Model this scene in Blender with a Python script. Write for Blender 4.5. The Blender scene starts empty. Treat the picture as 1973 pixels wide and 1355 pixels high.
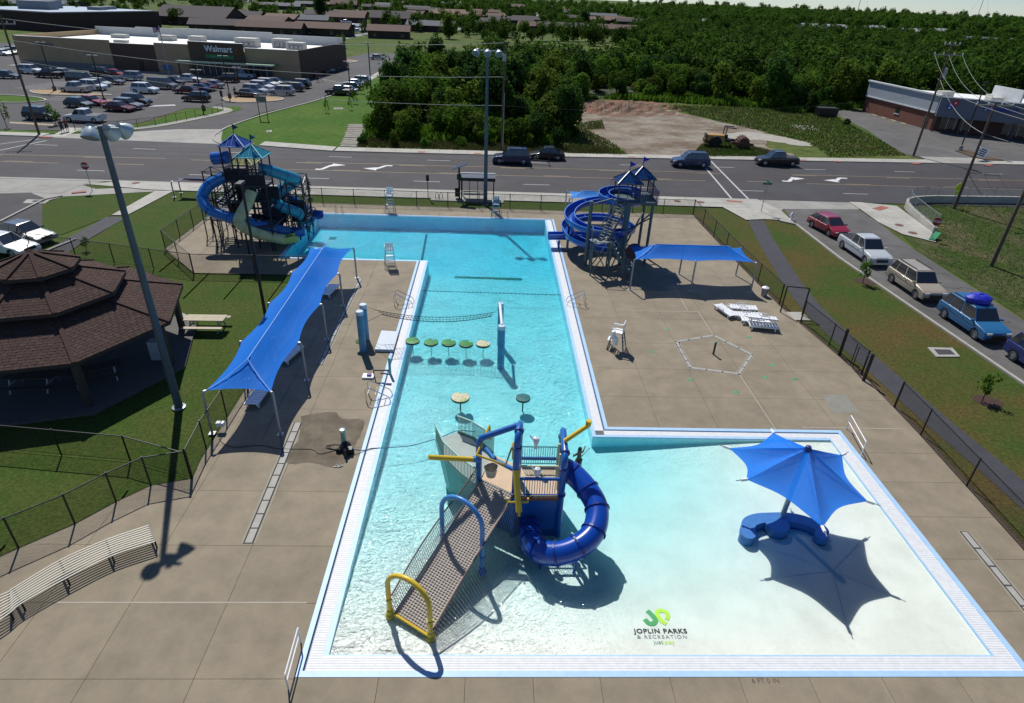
import bpy, math, random
import numpy as np
from mathutils import Vector, Matrix
sc = bpy.context.scene
C = sc.collection
PI = math.pi
rnd = random.Random(7)
# ---------------------------------------------------------------- camera
F, CX, CY, HC = 1196.0, 986.5, 677.5, 18.0
def _n(v): v = np.array(v, float); return v/np.linalg.norm(v)
_Y = _n([954-CX, -11-CY, F]); _D = np.array([900-CX, 2750-CY, F]); _D = _n(_D-_Y*_D.dot(_Y)); _X = _n(np.cross(_D, _Y))
if _X[0] < 0: _X = -_X
RW = np.array([_X, _Y, -_D])
cam_d = bpy.data.cameras.new('camera'); cam = bpy.data.objects.new('camera', cam_d); C.objects.link(cam)
r_, u_, f_ = RW@np.array([1, 0, 0]), -(RW@np.array([0, 1, 0])), RW@np.array([0, 0, 1])
cam.matrix_world = Matrix(((r_[0], u_[0], -f_[0], 0), (r_[1], u_[1], -f_[1], 0), (r_[2], u_[2], -f_[2], HC), (0, 0, 0, 1)))
cam_d.sensor_width = 36; cam_d.lens = F/1973*36; cam_d.clip_start = .5; cam_d.clip_end = 9000
sc.camera = cam
# ---------------------------------------------------------------- sky and sun
SUN_AZ, SUN_EL = -20.4, 51.7       # degrees from +Y towards +X, degrees up
w = bpy.data.worlds.new('World'); sc.world = w; w.use_nodes = True
nt = w.node_tree; sky = nt.nodes.new('ShaderNodeTexSky'); sky.sky_type = 'NISHITA'; sky.sun_disc = False
sky.sun_elevation = math.radians(SUN_EL); sky.sun_rotation = math.radians(SUN_AZ); sky.air_density = .8; sky.dust_density = 0; sky.ozone_density = 3.5
nt.nodes['Background'].inputs[1].default_value = .078
sm_ = nt.nodes.new('ShaderNodeMix'); sm_.data_type = 'RGBA'; sm_.blend_type = 'MULTIPLY'; sm_.inputs[0].default_value = 1; sm_.inputs[7].default_value = (.93, 1.0, 1.12, 1); nt.links.new(sky.outputs[0], sm_.inputs[6]); nt.links.new(sm_.outputs[2], nt.nodes['Background'].inputs[0])
sl = bpy.data.lights.new('sun', 'SUN'); sl.energy = 4.8; sl.angle = math.radians(.53); sl.color = (1, .965, .9)
so = bpy.data.objects.new('sun', sl); C.objects.link(so)
sd = Vector((math.sin(math.radians(SUN_AZ))*math.cos(math.radians(SUN_EL)), math.cos(math.radians(SUN_AZ))*math.cos(math.radians(SUN_EL)), math.sin(math.radians(SUN_EL))))
so.rotation_euler = sd.to_track_quat('Z', 'Y').to_euler(); so.location = (0, 0, 60)
sc.view_settings.view_transform = 'Standard'; sc.view_settings.look = 'None'; sc.view_settings.gamma = 1; sc.view_settings.exposure = 0
sc.view_settings.use_curve_mapping = False
sc.render.engine = 'CYCLES'; sc.cycles.transparent_max_bounces = 24; sc.cycles.max_bounces = 8; sc.cycles.sample_clamp_indirect = 4

# ---------------------------------------------------------------- measuring helpers: point on the level z (or plane y) seen in survey photo
def W(px, py, z=0.0):
    d = RW@np.array([px-CX, py-CY, F]); t = (z-HC)/d[2]; return Vector((d[0]*t, d[1]*t, z))
def WY(px, py, y):
    d = RW@np.array([px-CX, py-CY, F]); t = y/d[1]; return Vector((d[0]*t, y, HC+d[2]*t))
def top_h(bx, by, tx, ty):
    b = W(bx, by); d = RW@np.array([tx-CX, ty-CY, F]); return HC+d[2]*math.hypot(b.x, b.y)/math.hypot(d[0], d[1])
# ---------------------------------------------------------------- materials
MC = {}
def M(name, col=(.5, .5, .5), rough=.6, metal=0, var=.12, scale=2.0, bump=0, bscale=20, rv=0, alt=None, altscale=.3, altw=.5, coat=0, trans=0, spec=.5, open_weave=0):
    if name in MC: return MC[name]
    m = bpy.data.materials.new(name); m.use_nodes = True; t = m.node_tree; b = t.nodes['Principled BSDF']
    N = lambda k: t.nodes.new(k); L = t.links.new
    b.inputs['Roughness'].default_value = rough; b.inputs['Metallic'].default_value = metal; b.inputs['Specular IOR Level'].default_value = spec
    if coat: b.inputs['Coat Weight'].default_value = coat; b.inputs['Coat Roughness'].default_value = .06
    tc = N('ShaderNodeTexCoord'); out = tc.outputs['Object']
    rgb = N('ShaderNodeRGB'); rgb.outputs[0].default_value = (*col, 1); cur = rgb.outputs[0]
    if alt is not None:
        n2 = N('ShaderNodeTexNoise'); n2.inputs['Scale'].default_value = altscale; n2.inputs['Detail'].default_value = 6; n2.inputs['Roughness'].default_value = .6; L(out, n2.inputs['Vector'])
        rp = N('ShaderNodeValToRGB'); rp.color_ramp.elements[0].position = max(0, .5-.12+(.5-altw)*.4); rp.color_ramp.elements[1].position = min(1, .5+.12+(.5-altw)*.4); L(n2.outputs['Fac'], rp.inputs[0])
        mx = N('ShaderNodeMix'); mx.data_type = 'RGBA'; L(rp.outputs[0], mx.inputs[0]); L(cur, mx.inputs[6]); mx.inputs[7].default_value = (*alt, 1); cur = mx.outputs[2]
    if var or rv:
        hs = N('ShaderNodeHueSaturation'); L(cur, hs.inputs['Color']); cur = hs.outputs[0]
        n1 = N('ShaderNodeTexNoise'); n1.inputs['Scale'].default_value = scale; n1.inputs['Detail'].default_value = 5; n1.inputs['Roughness'].default_value = .65; L(out, n1.inputs['Vector'])
        mr = N('ShaderNodeMapRange'); mr.inputs[1].default_value = .3; mr.inputs[2].default_value = .7; mr.inputs[3].default_value = 1-var; mr.inputs[4].default_value = 1+var; L(n1.outputs['Fac'], mr.inputs[0])
        v = mr.outputs[0]
        if rv:
            oi = N('ShaderNodeObjectInfo'); m2 = N('ShaderNodeMapRange'); m2.inputs[3].default_value = 1-rv; m2.inputs[4].default_value = 1+rv; L(oi.outputs['Random'], m2.inputs[0])
            ml = N('ShaderNodeMath'); ml.operation = 'MULTIPLY'; L(v, ml.inputs[0]); L(m2.outputs[0], ml.inputs[1]); v = ml.outputs[0]
        L(v, hs.inputs['Value'])
    L(cur, b.inputs['Base Color'])
    if bump:
        nb = N('ShaderNodeTexNoise'); nb.inputs['Scale'].default_value = bscale; nb.inputs['Detail'].default_value = 4; L(out, nb.inputs['Vector'])
        bp = N('ShaderNodeBump'); bp.inputs['Strength'].default_value = bump; bp.inputs['Distance'].default_value = .05; L(nb.outputs['Fac'], bp.inputs['Height']); L(bp.outputs[0], b.inputs['Normal'])
    if trans:
        tr = N('ShaderNodeBsdfTranslucent'); L(cur, tr.inputs['Color']); ms = N('ShaderNodeMixShader'); ms.inputs[0].default_value = trans
        L(b.outputs[0], ms.inputs[1]); L(tr.outputs[0], ms.inputs[2]); L(ms.outputs[0], t.nodes['Material Output'].inputs[0])
    if open_weave:           # shade cloth: a share of the weave is open holes
        src = t.nodes['Material Output'].inputs[0].links[0].from_socket; tp = N('ShaderNodeBsdfTransparent'); m9 = N('ShaderNodeMixShader'); m9.inputs[0].default_value = open_weave
        L(src, m9.inputs[1]); L(tp.outputs[0], m9.inputs[2]); L(m9.outputs[0], t.nodes['Material Output'].inputs[0])
    MC[name] = m; return m

def paint(name, col, rough=.35): return M(name, col, rough, var=.05, scale=1.5, coat=.0)
concrete = M('deck_concrete', (.250, .208, .146), .85, var=.16, scale=.9, bump=.25, bscale=30, rv=.045, alt=(.218, .180, .126), altscale=.25)
sidewalk_m = M('sidewalk_concrete', (.40, .385, .34), .85, var=.10, scale=1.2, bump=.2, rv=.06, alt=(.33, .32, .285), altscale=.4)
dconc = M('drive_concrete', (.31, .30, .275), .85, var=.12, scale=.8, bump=.2, rv=.05, alt=(.25, .24, .22), altscale=.25)
asphalt = M('road_asphalt', (.046, .044, .050), .85, var=.16, scale=.5, bump=.2, bscale=40, alt=(.036, .033, .036), altscale=.12)
asphalt_mid = M('turn_lane_asphalt', (.040, .033, .034), .85, var=.12, scale=.6, bump=.2)
asphalt_lot = M('lot_asphalt', (.042, .040, .044), .88, var=.2, scale=.4, bump=.2, alt=(.058, .055, .057), altscale=.06)
asphalt_old = M('old_asphalt', (.115, .11, .105), .9, var=.2, scale=.7, bump=.3, alt=(.085, .08, .078), altscale=.15)
path_m = M('path_asphalt', (.042, .042, .05), .85, var=.18, scale=1.2, bump=.3)
white_line = M('road_paint_white', (.42, .42, .42), .7, var=.2, scale=3)
yellow_line = M('road_paint_yellow', (.30, .22, .12), .7, var=.25, scale=3)
kerb_m = M('kerb_concrete', (.33, .315, .28), .85, var=.12, scale=2)
dark_gap = M('joint_dirt', (.045, .04, .03), .95)
grass_l = M('lawn_grass', (.042, .078, .011), .95, var=.4, scale=7, bump=.6, bscale=25, alt=(.058, .078, .015), altscale=.4, spec=.15)
grass_r = M('lawn_dry_grass', (.044, .074, .012), .95, var=.4, scale=6, bump=.6, bscale=25, alt=(.088, .066, .020), altscale=.16, altw=.5, spec=.15)
grass_s = M('bright_lawn_grass', (.044, .108, .008), .95, var=.3, scale=1.2, bump=.5, bscale=20, alt=(.072, .128, .014), altscale=.12, altw=.42, spec=.15)
grass_f = M('field_grass', (.050, .092, .012), .95, var=.4, scale=.5, bump=.5, bscale=3, alt=(.088, .105, .025), altscale=.05, spec=.15)
soil = M('dry_soil', (.085, .055, .032), .95, var=.3, scale=4, bump=.5)
navy = M('navy_steel', (.008, .013, .035), .4, var=.1)
blackm = M('black_metal', (.008, .008, .01), .45, var=.1)
chrome = M('stainless_tube', (.6, .62, .64), .25, metal=.9, var=.05)
galv = M('galvanised_steel', (.34, .36, .38), .45, metal=.5, var=.12)
whitep = M('white_plastic', (.78, .79, .80), .35, var=.04)
palew = M('pale_paint', (.62, .66, .70), .45, var=.06)
wood_pole = M('weathered_pole_wood', (.115, .085, .062), .9, var=.3, scale=3, bump=.3)
brick_m = M('red_brick', (.19, .075, .05), .9, var=.25, scale=5)
glass_d = M('dark_window_glass', (.022, .028, .036), .06, var=0, spec=.9, coat=.5)
rubber = M('tyre_rubber', (.012, .012, .013), .8, var=.1)
leaf = M('tree_leaves', (.080, .158, .016), .8, var=.5, scale=.28, rv=.42, trans=.38, spec=.05)
leaf_y = M('yellow_green_leaves', (.115, .175, .022), .8, var=.45, scale=.3, rv=.35, trans=.38, spec=.05)
leaf_d = M('deep_green_leaves', (.044, .104, .018), .8, var=.5, scale=.3, rv=.35, trans=.34, spec=.05)
leaf_far = M('distant_leaves', (.076, .145, .018), .85, var=.55, scale=.11, rv=.25, trans=.34, spec=.04, alt=(.042, .086, .013), altscale=.05)
bark = M('tree_bark', (.06, .045, .03), .9, var=.2)

# ---------------------------------------------------------------- mesh builder
class MB:
    def __init__(s): s.v = []; s.f = []; s.mi = []; s.m = 0
    def quad(s, *p):
        n = len(s.v); s.v += [tuple(q) for q in p]; s.f.append(tuple(range(n, n+len(p)))); s.mi.append(s.m); return s
    def add(s, vs, fs):
        n = len(s.v); s.v += [tuple(q) for q in vs]
        for f in fs: s.f.append(tuple(i+n for i in f)); s.mi.append(s.m)
        return s
    def box(s, x, y, z, sx, sy, sz, rz=0, tx=1, ty=1):       # centre of base x,y,z
        c, n = math.cos(rz), math.sin(rz); P = []
        for k, (a, b) in enumerate(((1, 1), (tx, ty))):
            for dx, dy in ((-1, -1), (1, -1), (1, 1), (-1, 1)):
                X = dx*sx/2*a; Y = dy*sy/2*b; P.append((x+X*c-Y*n, y+X*n+Y*c, z+k*sz))
        return s.add(P, [(3, 2, 1, 0), (4, 5, 6, 7), (0, 1, 5, 4), (1, 2, 6, 5), (2, 3, 7, 6), (3, 0, 4, 7)])
    def prism(s, poly, z0, z1):
        n = len(poly); a = sum(poly[i][0]*poly[(i+1) % n][1]-poly[(i+1) % n][0]*poly[i][1] for i in range(n))
        if a < 0: poly = poly[::-1]
        P = [(p[0], p[1], z0) for p in poly]+[(p[0], p[1], z1) for p in poly]
        return s.add(P, [tuple(range(n-1, -1, -1)), tuple(range(n, 2*n))]+[(i, (i+1) % n, n+(i+1) % n, n+i) for i in range(n)])
    def bar(s, p, q, w, h=None):
        h = h or w; p = Vector(p); q = Vector(q); d = (q-p)
        if d.length < 1e-6: return s
        d.normalize(); up = Vector((0, 0, 1)) if abs(d.z) < .98 else Vector((0, 1, 0)); a = d.cross(up).normalized(); b = a.cross(d)
        P = [o+a*(i*w/2)+b*(j*h/2) for o in (p, q) for i, j in ((-1, -1), (1, -1), (1, 1), (-1, 1))]
        return s.add(P, [(3, 2, 1, 0), (4, 5, 6, 7), (0, 1, 5, 4), (1, 2, 6, 5), (2, 3, 7, 6), (3, 0, 4, 7)])
    def tube(s, pts, r, n=8, caps=True, closed=False):
        pts = [Vector(p) for p in pts]; m = len(pts); rs = r if isinstance(r, (list, tuple)) else [r]*m
        T = []
        for i in range(m):
            a = pts[(i-1) % m] if (i or closed) else pts[0]; b = pts[(i+1) % m] if (i < m-1 or closed) else pts[-1]
            T.append((b-a).normalized())
        up = Vector((0, 0, 1)) if abs(T[0].z) < .95 else Vector((1, 0, 0)); nrm = T[0].cross(up).normalized(); V = []
        for i in range(m):
            nrm = (nrm-T[i]*nrm.dot(T[i])).normalized(); bn = T[i].cross(nrm)
            for k in range(n):
                a = 2*PI*k/n; V.append(pts[i]+nrm*(math.cos(a)*rs[i])+bn*(math.sin(a)*rs[i]))
        Fs = [(i*n+k, i*n+(k+1) % n, ((i+1) % m)*n+(k+1) % n, ((i+1) % m)*n+k) for i in range(m if closed else m-1) for k in range(n)]
        if caps and not closed: Fs += [tuple(range(n-1, -1, -1)), tuple(range((m-1)*n, m*n))]
        return s.add(V, Fs)
    def lathe(s, prof, c=(0, 0, 0), n=16, axis='z'):
        V = []
        for r, h in prof:
            for k in range(n):
                a = 2*PI*k/n
                if axis == 'z': V.append((c[0]+r*math.cos(a), c[1]+r*math.sin(a), c[2]+h))
                else: V.append((c[0]+r*math.cos(a), c[1]+h, c[2]+r*math.sin(a)))
        return s.add(V, [(i*n+k, i*n+(k+1) % n, (i+1)*n+(k+1) % n, (i+1)*n+k) for i in range(len(prof)-1) for k in range(n)])
    def disc(s, c, r, n=16, z=None):
        return s.quad(*[(c[0]+r*math.cos(2*PI*k/n), c[1]+r*math.sin(2*PI*k/n), c[2]) for k in range(n)])
    def sweep(s, pts, prof, closedprof=False):                # profile (side, up) swept with world up
        pts = [Vector(p) for p in pts]; m = len(pts); V = []; k = len(prof)
        for i in range(m):
            t = (pts[min(i+1, m-1)]-pts[max(i-1, 0)]).normalized(); side = t.cross(Vector((0, 0, 1))).normalized(); up = side.cross(t)
            for a, b in prof: V.append(pts[i]+side*a+up*b)
        K = k if closedprof else k-1
        Fs = [(i*k+j, i*k+(j+1) % k, (i+1)*k+(j+1) % k, (i+1)*k+j) for i in range(m-1) for j in range(K)]
        if closedprof: Fs += [tuple(range(k-1, -1, -1)), tuple(range((m-1)*k, m*k))]
        return s.add(V, Fs)
    def mesh(s, name, mats, smooth=False):
        me = bpy.data.meshes.new(name); me.from_pydata([tuple(v) for v in s.v], [], s.f); me.update()
        for m in (mats if isinstance(mats, (list, tuple)) else [mats]): me.materials.append(m)
        if any(s.mi): me.polygons.foreach_set('material_index', s.mi)
        if smooth:
            me.polygons.foreach_set('use_smooth', [True]*len(me.polygons))
            try: me.set_sharp_from_angle(angle=math.radians(42))
            except Exception: pass
        return me
    def build(s, name, mats, parent=None, smooth=False, local=False, kind=None, label=None):
        o = bpy.data.objects.new(name, s.mesh(name, mats, smooth)); C.objects.link(o)
        if parent is not None:
            o.parent = parent
            if not local:
                base = parent; off = Vector((0, 0, 0))
                while base is not None: off += base.location; base = base.parent
                o.location = -off
        if kind: o['kind'] = kind
        if label: o['label'] = label
        return o
def thing(name, label, cat, loc=(0, 0, 0), group=None, rz=0):
    o = bpy.data.objects.new(name, None); C.objects.link(o); o.location = loc; o.rotation_euler = (0, 0, rz); o.empty_display_size = .3
    o['label'] = label; o['category'] = cat
    if group: o['group'] = group
    return o
def tag(o, label, cat, group=None):
    o['label'] = label; o['category'] = cat
    if group: o['group'] = group
    return o
def struct(o): o['kind'] = 'structure'; return o
def dup(o, loc=None, rz=None, label=None, group=None):
    def cp(a, par):
        c = a.copy(); C.objects.link(c); c.parent = par
        for ch in a.children: cp(ch, c)
        return c
    r = cp(o, None)
    if loc is not None: r.location = loc
    if rz is not None: r.rotation_euler = (0, 0, rz)
    if label: r['label'] = label
    if group: r['group'] = group
    return r
def clip(poly, x0, x1, y0, y1):
    def cut(P, ax, v, keep):
        R = []
        for i in range(len(P)):
            a, b = P[i-1], P[i]; ia = (a[ax]-v)*keep >= 0; ib = (b[ax]-v)*keep >= 0
            if ia != ib:
                t = (v-a[ax])/(b[ax]-a[ax]); R.append((a[0]+(b[0]-a[0])*t, a[1]+(b[1]-a[1])*t))
            if ib: R.append(b)
        return R
    for ax, v, k in ((0, x0, 1), (0, x1, -1), (1, y0, 1), (1, y1, -1)):
        if len(poly) < 3: return []
        poly = cut(poly, ax, v, k)
    return poly
def area(P): return abs(sum(P[i-1][0]*P[i][1]-P[i][0]*P[i-1][1] for i in range(len(P))))/2
def slabs(poly, xs, ys, z0, z1, gap, m, parent, name='slab'):
    poly = [(p[0], p[1]) for p in poly]
    xs = [-1e4]+list(xs)+[1e4]; ys = [-1e4]+list(ys)+[1e4]; out = []
    for i in range(len(xs)-1):
        for j in range(len(ys)-1):
            P = clip(poly, xs[i]+gap/2, xs[i+1]-gap/2, ys[j]+gap/2, ys[j+1]-gap/2)
            if len(P) >= 3 and area(P) > .05: out.append(MB().prism(P, z0, z1).build(name, m, parent))
    return out
def sheet(name, poly, z, m, lab=None, parent=None):
    me = MB().quad(*[(p[0], p[1], z) for p in poly]); o = me.build(name, m, parent)
    if o.data.polygons[0].normal.z < 0: o.data.flip_normals()
    if parent is None: struct(o)
    if lab: o['label'] = lab
    return o
def offset_line(pts, d):      # poly-line pushed sideways by d (to the left of travel)
    R = []
    for i in range(len(pts)):
        a = Vector(pts[max(i-1, 0)][:2]); b = Vector(pts[min(i+1, len(pts)-1)][:2]); t = (b-a).normalized(); R.append((pts[i][0]-t.y*d, pts[i][1]+t.x*d))
    return R
def strip(name, pts, w, z, m, parent=None, h=0):
    A = offset_line(pts, w/2); B = offset_line(pts, -w/2); b = MB()
    for i in range(len(pts)-1):
        if h: b.prism([A[i], B[i], B[i+1], A[i+1]], z, z+h)
        else: b.quad((*B[i], z), (*B[i+1], z), (*A[i+1], z), (*A[i], z))
    o = b.build(name, m, parent)
    if parent is None: struct(o)
    return o
def lerp(a, b, t): return a+(b-a)*t
def spline(P, k=8):          # Catmull-Rom through points
    P = [Vector(p) for p in P]; out = []
    for i in range(len(P)-1):
        a, b, c, d = P[max(i-1, 0)], P[i], P[i+1], P[min(i+2, len(P)-1)]
        for j in range(k):
            t = j/k; out.append(.5*((2*b)+(c-a)*t+(2*a-5*b+4*c-d)*t*t+(3*b-a-3*c+d)*t**3))
    out.append(P[-1]); return out
def text(name, s, size, mtx, m, parent=None, bold=0, extrude=.002, align='CENTER', spacing=1):
    cu = bpy.data.curves.new(name, 'FONT'); cu.body = s; cu.size = size; cu.align_x = align; cu.align_y = 'CENTER'; cu.offset = bold; cu.extrude = extrude; cu.space_character = spacing; cu.resolution_u = 4
    tmp = bpy.data.objects.new(name+'_t', cu); C.objects.link(tmp); bpy.context.view_layer.update()
    me = bpy.data.meshes.new_from_object(tmp.evaluated_get(bpy.context.evaluated_depsgraph_get())); bpy.data.objects.remove(tmp); me.materials.clear(); me.materials.append(m)
    o = bpy.data.objects.new(name, me); C.objects.link(o)
    if parent is not None: o.parent = parent; mtx = Matrix.Translation(-parent.location) @ mtx
    o.matrix_local = mtx; return o
def np_mesh(name, Q, m, cols=None):     # Q (n,4,3) quads
    n = len(Q); me = bpy.data.meshes.new(name); me.vertices.add(4*n); me.vertices.foreach_set('co', Q.reshape(-1).astype('f')); me.loops.add(4*n); me.loops.foreach_set('vertex_index', np.arange(4*n, dtype='i'))
    me.polygons.add(n); me.polygons.foreach_set('loop_start', np.arange(0, 4*n, 4, dtype='i')); me.polygons.foreach_set('loop_total', np.full(n, 4, 'i')); me.update(calc_edges=True)
    me.materials.append(m); return me
# ================================================================ TERRAIN
def sstep(a, b, x): t = min(1, max(0, (x-a)/(b-a))); return t*t*(3-2*t)
def elev(x, y): return 5*sstep(400, 1000, y)*sstep(0, 350, x-.1*y)
XL, XR, XRR, YB, YN, YM, YT, XDL = -5.6, 5.85, 17.35, 11.4, 24.1, 44.8, 56.1, -16.1
tx = sorted(set([-3500, -1500, -900, -600, -400, -250, -150, -100, -60, -40, -25, XDL, XL, XR, XRR, 25, 40, 60, 100, 150, 220, 300, 400, 520, 650, 800, 1000, 1300, 1800, 3500]))
ty = sorted(set([-40, 0, YB, YN, YM, YT, 65, 82, 120, 180, 260, 330, 400, 480, 560, 640, 720, 800, 900, 1050, 1250, 1500, 2200, 4000, 7000]))
b = MB(); vid = {}
for i, x in enumerate(tx):
    for j, y in enumerate(ty): vid[i, j] = len(b.v); b.v.append((x, y, -.06+elev(x, y)))
for i in range(len(tx)-1):
    for j in range(len(ty)-1):
        x, y = (tx[i]+tx[i+1])/2, (ty[j]+ty[j+1])/2
        if (XL < x < XRR and YB < y < YN) or (XL < x < XR and YN < y < YT) or (XDL < x < XR and YM < y < YT): continue
        b.f.append((vid[i, j], vid[i+1, j], vid[i+1, j+1], vid[i, j+1])); b.mi.append(0)
struct(b.build('terrain', grass_f))
# sky is the world; water tower ridge etc. come with the far wood
# ================================================================ POOL
EV = [(XL, YB), (XRR, YB), (XRR, YN), (XR, YN), (XR, YT), (XDL, YT), (XDL, YM), (XL, YM)]
ED = [(.2, .2, .70, .75), (.2, .2, .80, .85), (.2, .28, .6, .76), (.17, .25, .66, .84), (.14, .22, .22, .3), (.22, .22, .22, .3), (.22, .22, .22, .3), (.17, .25, .66, .84)]
def ring(k, extra=0):
    out = []
    for i in range(8):
        ofs = {}
        for e in (i-1, i):
            a = EV[e % 8]; c = EV[(e+1) % 8]; d = (0 if k < 0 else ED[e % 8][k])+extra
            dx, dy = c[0]-a[0], c[1]-a[1]; l = math.hypot(dx, dy); nx, ny = -dy/l, dx/l
            if abs(nx) > .5: ofs['x'] = a[0]+nx*d
            else: ofs['y'] = a[1]+ny*d
        out.append((ofs['x'], ofs['y']))
    return out
R0, R1, R2, R3, R4 = ring(-1), ring(0), ring(1), ring(2), ring(3)
cop_blue = M('coping_blue', (.36, .55, .78), .5, var=.08, scale=3)
slot_blue = M('slot_blue', (.02, .05, .16), .5)
grate_m = M('gutter_white', (.68, .69, .70), .6, var=.08, scale=5)
plaster = M('pool_plaster', (.65, .665, .63), .7, var=.04, scale=.8, bump=.1, alt=(.575, .59, .555), altscale=.5, altw=.4)
def band(name, A, B, z, m, h=0, lab=None):
    b = MB()
    for i in range(8):
        j = (i+1) % 8
        if abs(A[i][0]-B[i][0])+abs(A[i][1]-B[i][1])+abs(A[j][0]-B[j][0])+abs(A[j][1]-B[j][1]) < 1e-4: continue
        P = [A[i], A[j], B[j], B[i]]
        if area(P) < 1e-4: continue
        if h: b.prism(P, z-h, z)
        else: b.quad(*[(p[0], p[1], z) for p in P])
    return struct(b.build(name, m))
band('pool_coping', R0, R1, .055, cop_blue, .3)
band('gutter_slot', R1, R2, -.04, slot_blue, .2)
band('gutter_bed', R2, R3, .012, M('gutter_bed_grey', (.50, .49, .50), .7), .2)
band('pool_lip', R3, R4, .03, cop_blue, .033)
# gutter gratings: real slats across each run
gb = MB()
def slatrun(x0, y0, x1, y1, along, n_w, pitch):      # rectangle filled with slats running along the edge
    L = (x1-x0) if along == 'x' else (y1-y0); Wd = (y1-y0) if along == 'x' else (x1-x0); k = int(Wd/pitch)
    for i in range(k):
        o = (i+.5)*Wd/k
        if along == 'x': gb.box((x0+x1)/2, y0+o, .012, L, Wd/k*.9, .022)
        else: gb.box(x0+o, (y0+y1)/2, .012, Wd/k*.9, L, .022)
def crossrun(x0, y0, x1, y1, along, pitch):
    L = (x1-x0) if along == 'x' else (y1-y0); k = int(L/pitch)
    for i in range(k):
        o = (i+.5)*L/k
        if along == 'x': gb.box(x0+o, (y0+y1)/2, .012, L/k*.9, y1-y0, .022)
        else: gb.box((x0+x1)/2, y0+o, .012, x1-x0, L/k*.9, .022)
slatrun(R2[0][0], R2[0][1], R2[1][0], R3[1][1], 'x', 0, .075)
crossrun(R3[1][0], R3[1][1], R2[1][0], R3[2][1], 'y', .09)
slatrun(R3[3][0], R3[3][1], R2[2][0], R2[2][1], 'x', 0, .055)
crossrun(R3[3][0], R3[3][1], R2[4][0], R3[4][1], 'y', .09)
crossrun(R2[7][0], R3[0][1], R3[7][0], R3[7][1], 'y', .09)
o = gb.build('gutter_grating', grate_m); o['kind'] = 'structure'
def depth(x, y):
    d = 0 if y < 12.4 else (((y-12.4)*.062 if y < 22 else .595+.0097*(y-22)) if y < 36 else .73+.025*(y-36) if y < 43 else .905+.08*(y-43) if y < 46 else 1.14)
    if x > 5: d *= 1-.97*sstep(3, 15.5, x) if y < 24.2 else 1
    if x < -4.7 and y < 15: d *= 1
    return d
def floor_z(x, y): return -.045-depth(x, y)
b = MB(); xs = sorted(set([round(v, 3) for v in list(np.arange(-15.8, 16.4, .5))+[R4[0][0], R4[3][0], R4[1][0], R4[5][0]]])); ys = sorted(set([round(v, 3) for v in list(np.arange(12.4, 55.8, .5))+[R4[0][1], R4[2][1], R4[6][1], R4[4][1]]]))
def inpool(x, y):
    return (R4[0][0] < x < R4[1][0] and R4[0][1] < y < R4[2][1]) or (R4[7][0] < x < R4[4][0] and R4[2][1] <= y < R4[4][1]) or (R4[5][0] < x < R4[4][0] and R4[6][1] < y < R4[4][1])
vid = {}
for i, x in enumerate(xs):
    for j, y in enumerate(ys): vid[i, j] = len(b.v); b.v.append((x, y, floor_z(x, y)))
for i in range(len(xs)-1):
    for j in range(len(ys)-1):
        if inpool((xs[i]+xs[i+1])/2, (ys[j]+ys[j+1])/2): b.f.append((vid[i, j], vid[i+1, j], vid[i+1, j+1], vid[i, j+1])); b.mi.append(0)
struct(b.build('pool_floor', plaster, smooth=True))
b = MB()
for i in range(8):
    p, q = R4[i], R4[(i+1) % 8]; n = 12
    for k in range(n):
        a = (lerp(p[0], q[0], k/n), lerp(p[1], q[1], k/n)); c = (lerp(p[0], q[0], (k+1)/n), lerp(p[1], q[1], (k+1)/n))
        b.quad((*a, -2.7), (*c, -2.7), (*c, -.006), (*a, -.006))
struct(b.build('pool_wall', M('pool_wall_paint', (.62, .84, .90), .6, var=.05)))
# water: closed body of water, thin surface sheen plus absorbing volume
wm = bpy.data.materials.new('pool_water'); wm.use_nodes = True; t = wm.node_tree; t.nodes.clear(); N = t.nodes.new; L = t.links.new
out = N('ShaderNodeOutputMaterial'); mix = N('ShaderNodeMixShader'); tr = N('ShaderNodeBsdfTransparent'); gl = N('ShaderNodeBsdfGlossy'); gl.inputs['Roughness'].default_value = .06
tc = N('ShaderNodeTexCoord'); hs = None
for s_, w_ in ((1.0, .14), (4.0, .6), (9.0, .9)):
    nz = N('ShaderNodeTexNoise'); nz.inputs['Scale'].default_value = s_; nz.inputs['Detail'].default_value = 3; nz.inputs['Distortion'].default_value = .8; L(tc.outputs['Object'], nz.inputs['Vector'])
    ml = N('ShaderNodeMath'); ml.operation = 'MULTIPLY'; ml.inputs[1].default_value = w_/s_*3; L(nz.outputs['Fac'], ml.inputs[0])
    if hs is None: hs = ml
    else: ad = N('ShaderNodeMath'); L(hs.outputs[0], ad.inputs[0]); L(ml.outputs[0], ad.inputs[1]); hs = ad
bp = N('ShaderNodeBump'); bp.inputs['Strength'].default_value = 1; bp.inputs['Distance'].default_value = .14; L(hs.outputs[0], bp.inputs['Height'])
sx = N('ShaderNodeSeparateXYZ'); L(tc.outputs['Object'], sx.inputs[0])
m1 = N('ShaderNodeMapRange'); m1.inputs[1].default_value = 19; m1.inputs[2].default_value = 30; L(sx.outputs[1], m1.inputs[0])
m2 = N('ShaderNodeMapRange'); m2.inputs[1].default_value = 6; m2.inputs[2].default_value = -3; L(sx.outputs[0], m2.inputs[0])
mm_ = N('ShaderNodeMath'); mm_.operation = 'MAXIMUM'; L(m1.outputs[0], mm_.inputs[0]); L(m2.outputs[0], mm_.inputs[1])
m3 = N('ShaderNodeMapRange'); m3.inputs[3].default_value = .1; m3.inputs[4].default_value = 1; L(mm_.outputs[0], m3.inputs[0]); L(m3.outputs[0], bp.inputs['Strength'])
rn = N('ShaderNodeTexVoronoi'); rn.feature = 'SMOOTH_F1'; rn.inputs['Scale'].default_value = 7.5; rn.inputs['Smoothness'].default_value = .5
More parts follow.
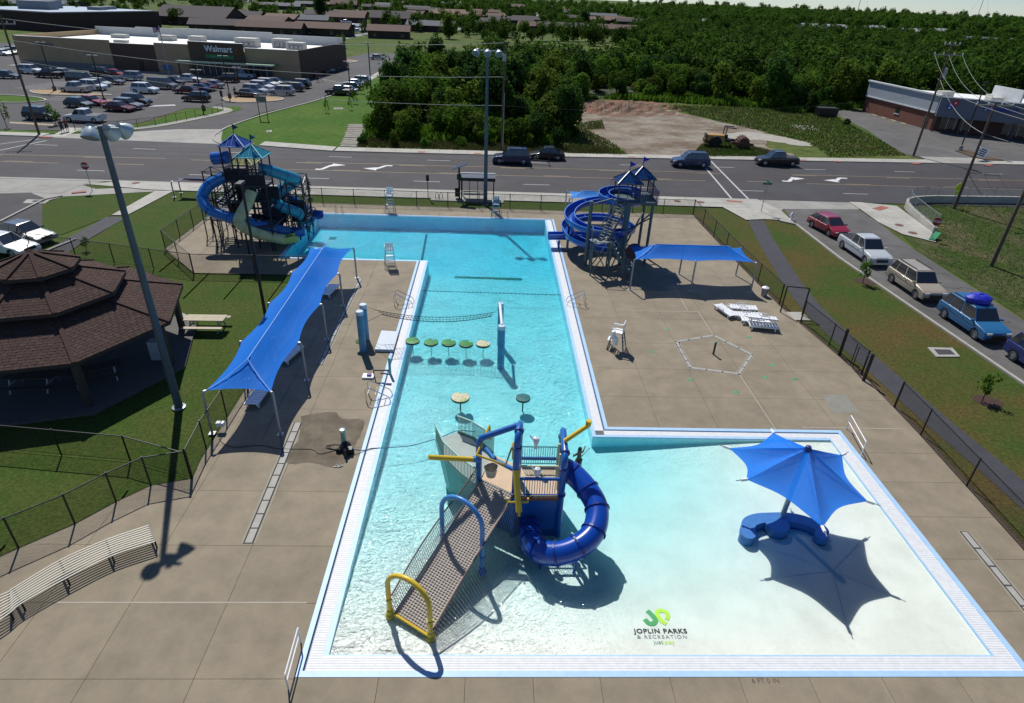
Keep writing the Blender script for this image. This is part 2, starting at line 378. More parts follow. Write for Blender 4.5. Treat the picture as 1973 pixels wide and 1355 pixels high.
dn = N('ShaderNodeTexNoise'); dn.inputs['Scale'].default_value = 2.2; dn.inputs['Detail'].default_value = 4; L(tc.outputs['Object'], dn.inputs['Vector'])
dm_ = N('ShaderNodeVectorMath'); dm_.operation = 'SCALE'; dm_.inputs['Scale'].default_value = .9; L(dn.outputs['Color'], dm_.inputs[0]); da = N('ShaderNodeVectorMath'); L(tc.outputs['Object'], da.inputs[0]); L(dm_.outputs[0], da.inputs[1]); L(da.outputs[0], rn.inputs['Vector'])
m4 = N('ShaderNodeMapRange'); m4.inputs[1].default_value = .1; m4.inputs[2].default_value = .5; m4.inputs[3].default_value = .80; m4.inputs[4].default_value = 1.12; L(rn.outputs['Distance'], m4.inputs[0])  # caustic-like ripple light and dark put into the surface's transparent colour
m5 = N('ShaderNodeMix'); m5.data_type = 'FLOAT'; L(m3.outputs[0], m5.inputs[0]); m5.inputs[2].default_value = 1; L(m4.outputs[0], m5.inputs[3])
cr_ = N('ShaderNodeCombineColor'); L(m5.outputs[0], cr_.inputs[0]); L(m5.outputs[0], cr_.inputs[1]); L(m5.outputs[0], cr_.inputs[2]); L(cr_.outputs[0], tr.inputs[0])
fr = N('ShaderNodeFresnel'); fr.inputs[0].default_value = 1.33; L(bp.outputs[0], fr.inputs['Normal']); L(bp.outputs[0], gl.inputs['Normal'])
L(fr.outputs[0], mix.inputs[0]); L(tr.outputs[0], mix.inputs[1]); L(gl.outputs[0], mix.inputs[2]); L(mix.outputs[0], out.inputs[0])
va = N('ShaderNodeVolumeAbsorption'); va.inputs['Color'].default_value = (.03, .885, .99, 1); va.inputs['Density'].default_value = .64; L(va.outputs[0], out.inputs['Volume'])
RWt = ring(3, -.04); zt = -.022
b = MB(); n = 8; vs = [(p[0], p[1], zt) for p in RWt]+[(p[0], p[1], -3.0) for p in RWt]
b.add(vs, [tuple(range(8)), tuple(range(15, 7, -1))]+[(8+i, 8+(i+1) % 8, (i+1) % 8, i) for i in range(8)])
wo = b.build('pool_water', wm); struct(wo)
# markings on the pool floor
stripe_g = M('dark_green_tile', (.03, .12, .06), .6, var=.3, scale=4); stripe_k = M('black_tile', (.02, .03, .05), .5)
def floor_sheet(name, poly, m):
    b = MB(); (ax, ay), (bx, by), (cx_, cy_), (dx, dy) = poly; n = 14; mm = 6
    for i in range(n):
        for j in range(mm):
            q = []
            for u, v in ((i/n, j/mm), ((i+1)/n, j/mm), ((i+1)/n, (j+1)/mm), (i/n, (j+1)/mm)):
                x = lerp(lerp(ax, bx, u), lerp(dx, cx_, u), v); y = lerp(lerp(ay, by, u), lerp(dy, cy_, u), v); q.append((x, y, floor_z(x, y)+.012))
            b.quad(*q)
    return struct(b.build(name, m))
a, c = W(822, 450, -1.1), W(812, 501, -1.0); floor_sheet('lane_stripe', [(a.x-.1, a.y), (c.x-.1, c.y), (c.x+.1, c.y), (a.x+.1, a.y)], stripe_k)
a, c = W(876, 530, -.9), W(1006, 533, -.9); floor_sheet('floor_mat_stripe', [(a.x, a.y-.3), (c.x, a.y-.45), (c.x, a.y+.1), (a.x, a.y+.2)], stripe_g)
a = W(641, 458, -1.1); floor_sheet('main_drain_cover', [(a.x-.3, a.y-.35), (a.x+.3, a.y-.35), (a.x+.3, a.y+.35), (a.x-.3, a.y+.35)], stripe_g)
# printed park emblem on the shallow floor
emb = thing('pool_emblem', 'green JP park emblem with black lettering printed on the shallow white pool floor', 'emblem', (6, 13.2, 0))
inkg = M('print_green', (.045, .30, .09), .6); inkl = M('print_lime', (.42, .66, .04), .6); inkk = M('print_black', (.012, .014, .014), .6); inkgr = M('print_grey', (.16, .18, .18), .6); inkp = M('print_pale_green', (.06, .25, .12), .6)
def drape(o):
    off = o.matrix_basis.copy() if o.parent is None else Matrix.Translation(o.parent.location) @ o.matrix_basis; inv = off.inverted()
    for v in o.data.vertices:
        p = off @ v.co; p.z = floor_z(p.x, p.y)+.014; v.co = inv @ p
def ribbon(name, pts, w, m):
    pts = [(p.x, p.y) for p in spline([(*p, 0) for p in pts], 6)]; A = offset_line(pts, w/2); B = offset_line(pts, -w/2); b = MB()
    for i in range(len(pts)-1): b.quad((*B[i], .02), (*B[i+1], .02), (*A[i+1], .02), (*A[i], .02))
    o = b.build(name, m, emb); drape(o); return o
lg = lambda u, v: tuple(W(1200+u/12.32, 1150+v/12.32, -.03)[:2])
ribbon('emblem_stroke', [lg(590, 290), lg(700, 400), lg(785, 520), lg(730, 610), lg(620, 600), lg(530, 500)], .17, inkg)
ribbon('emblem_stroke', [lg(1040, 625), lg(930, 545), lg(830, 400), lg(830, 320), lg(920, 290), lg(1040, 330), lg(1080, 420), lg(1050, 520)], .15, inkl)
for s_, px, py, size, m_, bold, sp in (('JOPLIN PARKS', 1273, 1215, .255, inkk, .008, 1.12), ('& RECREATION', 1276, 1226.5, .2, inkgr, 0, 1.25), ('just', 1268.5, 1237, .22, inkp, 0, 1), ('play', 1290, 1237, .22, inkl, 0, 1)):
    p = W(px, py, -.03); o = text('lettering', s_, size, Matrix.Translation(p) @ Matrix.Diagonal((1, .95, 1, 1)), m_, emb, bold, 0, 'CENTER', sp); drape(o)
# ================================================================ DECK (real slabs with open joints)
deck = struct(bpy.data.objects.new('pool_deck', None)); C.objects.link(deck)
left_b = [(-21, 41.6), (-12.35, 41.7), (-12.35, 21.2), (-12.2, 20.1), (-13.7, 19.7), (-14.6, 18.7), (-15.5, 17.5), (-16.7, 16.4), (-17.2, 15.9), (-20.5, 12.8), (-26, 9.5), (-30, 8), (-30, 2)]
rb = [(19.7, 58.8), (19.8, 46), (20.1, 37.5), (21.2, 28.5), (21.2, 23.9), (20.9, 16.6), (20.7, 2)]
DK = [([(XL, 2), (XL, YM), (-24, YM)]+left_b, [-23.5, -20, -17.4, -14.5, -11.7, -8.55], [5.5, 8.4, 11.35, 14.0, 16.5, 19.4, 22.3, 25.2, 28.2, 31.2, 34.2, 37.4, 41.7]),
      ([(XDL, YM), (XDL, YT), (-25, YT), (-25.1, 46.2), (-24, YM)], [-22, -19], [48.5, 52.3]),
      ([(-25, YT), (19.65, YT), (19.7, 58.8), (-25, 59.2)], list(np.arange(-23, 19, 2.6)), [57.6]),
      ([(XR, YN), (21.2, YN), (21.2, 28.5), (20.1, 37.5), (19.8, 46), (19.65, YT), (XR, YT)], [8.4, 11.3, 14.2, 17.3], [26.8, 29.6, 32.6, 35.9, 39.3, 43.2, 46.4, 49.6, 53]),
      ([(XRR, 2), (20.7, 2), (20.9, 16.6), (21.2, YN), (XRR, YN)], [], [5.5, 8.5, 11.4, 13.8, 16.1, 18.3, 20.4, 22.4]),
      ([(XL, 2), (XRR, 2), (XRR, YB), (XL, YB)], [-3.1, -.5, 1.55, 3.6, 5.75, 7.9, 10.1, 12.4, 14.8], [5.5, 8.6])]
for P, xs_, ys_ in DK:
    MB().prism(P, -.25, .012).build('joint_bed', dark_gap, deck); slabs(P, xs_, ys_, -.05, .042, .013, concrete, deck)
wet = M('wet_concrete', (.165, .138, .102), .8, var=.22, scale=2, bump=.2, spec=.1, alt=(.13,.108,.08), altscale=.8)
random.seed(4)
def blob(pts, z, name, m, jit=.12):
    P = spline([(*p[:2], 0) for p in pts]+[(*pts[0][:2], 0)], 6)[:-1]; b = MB().quad(*[(p.x+random.uniform(-jit, jit), p.y+random.uniform(-jit, jit), z) for p in P]); return struct(b.build(name, m))
blob([W(*p) for p in ((580, 803), (640, 795), (660, 808), (700, 812), (690, 850), (655, 900), (600, 893), (560, 896), (545, 880), (575, 850))], .047, 'wet_patch', wet, .03)
patch_new = M('drain_strip_concrete', (.34, .33, .30), .8, var=.1); patch_edge = M('drain_strip_edge', (.27, .25, .2), .8)
def drain(pts, w=.34, n=None):
    root = struct(bpy.data.objects.new('trench_drain', None)); C.objects.link(root)
    strip('drain_border', pts, w+.2, .0465, patch_edge, root); strip('drain_bed', pts, w+.04, .049, dark_gap, root)
    for i in range(len(pts)-1):
        a, c = Vector((*pts[i], 0)), Vector((*pts[i+1], 0)); L_ = (c-a).length; k = max(1, int(L_/.75))
        for q in range(k):
            p0 = a.lerp(c, (q+.04)/k); p1 = a.lerp(c, (q+.96)/k); strip('drain_grate', [(p0.x, p0.y), (p1.x, p1.y)], w*.78, .05, patch_new, root, h=.008)
drain([(W(575, 815).x, 24.1), (W(478, 1050).x, 16.6)]); drain([(-9.2, 41.3), (-9.25, 36), (-9.2, 29.4)], .25); drain([(19.15, 17.5), (19.0, 14), (18.8, 9)], .3)
pent = [W(*p) for p in ((1303, 660), (1375, 648), (1448, 685), (1423, 722), (1330, 710))]; drain([(p.x, p.y) for p in pent]+[(pent[0].x, pent[0].y)], .2)
for pa, pb in (((1424, 722), (1495, 830)), ((1375, 648), (1345, 602)), ((1325, 600), (1290, 540)), ((1240, 443), (1330, 447)), ((1212, 600), (1345, 602)), ((1265, 522), (1328, 523)), ((110, 1163), (592, 1163)), ((1545, 825), (1740, 828))):
    a, c = W(*pa), W(*pb); strip('sealed_joint', [(a.x, a.y), (c.x, c.y)], .07, .0475, M('joint_sealant', (.33, .295, .235), .8))
p = [W(*q) for q in ((1585, 762), (1628, 762), (1655, 797), (1602, 797))]; sheet('deck_repair_patch', p, .0465, M('grey_patch', (.22, .215, .18), .85, var=.1))
mark = M('depth_lettering', (.10, .085, .065), .8)
tag(text('depth_marking', '6 FT 0 IN', .22, Matrix.Translation(W(1475, 1312, .05)), mark, None, 0, .0008), 'faded dark stencilled depth marking on deck below the front gutter', 'marking')
gp = M('green_spray_paint', (.05, .28, .14), .7, var=.3)
for q in ((1255, 679), (1285, 636), (1443, 651), (1488, 705), (1330, 733), (1472, 728), (1530, 732), (1418, 757)):
    c = W(*q); blob([(c.x+.16*math.cos(a)*(1+.3*math.sin(3*a+q[0])), c.y+.1*math.sin(a)) for a in np.arange(0, 6.28, .7)], .0475, 'paint_mark', gp, .02)
# ================================================================ LAWNS, PATHS
LW = lambda L_, **k: [tuple(W(*p)[:2]) for p in L_]
sheet('pavilion_lawn', [(-12.2, 20.05), (-12.3, 41.65), (-21, 41.55), (-25.2, 46.2), (-25.1, 59.2), (-30.5, 61.9), (-33.4, 61.9)]+LW(((245, 415), (145, 480), (0, 505)))+[(-60, 40), (-60, 8), (-30, 8), (-26, 9.5), (-20.5, 12.8), (-17.2, 15.9), (-16.7, 16.4), (-15.5, 17.5), (-14.6, 18.7), (-13.7, 19.7)], -.035, grass_l)
sheet('corner_lawn', LW(((120, 378), (300, 368), (215, 415), (118, 452), (0, 445), (40, 410))), -.02, grass_l)
sheet('verge_lawn', [(-25.1, 59.2), (19.7, 58.8), (19.7, 61.7), (-25, 61.9), (-31, 61.9)], -.03, grass_l)
sheet('path_lawn', [(19.8, 58.8), (20, 46), (20.1, 37.5), (21.3, 28.5), (21.3, 23.9), (20.95, 16.6), (20.7, 0)]+[(24, 0), (23.3, 20), (22.8, 25), (22.6, 29.3), (22.2, 36), (22.5, 41), (24.6, 57.6), (23.6, 61.3), (19.8, 61.7)], -.03, grass_r)
sheet('street_lawn', [(26.2, 60.3), (26.2, 58.5), (22.7, 41), (22.35, 36), (22.75, 29.3), (22.95, 25), (23.4, 20), (24.1, 0), (34, 0), (30.8, 20), (30.3, 29.1), (29.0, 47.7), (29.1, 57), (27.8, 57.9)], -.03, grass_r)
strip('soil_edge', [(19.83, 58.8), (19.95, 46), (20.25, 37.5), (21.4, 28.5), (21.4, 23.9), (21.1, 16.6), (20.9, 2)], .34, -.02, soil)
strip('asphalt_path', [(p.x, p.y) for p in spline([(25.6, 57.8, 0), (24.2, 51, 0), (22.6, 41.2, 0), (22.3, 35.5, 0), (22.65, 29.3, 0), (22.9, 24.7, 0), (23.3, 20.4, 0), (23.9, 8, 0)], 6)], 1.5, -.015, path_m)
strip('asphalt_path', [(p.x, p.y) for p in spline([tuple(W(*p)) for p in ((100, 492), (150, 460), (225, 418))], 5)], 1.7, -.01, path_m)
# sidewalks as separate flags
def walk(poly, xs_, ys_, name, top=.06, m=sidewalk_m):
    r = struct(bpy.data.objects.new(name, None)); C.objects.link(r); MB().prism([tuple(p[:2]) for p in poly], -.1, top-.03).build('joint_bed', dark_gap, r); slabs(poly, xs_, ys_, -.08, top, .02, m, r); return r
walk([(-30.4, 61.9), (26.5, 61.6), (26.7, 64.5), (-30.4, 64.5)], list(np.arange(-29, 26, 1.9)), [63.1], 'near_sidewalk')
struct(MB().prism([(-60, 64.5), (-30.4, 64.5), (26.7, 64.5), (28.4, 64.5), (28.4, 64.95), (-60, 64.95)], -.1, .045).build('near_kerb', kerb_m))
walk([(-33.5, 61.9), (-30.4, 61.9), (-30.4, 64.5), (-38, 64.5), (-40.5, 63.2), (-37, 62.6)], [-36, -33.5], [63.3], 'corner_sidewalk')
walk(LW(((300, 368), (335, 368), (245, 415), (215, 415))), [], [55.5, 57, 58.5, 60, 61.2], 'link_walk', .03)
walk([(-64, 64.5), (-40.5, 64.5), (-41, 62), (-41, 59.9), (-64, 59.9)], [-60, -55, -51, -46], [62.2], 'drive_apron', .02, dconc)
walk([(19.8+3.8, 61.6), (26.5, 61.6), (26.5, 58), (24.6, 57.6)], [25.2], [59.6], 'path_ramp_walk', .05)
walk([(26.5, 58.0), (27.8, 57.9), (29.1, 57), (29.4, 61.2), (28.4, 64.5), (26.5, 64.5)], [28], [60, 62.4], 'street_corner_walk', .05)
sheet('corner_concrete', LW(((0, 343), (60, 345), (200, 349), (360, 362), (335, 369), (300, 369), (120, 379), (95, 386), (60, 372), (0, 373))), .003, dconc)
struct(MB().prism(LW(((160, 357), (205, 350), (245, 352), (240, 362), (185, 364))), -.1, .02).build('traffic_island', grass_l))
tact = M('tactile_red', (.30, .09, .06), .8, var=.1)
for q, w_, d_, r_ in (((1415, 388), 1.6, .5, -.2), ((1630, 0), 0, 0, 0), ((152, 370), 1.2, .5, .5), ((812, 293), .9, .7, 0), ((920, 296), .9, .7, 0), ((1218, 303), .9, .7, .2), ((1365, 306), 1.1, .8, .2), ((1548, 309), 1, .7, .3), ((1612, 311), 1, .7, .3), ((1765, 315), 1.3, .8, .3), ((1905, 318), 1.3, .8, .3), ((87, 264), 1.6, .6, 0), ((480, 277), 1.2, .7, 0), ((1697, 401), 1.9, .8, .6)):
    if w_:
        c = W(*q, .07); b = MB().box(0, 0, 0, w_, d_, .012); o = b.build('tactile_plate', tact); o.location = (c.x, c.y, .064); o.rotation_euler.z = r_; struct(o)
# ================================================================ MAIN ROAD
def far_y(x): return 84.4 if x < -35 else 84.2-(x+35)*.19 if x < -20 else 81.4+(x+20)*.030 if x < 10 else 82.3+(x-10)*.064
RX = [-170, -110, -63, -50, -35, -30, -25, -20, -10, 0, 10, 22, 35, 50, 64, 74, 100, 150, 230]
b = MB()
for i in range(len(RX)-1):
    for k in range(6):
        q = [(RX[i], lerp(64.9, far_y(RX[i]), k/6)), (RX[i+1], lerp(64.9, far_y(RX[i+1]), k/6)), (RX[i+1], lerp(64.9, far_y(RX[i+1]), (k+1)/6)), (RX[i], lerp(64.9, far_y(RX[i]), (k+1)/6))]
        b.quad(*[(*p, 0) for p in q])
struct(b.build('main_road', asphalt))
ylo = lambda x: 72.0+.012*x; yhi = lambda x: 75.6+.022*x; wlo = lambda x: 68.25+.004*x+(.5 if x < -40 else 0); whi = lambda x: 78.4+.03*x if x > -10 else 78.1-.04*(x+10)
b = MB(); X_ = list(np.arange(-160, 220, 10))
for i in range(len(X_)-1): b.quad((X_[i], ylo(X_[i]), .004), (X_[i+1], ylo(X_[i+1]), .004), (X_[i+1], yhi(X_[i+1]), .004), (X_[i], yhi(X_[i]), .004))
struct(b.build('turn_lane', asphalt_mid))
def line_obj(name, fn, x0, x1, w, m, z=.009, step=10):
    xs_ = list(np.arange(x0, x1, step))+[x1]; return strip(name, [(x, fn(x)) for x in xs_], w, z, m)
for x0, x1 in ((-160, -38), (-22, 25), (37, 210)): line_obj('yellow_line', lambda x: yhi(x)+.12, x0, x1, .12, yellow_line)
for x0, x1 in ((-160, -48), (-30, 25), (37, 210)): line_obj('yellow_line', lambda x: ylo(x)-.12, x0, x1, .12, yellow_line)
for k in range(-12, 16):
    x = k*12.0+1
    line_obj('yellow_dash', lambda x: yhi(x)-.2, x, x+3, .14, yellow_line); line_obj('yellow_dash', lambda x: ylo(x)+.2, x+5, x+8, .14, yellow_line)
    line_obj('lane_dash', whi, x+3.0, x+5.8, .14, white_line); line_obj('lane_dash', wlo, x-9.5, x-6.6, .14, white_line)
def arrow(tail, head, name='turn_arrow'):
    a, c = W(*tail), W(*head); d = (c-a); s = 1 if d.x > 0 else -1
    P = [(a.x, a.y), (lerp(a.x, c.x, .35), a.y), (lerp(a.x, c.x, .6), lerp(a.y, c.y, .6)), (lerp(a.x, c.x, .8), c.y-.1)]
    P = [(p.x, p.y) for p in spline([(*p, 0) for p in P], 4)]; b = MB(); A = offset_line(P, .22); B = offset_line(P, -.22)
    for i in range(len(P)-1): b.quad((*B[i], .012), (*B[i+1], .012), (*A[i+1], .012), (*A[i], .012))
    e = P[-1]; b.quad((e[0]-s*.1, e[1]-.75, .013), (e[0]+s*1.5, e[1]+.1, .013), (e[0]-s*.1, e[1]+.7, .013)); struct(b.build(name, M('arrow_white', (.6, .6, .6), .7)))
arrow((608, 326), (648, 318)); arrow((756, 320), (718, 325)); arrow((1507, 349), (1535, 344)); arrow((1632, 344), (1602, 348))
for A_, B_ in (((1345, 307), (1412, 386)), ((1366, 307), (1445, 387))):
    a, c = W(*A_), W(*B_); strip('crosswalk_line', [(a.x, a.y), (c.x, c.y)], .22, .013, white_line)
a, c = W(0, 278), W(75, 268); strip('crosswalk_line', [(a.x, a.y), (c.x, c.y)], .2, .013, white_line); a, c = W(0, 290), W(90, 271); strip('crosswalk_line', [(a.x, a.y), (c.x, c.y)], .2, .013, white_line)
# far kerb and walk
def fwalk(x0, x1, w=1.7, name='far_sidewalk'):
    r = struct(bpy.data.objects.new(name, None)); C.objects.link(r); n = max(1, round((x1-x0)/1.9))
    for i in range(n):
        a, c = lerp(x0, x1, i/n)+.01, lerp(x0, x1, (i+1)/n)-.01; MB().prism([(a, far_y(a)+.02), (c, far_y(c)+.02), (c, far_y(c)+w), (a, far_y(a)+w)], -.05, .07).build('slab', sidewalk_m, r)
    MB().prism([(x0, far_y(x0)-.12), (x1, far_y(x1)-.12), (x1, far_y(x1)+.015), (x0, far_y(x0)+.015)], -.05, .1).build('kerb', kerb_m, r)
fwalk(-30, -20.2, 2.4); fwalk(-20, 10, 2.2); fwalk(10, 26, 2.0); fwalk(26, 41, 2.0); fwalk(41, 61, 2.0); fwalk(69, 110, 2.0); fwalk(110, 170, 2.0); fwalk(-110, -58, 2.0)
# side street on the right
sheet('side_street', LW(((1510, 400), (1640, 398)))+[(38.2, 63.9), (37.9, 58), (37.0, 50.7), (36.5, 36.8), (36.3, 20), (37, 0), (34, 0), (31, 18), (30.4, 29), (29.15, 47.7), (29.2, 57.5), (30, 61.8)], -.012, asphalt_old)
sheet('side_street_apron', [(28.4, 64.92), (29.4, 61), (30, 61.8), (38.2, 62.4), (39.5, 64.92)], -.01, dconc)
strip('side_kerb', [(27.9, 57.6), (29.1, 56.6), (29.05, 47.7), (30.2, 29.1), (30.9, 18), (33.8, 0)], .22, -.04, kerb_m, h=.13)
crack = M('tar_crack', (.03, .03, .03), .8); random.seed(9)
for k in range(11):
    x, y = 33+random.random()*2, 24+k*3.1; P = []
    for i in range(9): P.append((x, y)); x += random.uniform(-.1, .75); y += random.uniform(-.5, .45)
    P = [p for p in P if 30.7 < p[0] < 36.6]
    if len(P) > 2: strip('road_crack', P, .05, -.006, crack)
walk([(38.4, 64.9), (39.6, 64.9), (43.1, 63.9), (41.6, 55.3), (40.2, 52.6), (38.3, 54.6), (37.9, 58), (38.3, 62.3)], [40], [55.5, 57.5, 59.5, 61.6], 'street_walk', .05)
sheet('rough_field', [(43, 63.9), (46, 65.6), (60, 66.6), (120, 66.8), (120, 0), (37.2, 0), (36.6, 20), (36.8, 36.8), (37.3, 50.7), (38.2, 54.4), (41.6, 55.2)], -.028, M('rough_grass', (.04, .066, .014), .95, var=.45, scale=2.2, bump=.8, bscale=8, alt=(.10, .085, .045), altscale=.22, altw=.36, spec=.1))
# left street with the two parked cars
sheet('parking_street', [(-64, 59.9), (-41, 59.9), (-42, 58.6), (-33.9, 45.4), (-38, 43.5), (-64, 43)], -.016, asphalt_lot)
strip('parking_kerb', [tuple(W(*p)[:2]) for p in ((120, 378), (85, 385), (0, 428))], .2, -.04, kerb_m, h=.13); strip('parking_kerb', [tuple(W(*p)[:2]) for p in ((60, 497), (105, 478), (145, 462))], .2, -.04, kerb_m, h=.13)
p = [W(*q) for q in ((52, 384), (97, 385), (86, 392), (44, 391))]; r = sheet('drain_inlet', p, -.008, sidewalk_m); p = [W(*q) for q in ((65, 385.5), (90, 386), (82, 390), (60, 389.5))]; sheet('inlet_grate', p, -.003, blackm)
# ================================================================ PAVILION
shing = [M('shingle_brown', (.074, .048, .041), .92, var=.12, scale=8, rv=.0, spec=.15), M('shingle_dark', (.066, .043, .037), .92, var=.12, scale=8, spec=.15), M('shingle_light', (.082, .054, .046), .92, var=.12, scale=8, spec=.15)]
trim = M('pavilion_trim', (.03, .022, .02), .7)
pc = Vector((-22.75, 29.65)); pav = thing('pavilion', 'dark octagonal picnic pavilion with three stacked brown shingle roofs beside the pool lawn', 'pavilion', (pc.x, pc.y, 0))
def octv(r, a0=-6.5): return [(pc.x+r*math.cos(math.radians(a0+45*k)), pc.y+r*math.sin(math.radians(a0+45*k))) for k in range(8)]
MB().prism(octv(6.55), -.2, .1).build('floor_slab', M('pavilion_slab', (.10, .095, .09), .85, var=.1), pav)
random.seed(3)
def roof_tier(r0, z0, r1, z1, course):
    A, B = octv(r0), octv(r1) if r1 > .01 else [tuple(pc)]*8
    MB().add([(*p, z0-.16) for p in A]+[(*p, z0-.16) for p in octv(max(.01, r1))], [(i, (i+1) % 8, 8+(i+1) % 8, 8+i) for i in range(8)]).build('soffit', trim, pav)
    b = MB(); [b.quad((*A[i], z0-.17), (*A[(i+1) % 8], z0-.17), (*A[(i+1) % 8], z0+.02), (*A[i], z0+.02)) for i in range(8)]; b.build('fascia', trim, pav)
    for i in range(8):
        a0, a1, b0, b1 = Vector((*A[i], z0)), Vector((*A[(i+1) % 8], z0)), Vector((*B[i], z1)), Vector((*B[(i+1) % 8], z1))
        nrm = (a1-a0).cross(b0-a0).normalized(); s = ((b0+b1)/2-(a0+a1)/2).length; nc = int(s/course); b = MB()
        b.m = 1; b.quad(a0, a1, b1, b0)
        for k in range(nc):
            l0, r0_, l1, r1_ = a0.lerp(b0, k/nc), a1.lerp(b1, k/nc), a0.lerp(b0, (k+1)/nc), a1.lerp(b1, (k+1)/nc); wl = (r0_-l0).length; nt = max(1, int(wl/.3)); off = .5*(k % 2)
            cuts = [0]+[min(1, max(0, (q+off+random.uniform(-.1, .1))/nt)) for q in range(1-(k % 2), nt)]+[1]; cuts = sorted(set(cuts))
            for q in range(len(cuts)-1):
                b.m = random.choice((0, 0, 1, 1, 2)); h = random.uniform(.012, .022); u0, u1 = cuts[q]+.006, cuts[q+1]-.006
                if u1 <= u0: continue
                b.quad(l0.lerp(r0_, u0)+nrm*h, l0.lerp(r0_, u1)+nrm*h, l1.lerp(r1_, u1)+nrm*.007, l1.lerp(r1_, u0)+nrm*.007); b.quad(l0.lerp(r0_, u0)+nrm*.002, l0.lerp(r0_, u1)+nrm*.002, l0.lerp(r0_, u1)+nrm*h, l0.lerp(r0_, u0)+nrm*h)
        b.build('roof_shingles', shing, pav, kind='stuff')
        c = MB(); c.bar(a0+Vector((0, 0, .05)), b0+Vector((0, 0, .05)), .2, .05); c.build('hip_cap', shing[1], pav)
roof_tier(6.35, 2.75, 3.2, 3.85, .17); roof_tier(3.75, 4.2, 1.5, 5.05, .17); roof_tier(1.95, 5.4, 0, 6.15, .17)
for r, z0, z1 in ((3.15, 3.8, 4.1), (1.5, 5.0, 5.3)):
    V = octv(r)
    for i in range(8): MB().bar((*V[i], z0), (*V[i], z1), .14).build('clerestory_post', trim, pav)
for p in octv(5.75): MB().bar((*p, .1), (*p, 2.75), .28).build('column', M('pavilion_column', (.05, .04, .035), .7), pav)
V = octv(5.75)
for i in range(8): MB().bar((*V[i], 2.55), (*V[(i+1) % 8], 2.55), .15, .25).build('beam', trim, pav)
white_box = tag(MB().box(*W(305, 690, .1)[:2], .1, .5, .5, 1.1).build('cabinet', M('pale_blue_paint', (.4, .45, .5), .5)), 'pale metal cabinet standing under the near edge of the pavilion', 'cabinet')
def picnic(name, lab, x, y, rz, L_, m, z=0):
    t = thing(name, lab, 'picnic table', (x, y, z), None, rz)
    for k in range(4): MB().box(0, -.3+k*.2, .72, L_, .175, .045).build('tabletop_board', m, t, local=True)
    for s in (-1, 1):
        for k in range(2): MB().box(0, s*(.68+.13*k), .42, L_, .12, .045).build('seat_board', m, t, local=True)
        b = MB(); X_ = s*(L_/2-.35); b.bar((X_, -.25, .72), (X_, -.6, 0), .06); b.bar((X_, .25, .72), (X_, .6, 0), .06); b.bar((X_, -.8, .4), (X_, .8, .4), .06); b.build('leg_frame', galv, t, local=True)
    return t
picnic('picnic_table', 'pale wooden picnic table on the grass just right of the pavilion', *((W(360, 628)+W(442, 640))/2)[:2], .02, 2.3, M('grey_tan_boards', (.48, .42, .31), .8, var=.1))
dk = M('dark_boards', (.055, .05, .045), .7)
picnic('picnic_table', 'dark picnic table in shade under the right side of the pavilion roof', -20.0, 27.4, .55, 2.4, dk, .1)
picnic('picnic_table', 'dark picnic table deep under the pavilion roof near the left frame edge', -22.6, 26.6, .1, 2.4, dk, .1)
sheet('pavilion_step_slab', LW(((345, 600), (365, 610), (362, 660), (340, 650))), .02, sidewalk_m)
# ================================================================ CHAIN LINK FENCES
def fence(label, pts, h=1.5, post=2.45, m=blackm, rail=.035, link=.085, mid=True, name='chain_link_fence', top=True, posts=None, lm=None, z=0):
    P = [Vector((p[0], p[1], z)) for p in pts]; t = thing(name, label, 'fence', tuple(P[0])); wires = MB(); PP = []
    for i in range(len(P)-1):
        a, c = P[i], P[i+1]; L_ = (c-a).length; n = max(1, round(L_/post))
        for k in range(n): PP.append(a.lerp(c, k/n))
        d = (c-a).normalized(); up = Vector((0, 0, 1)); k = int(L_/link)
        for q in range(-int(h/link), k+1):
            for s in (1, -1):
                u0, u1, z0_, z1_ = q*link, q*link+h, 0, h
                if u0 < 0: z0_ = -u0; u0 = 0
                if u1 > L_: z1_ = h-(u1-L_); u1 = L_
                if u1-u0 < .02: continue
                if s < 0: z0_, z1_ = h-z0_, h-z1_
                p0, p1 = a+d*u0+up*z0_, a+d*u1+up*z1_; wv = d*.0055; wires.quad(p0-wv, p0+wv, p1+wv, p1-wv)
        if top: MB().tube([a+up*h, c+up*h], rail*.75, 6).build('top_rail', m, t)
        MB().tube([a+up*.06, c+up*.06], .012, 4).build('tension_wire', m, t)
    PP.append(P[-1])
    for i, p in enumerate(PP): MB().tube([p, p+Vector((0, 0, h+.06))], rail if 0 < i < len(PP)-1 else rail*1.4, 8).build('post', m, t)
    wires.build('chain_link', lm or m, t, kind='stuff'); return t
fence('black chain link fence along the grass verge behind the deep end', [(-25, 59.0), (19.7, 58.7)], 1.5, 2.9)
fence('black chain link fence along the asphalt path right of the deck', [(19.7, 58.7), (19.85, 46), (20.15, 38.6)], 1.5, 3.0)
fence('black chain link fence section right of the deck between the two gates', [(20.55, 36), (21.25, 29.5)], 1.5, 3.2)
fence('black chain link fence running out of frame along the lower right deck', [(21.35, 26.3), (21.3, 23.9), (21.0, 16.6), (20.8, 6)], 1.5, 3.1)
fence('black chain link fence around the left side of the tube slide pad', [(-25, 59.0), (-25.1, 46.2), (-21, 41.5)], 1.5, 2.7)
fence('black chain link fence crossing the lawn behind the pavilion', [(-38, 45.8), (-30.5, 43.9), (-21, 41.5), (-12.4, 41.6)], 1.5, 3.6)
fence('black chain link fence between lawn and long blue shade', [(-12.4, 41.6), (-12.45, 22.1), (-12.25, 20.1)], 1.5, 2.6)
fence('black chain link fence curving behind the slatted bench at lower left', [(-12.25, 20.1), (-13.7, 19.65), (-14.6, 18.7), (-15.5, 17.5), (-16.8, 16.3), (-19, 14)], 1.5, 1.9)
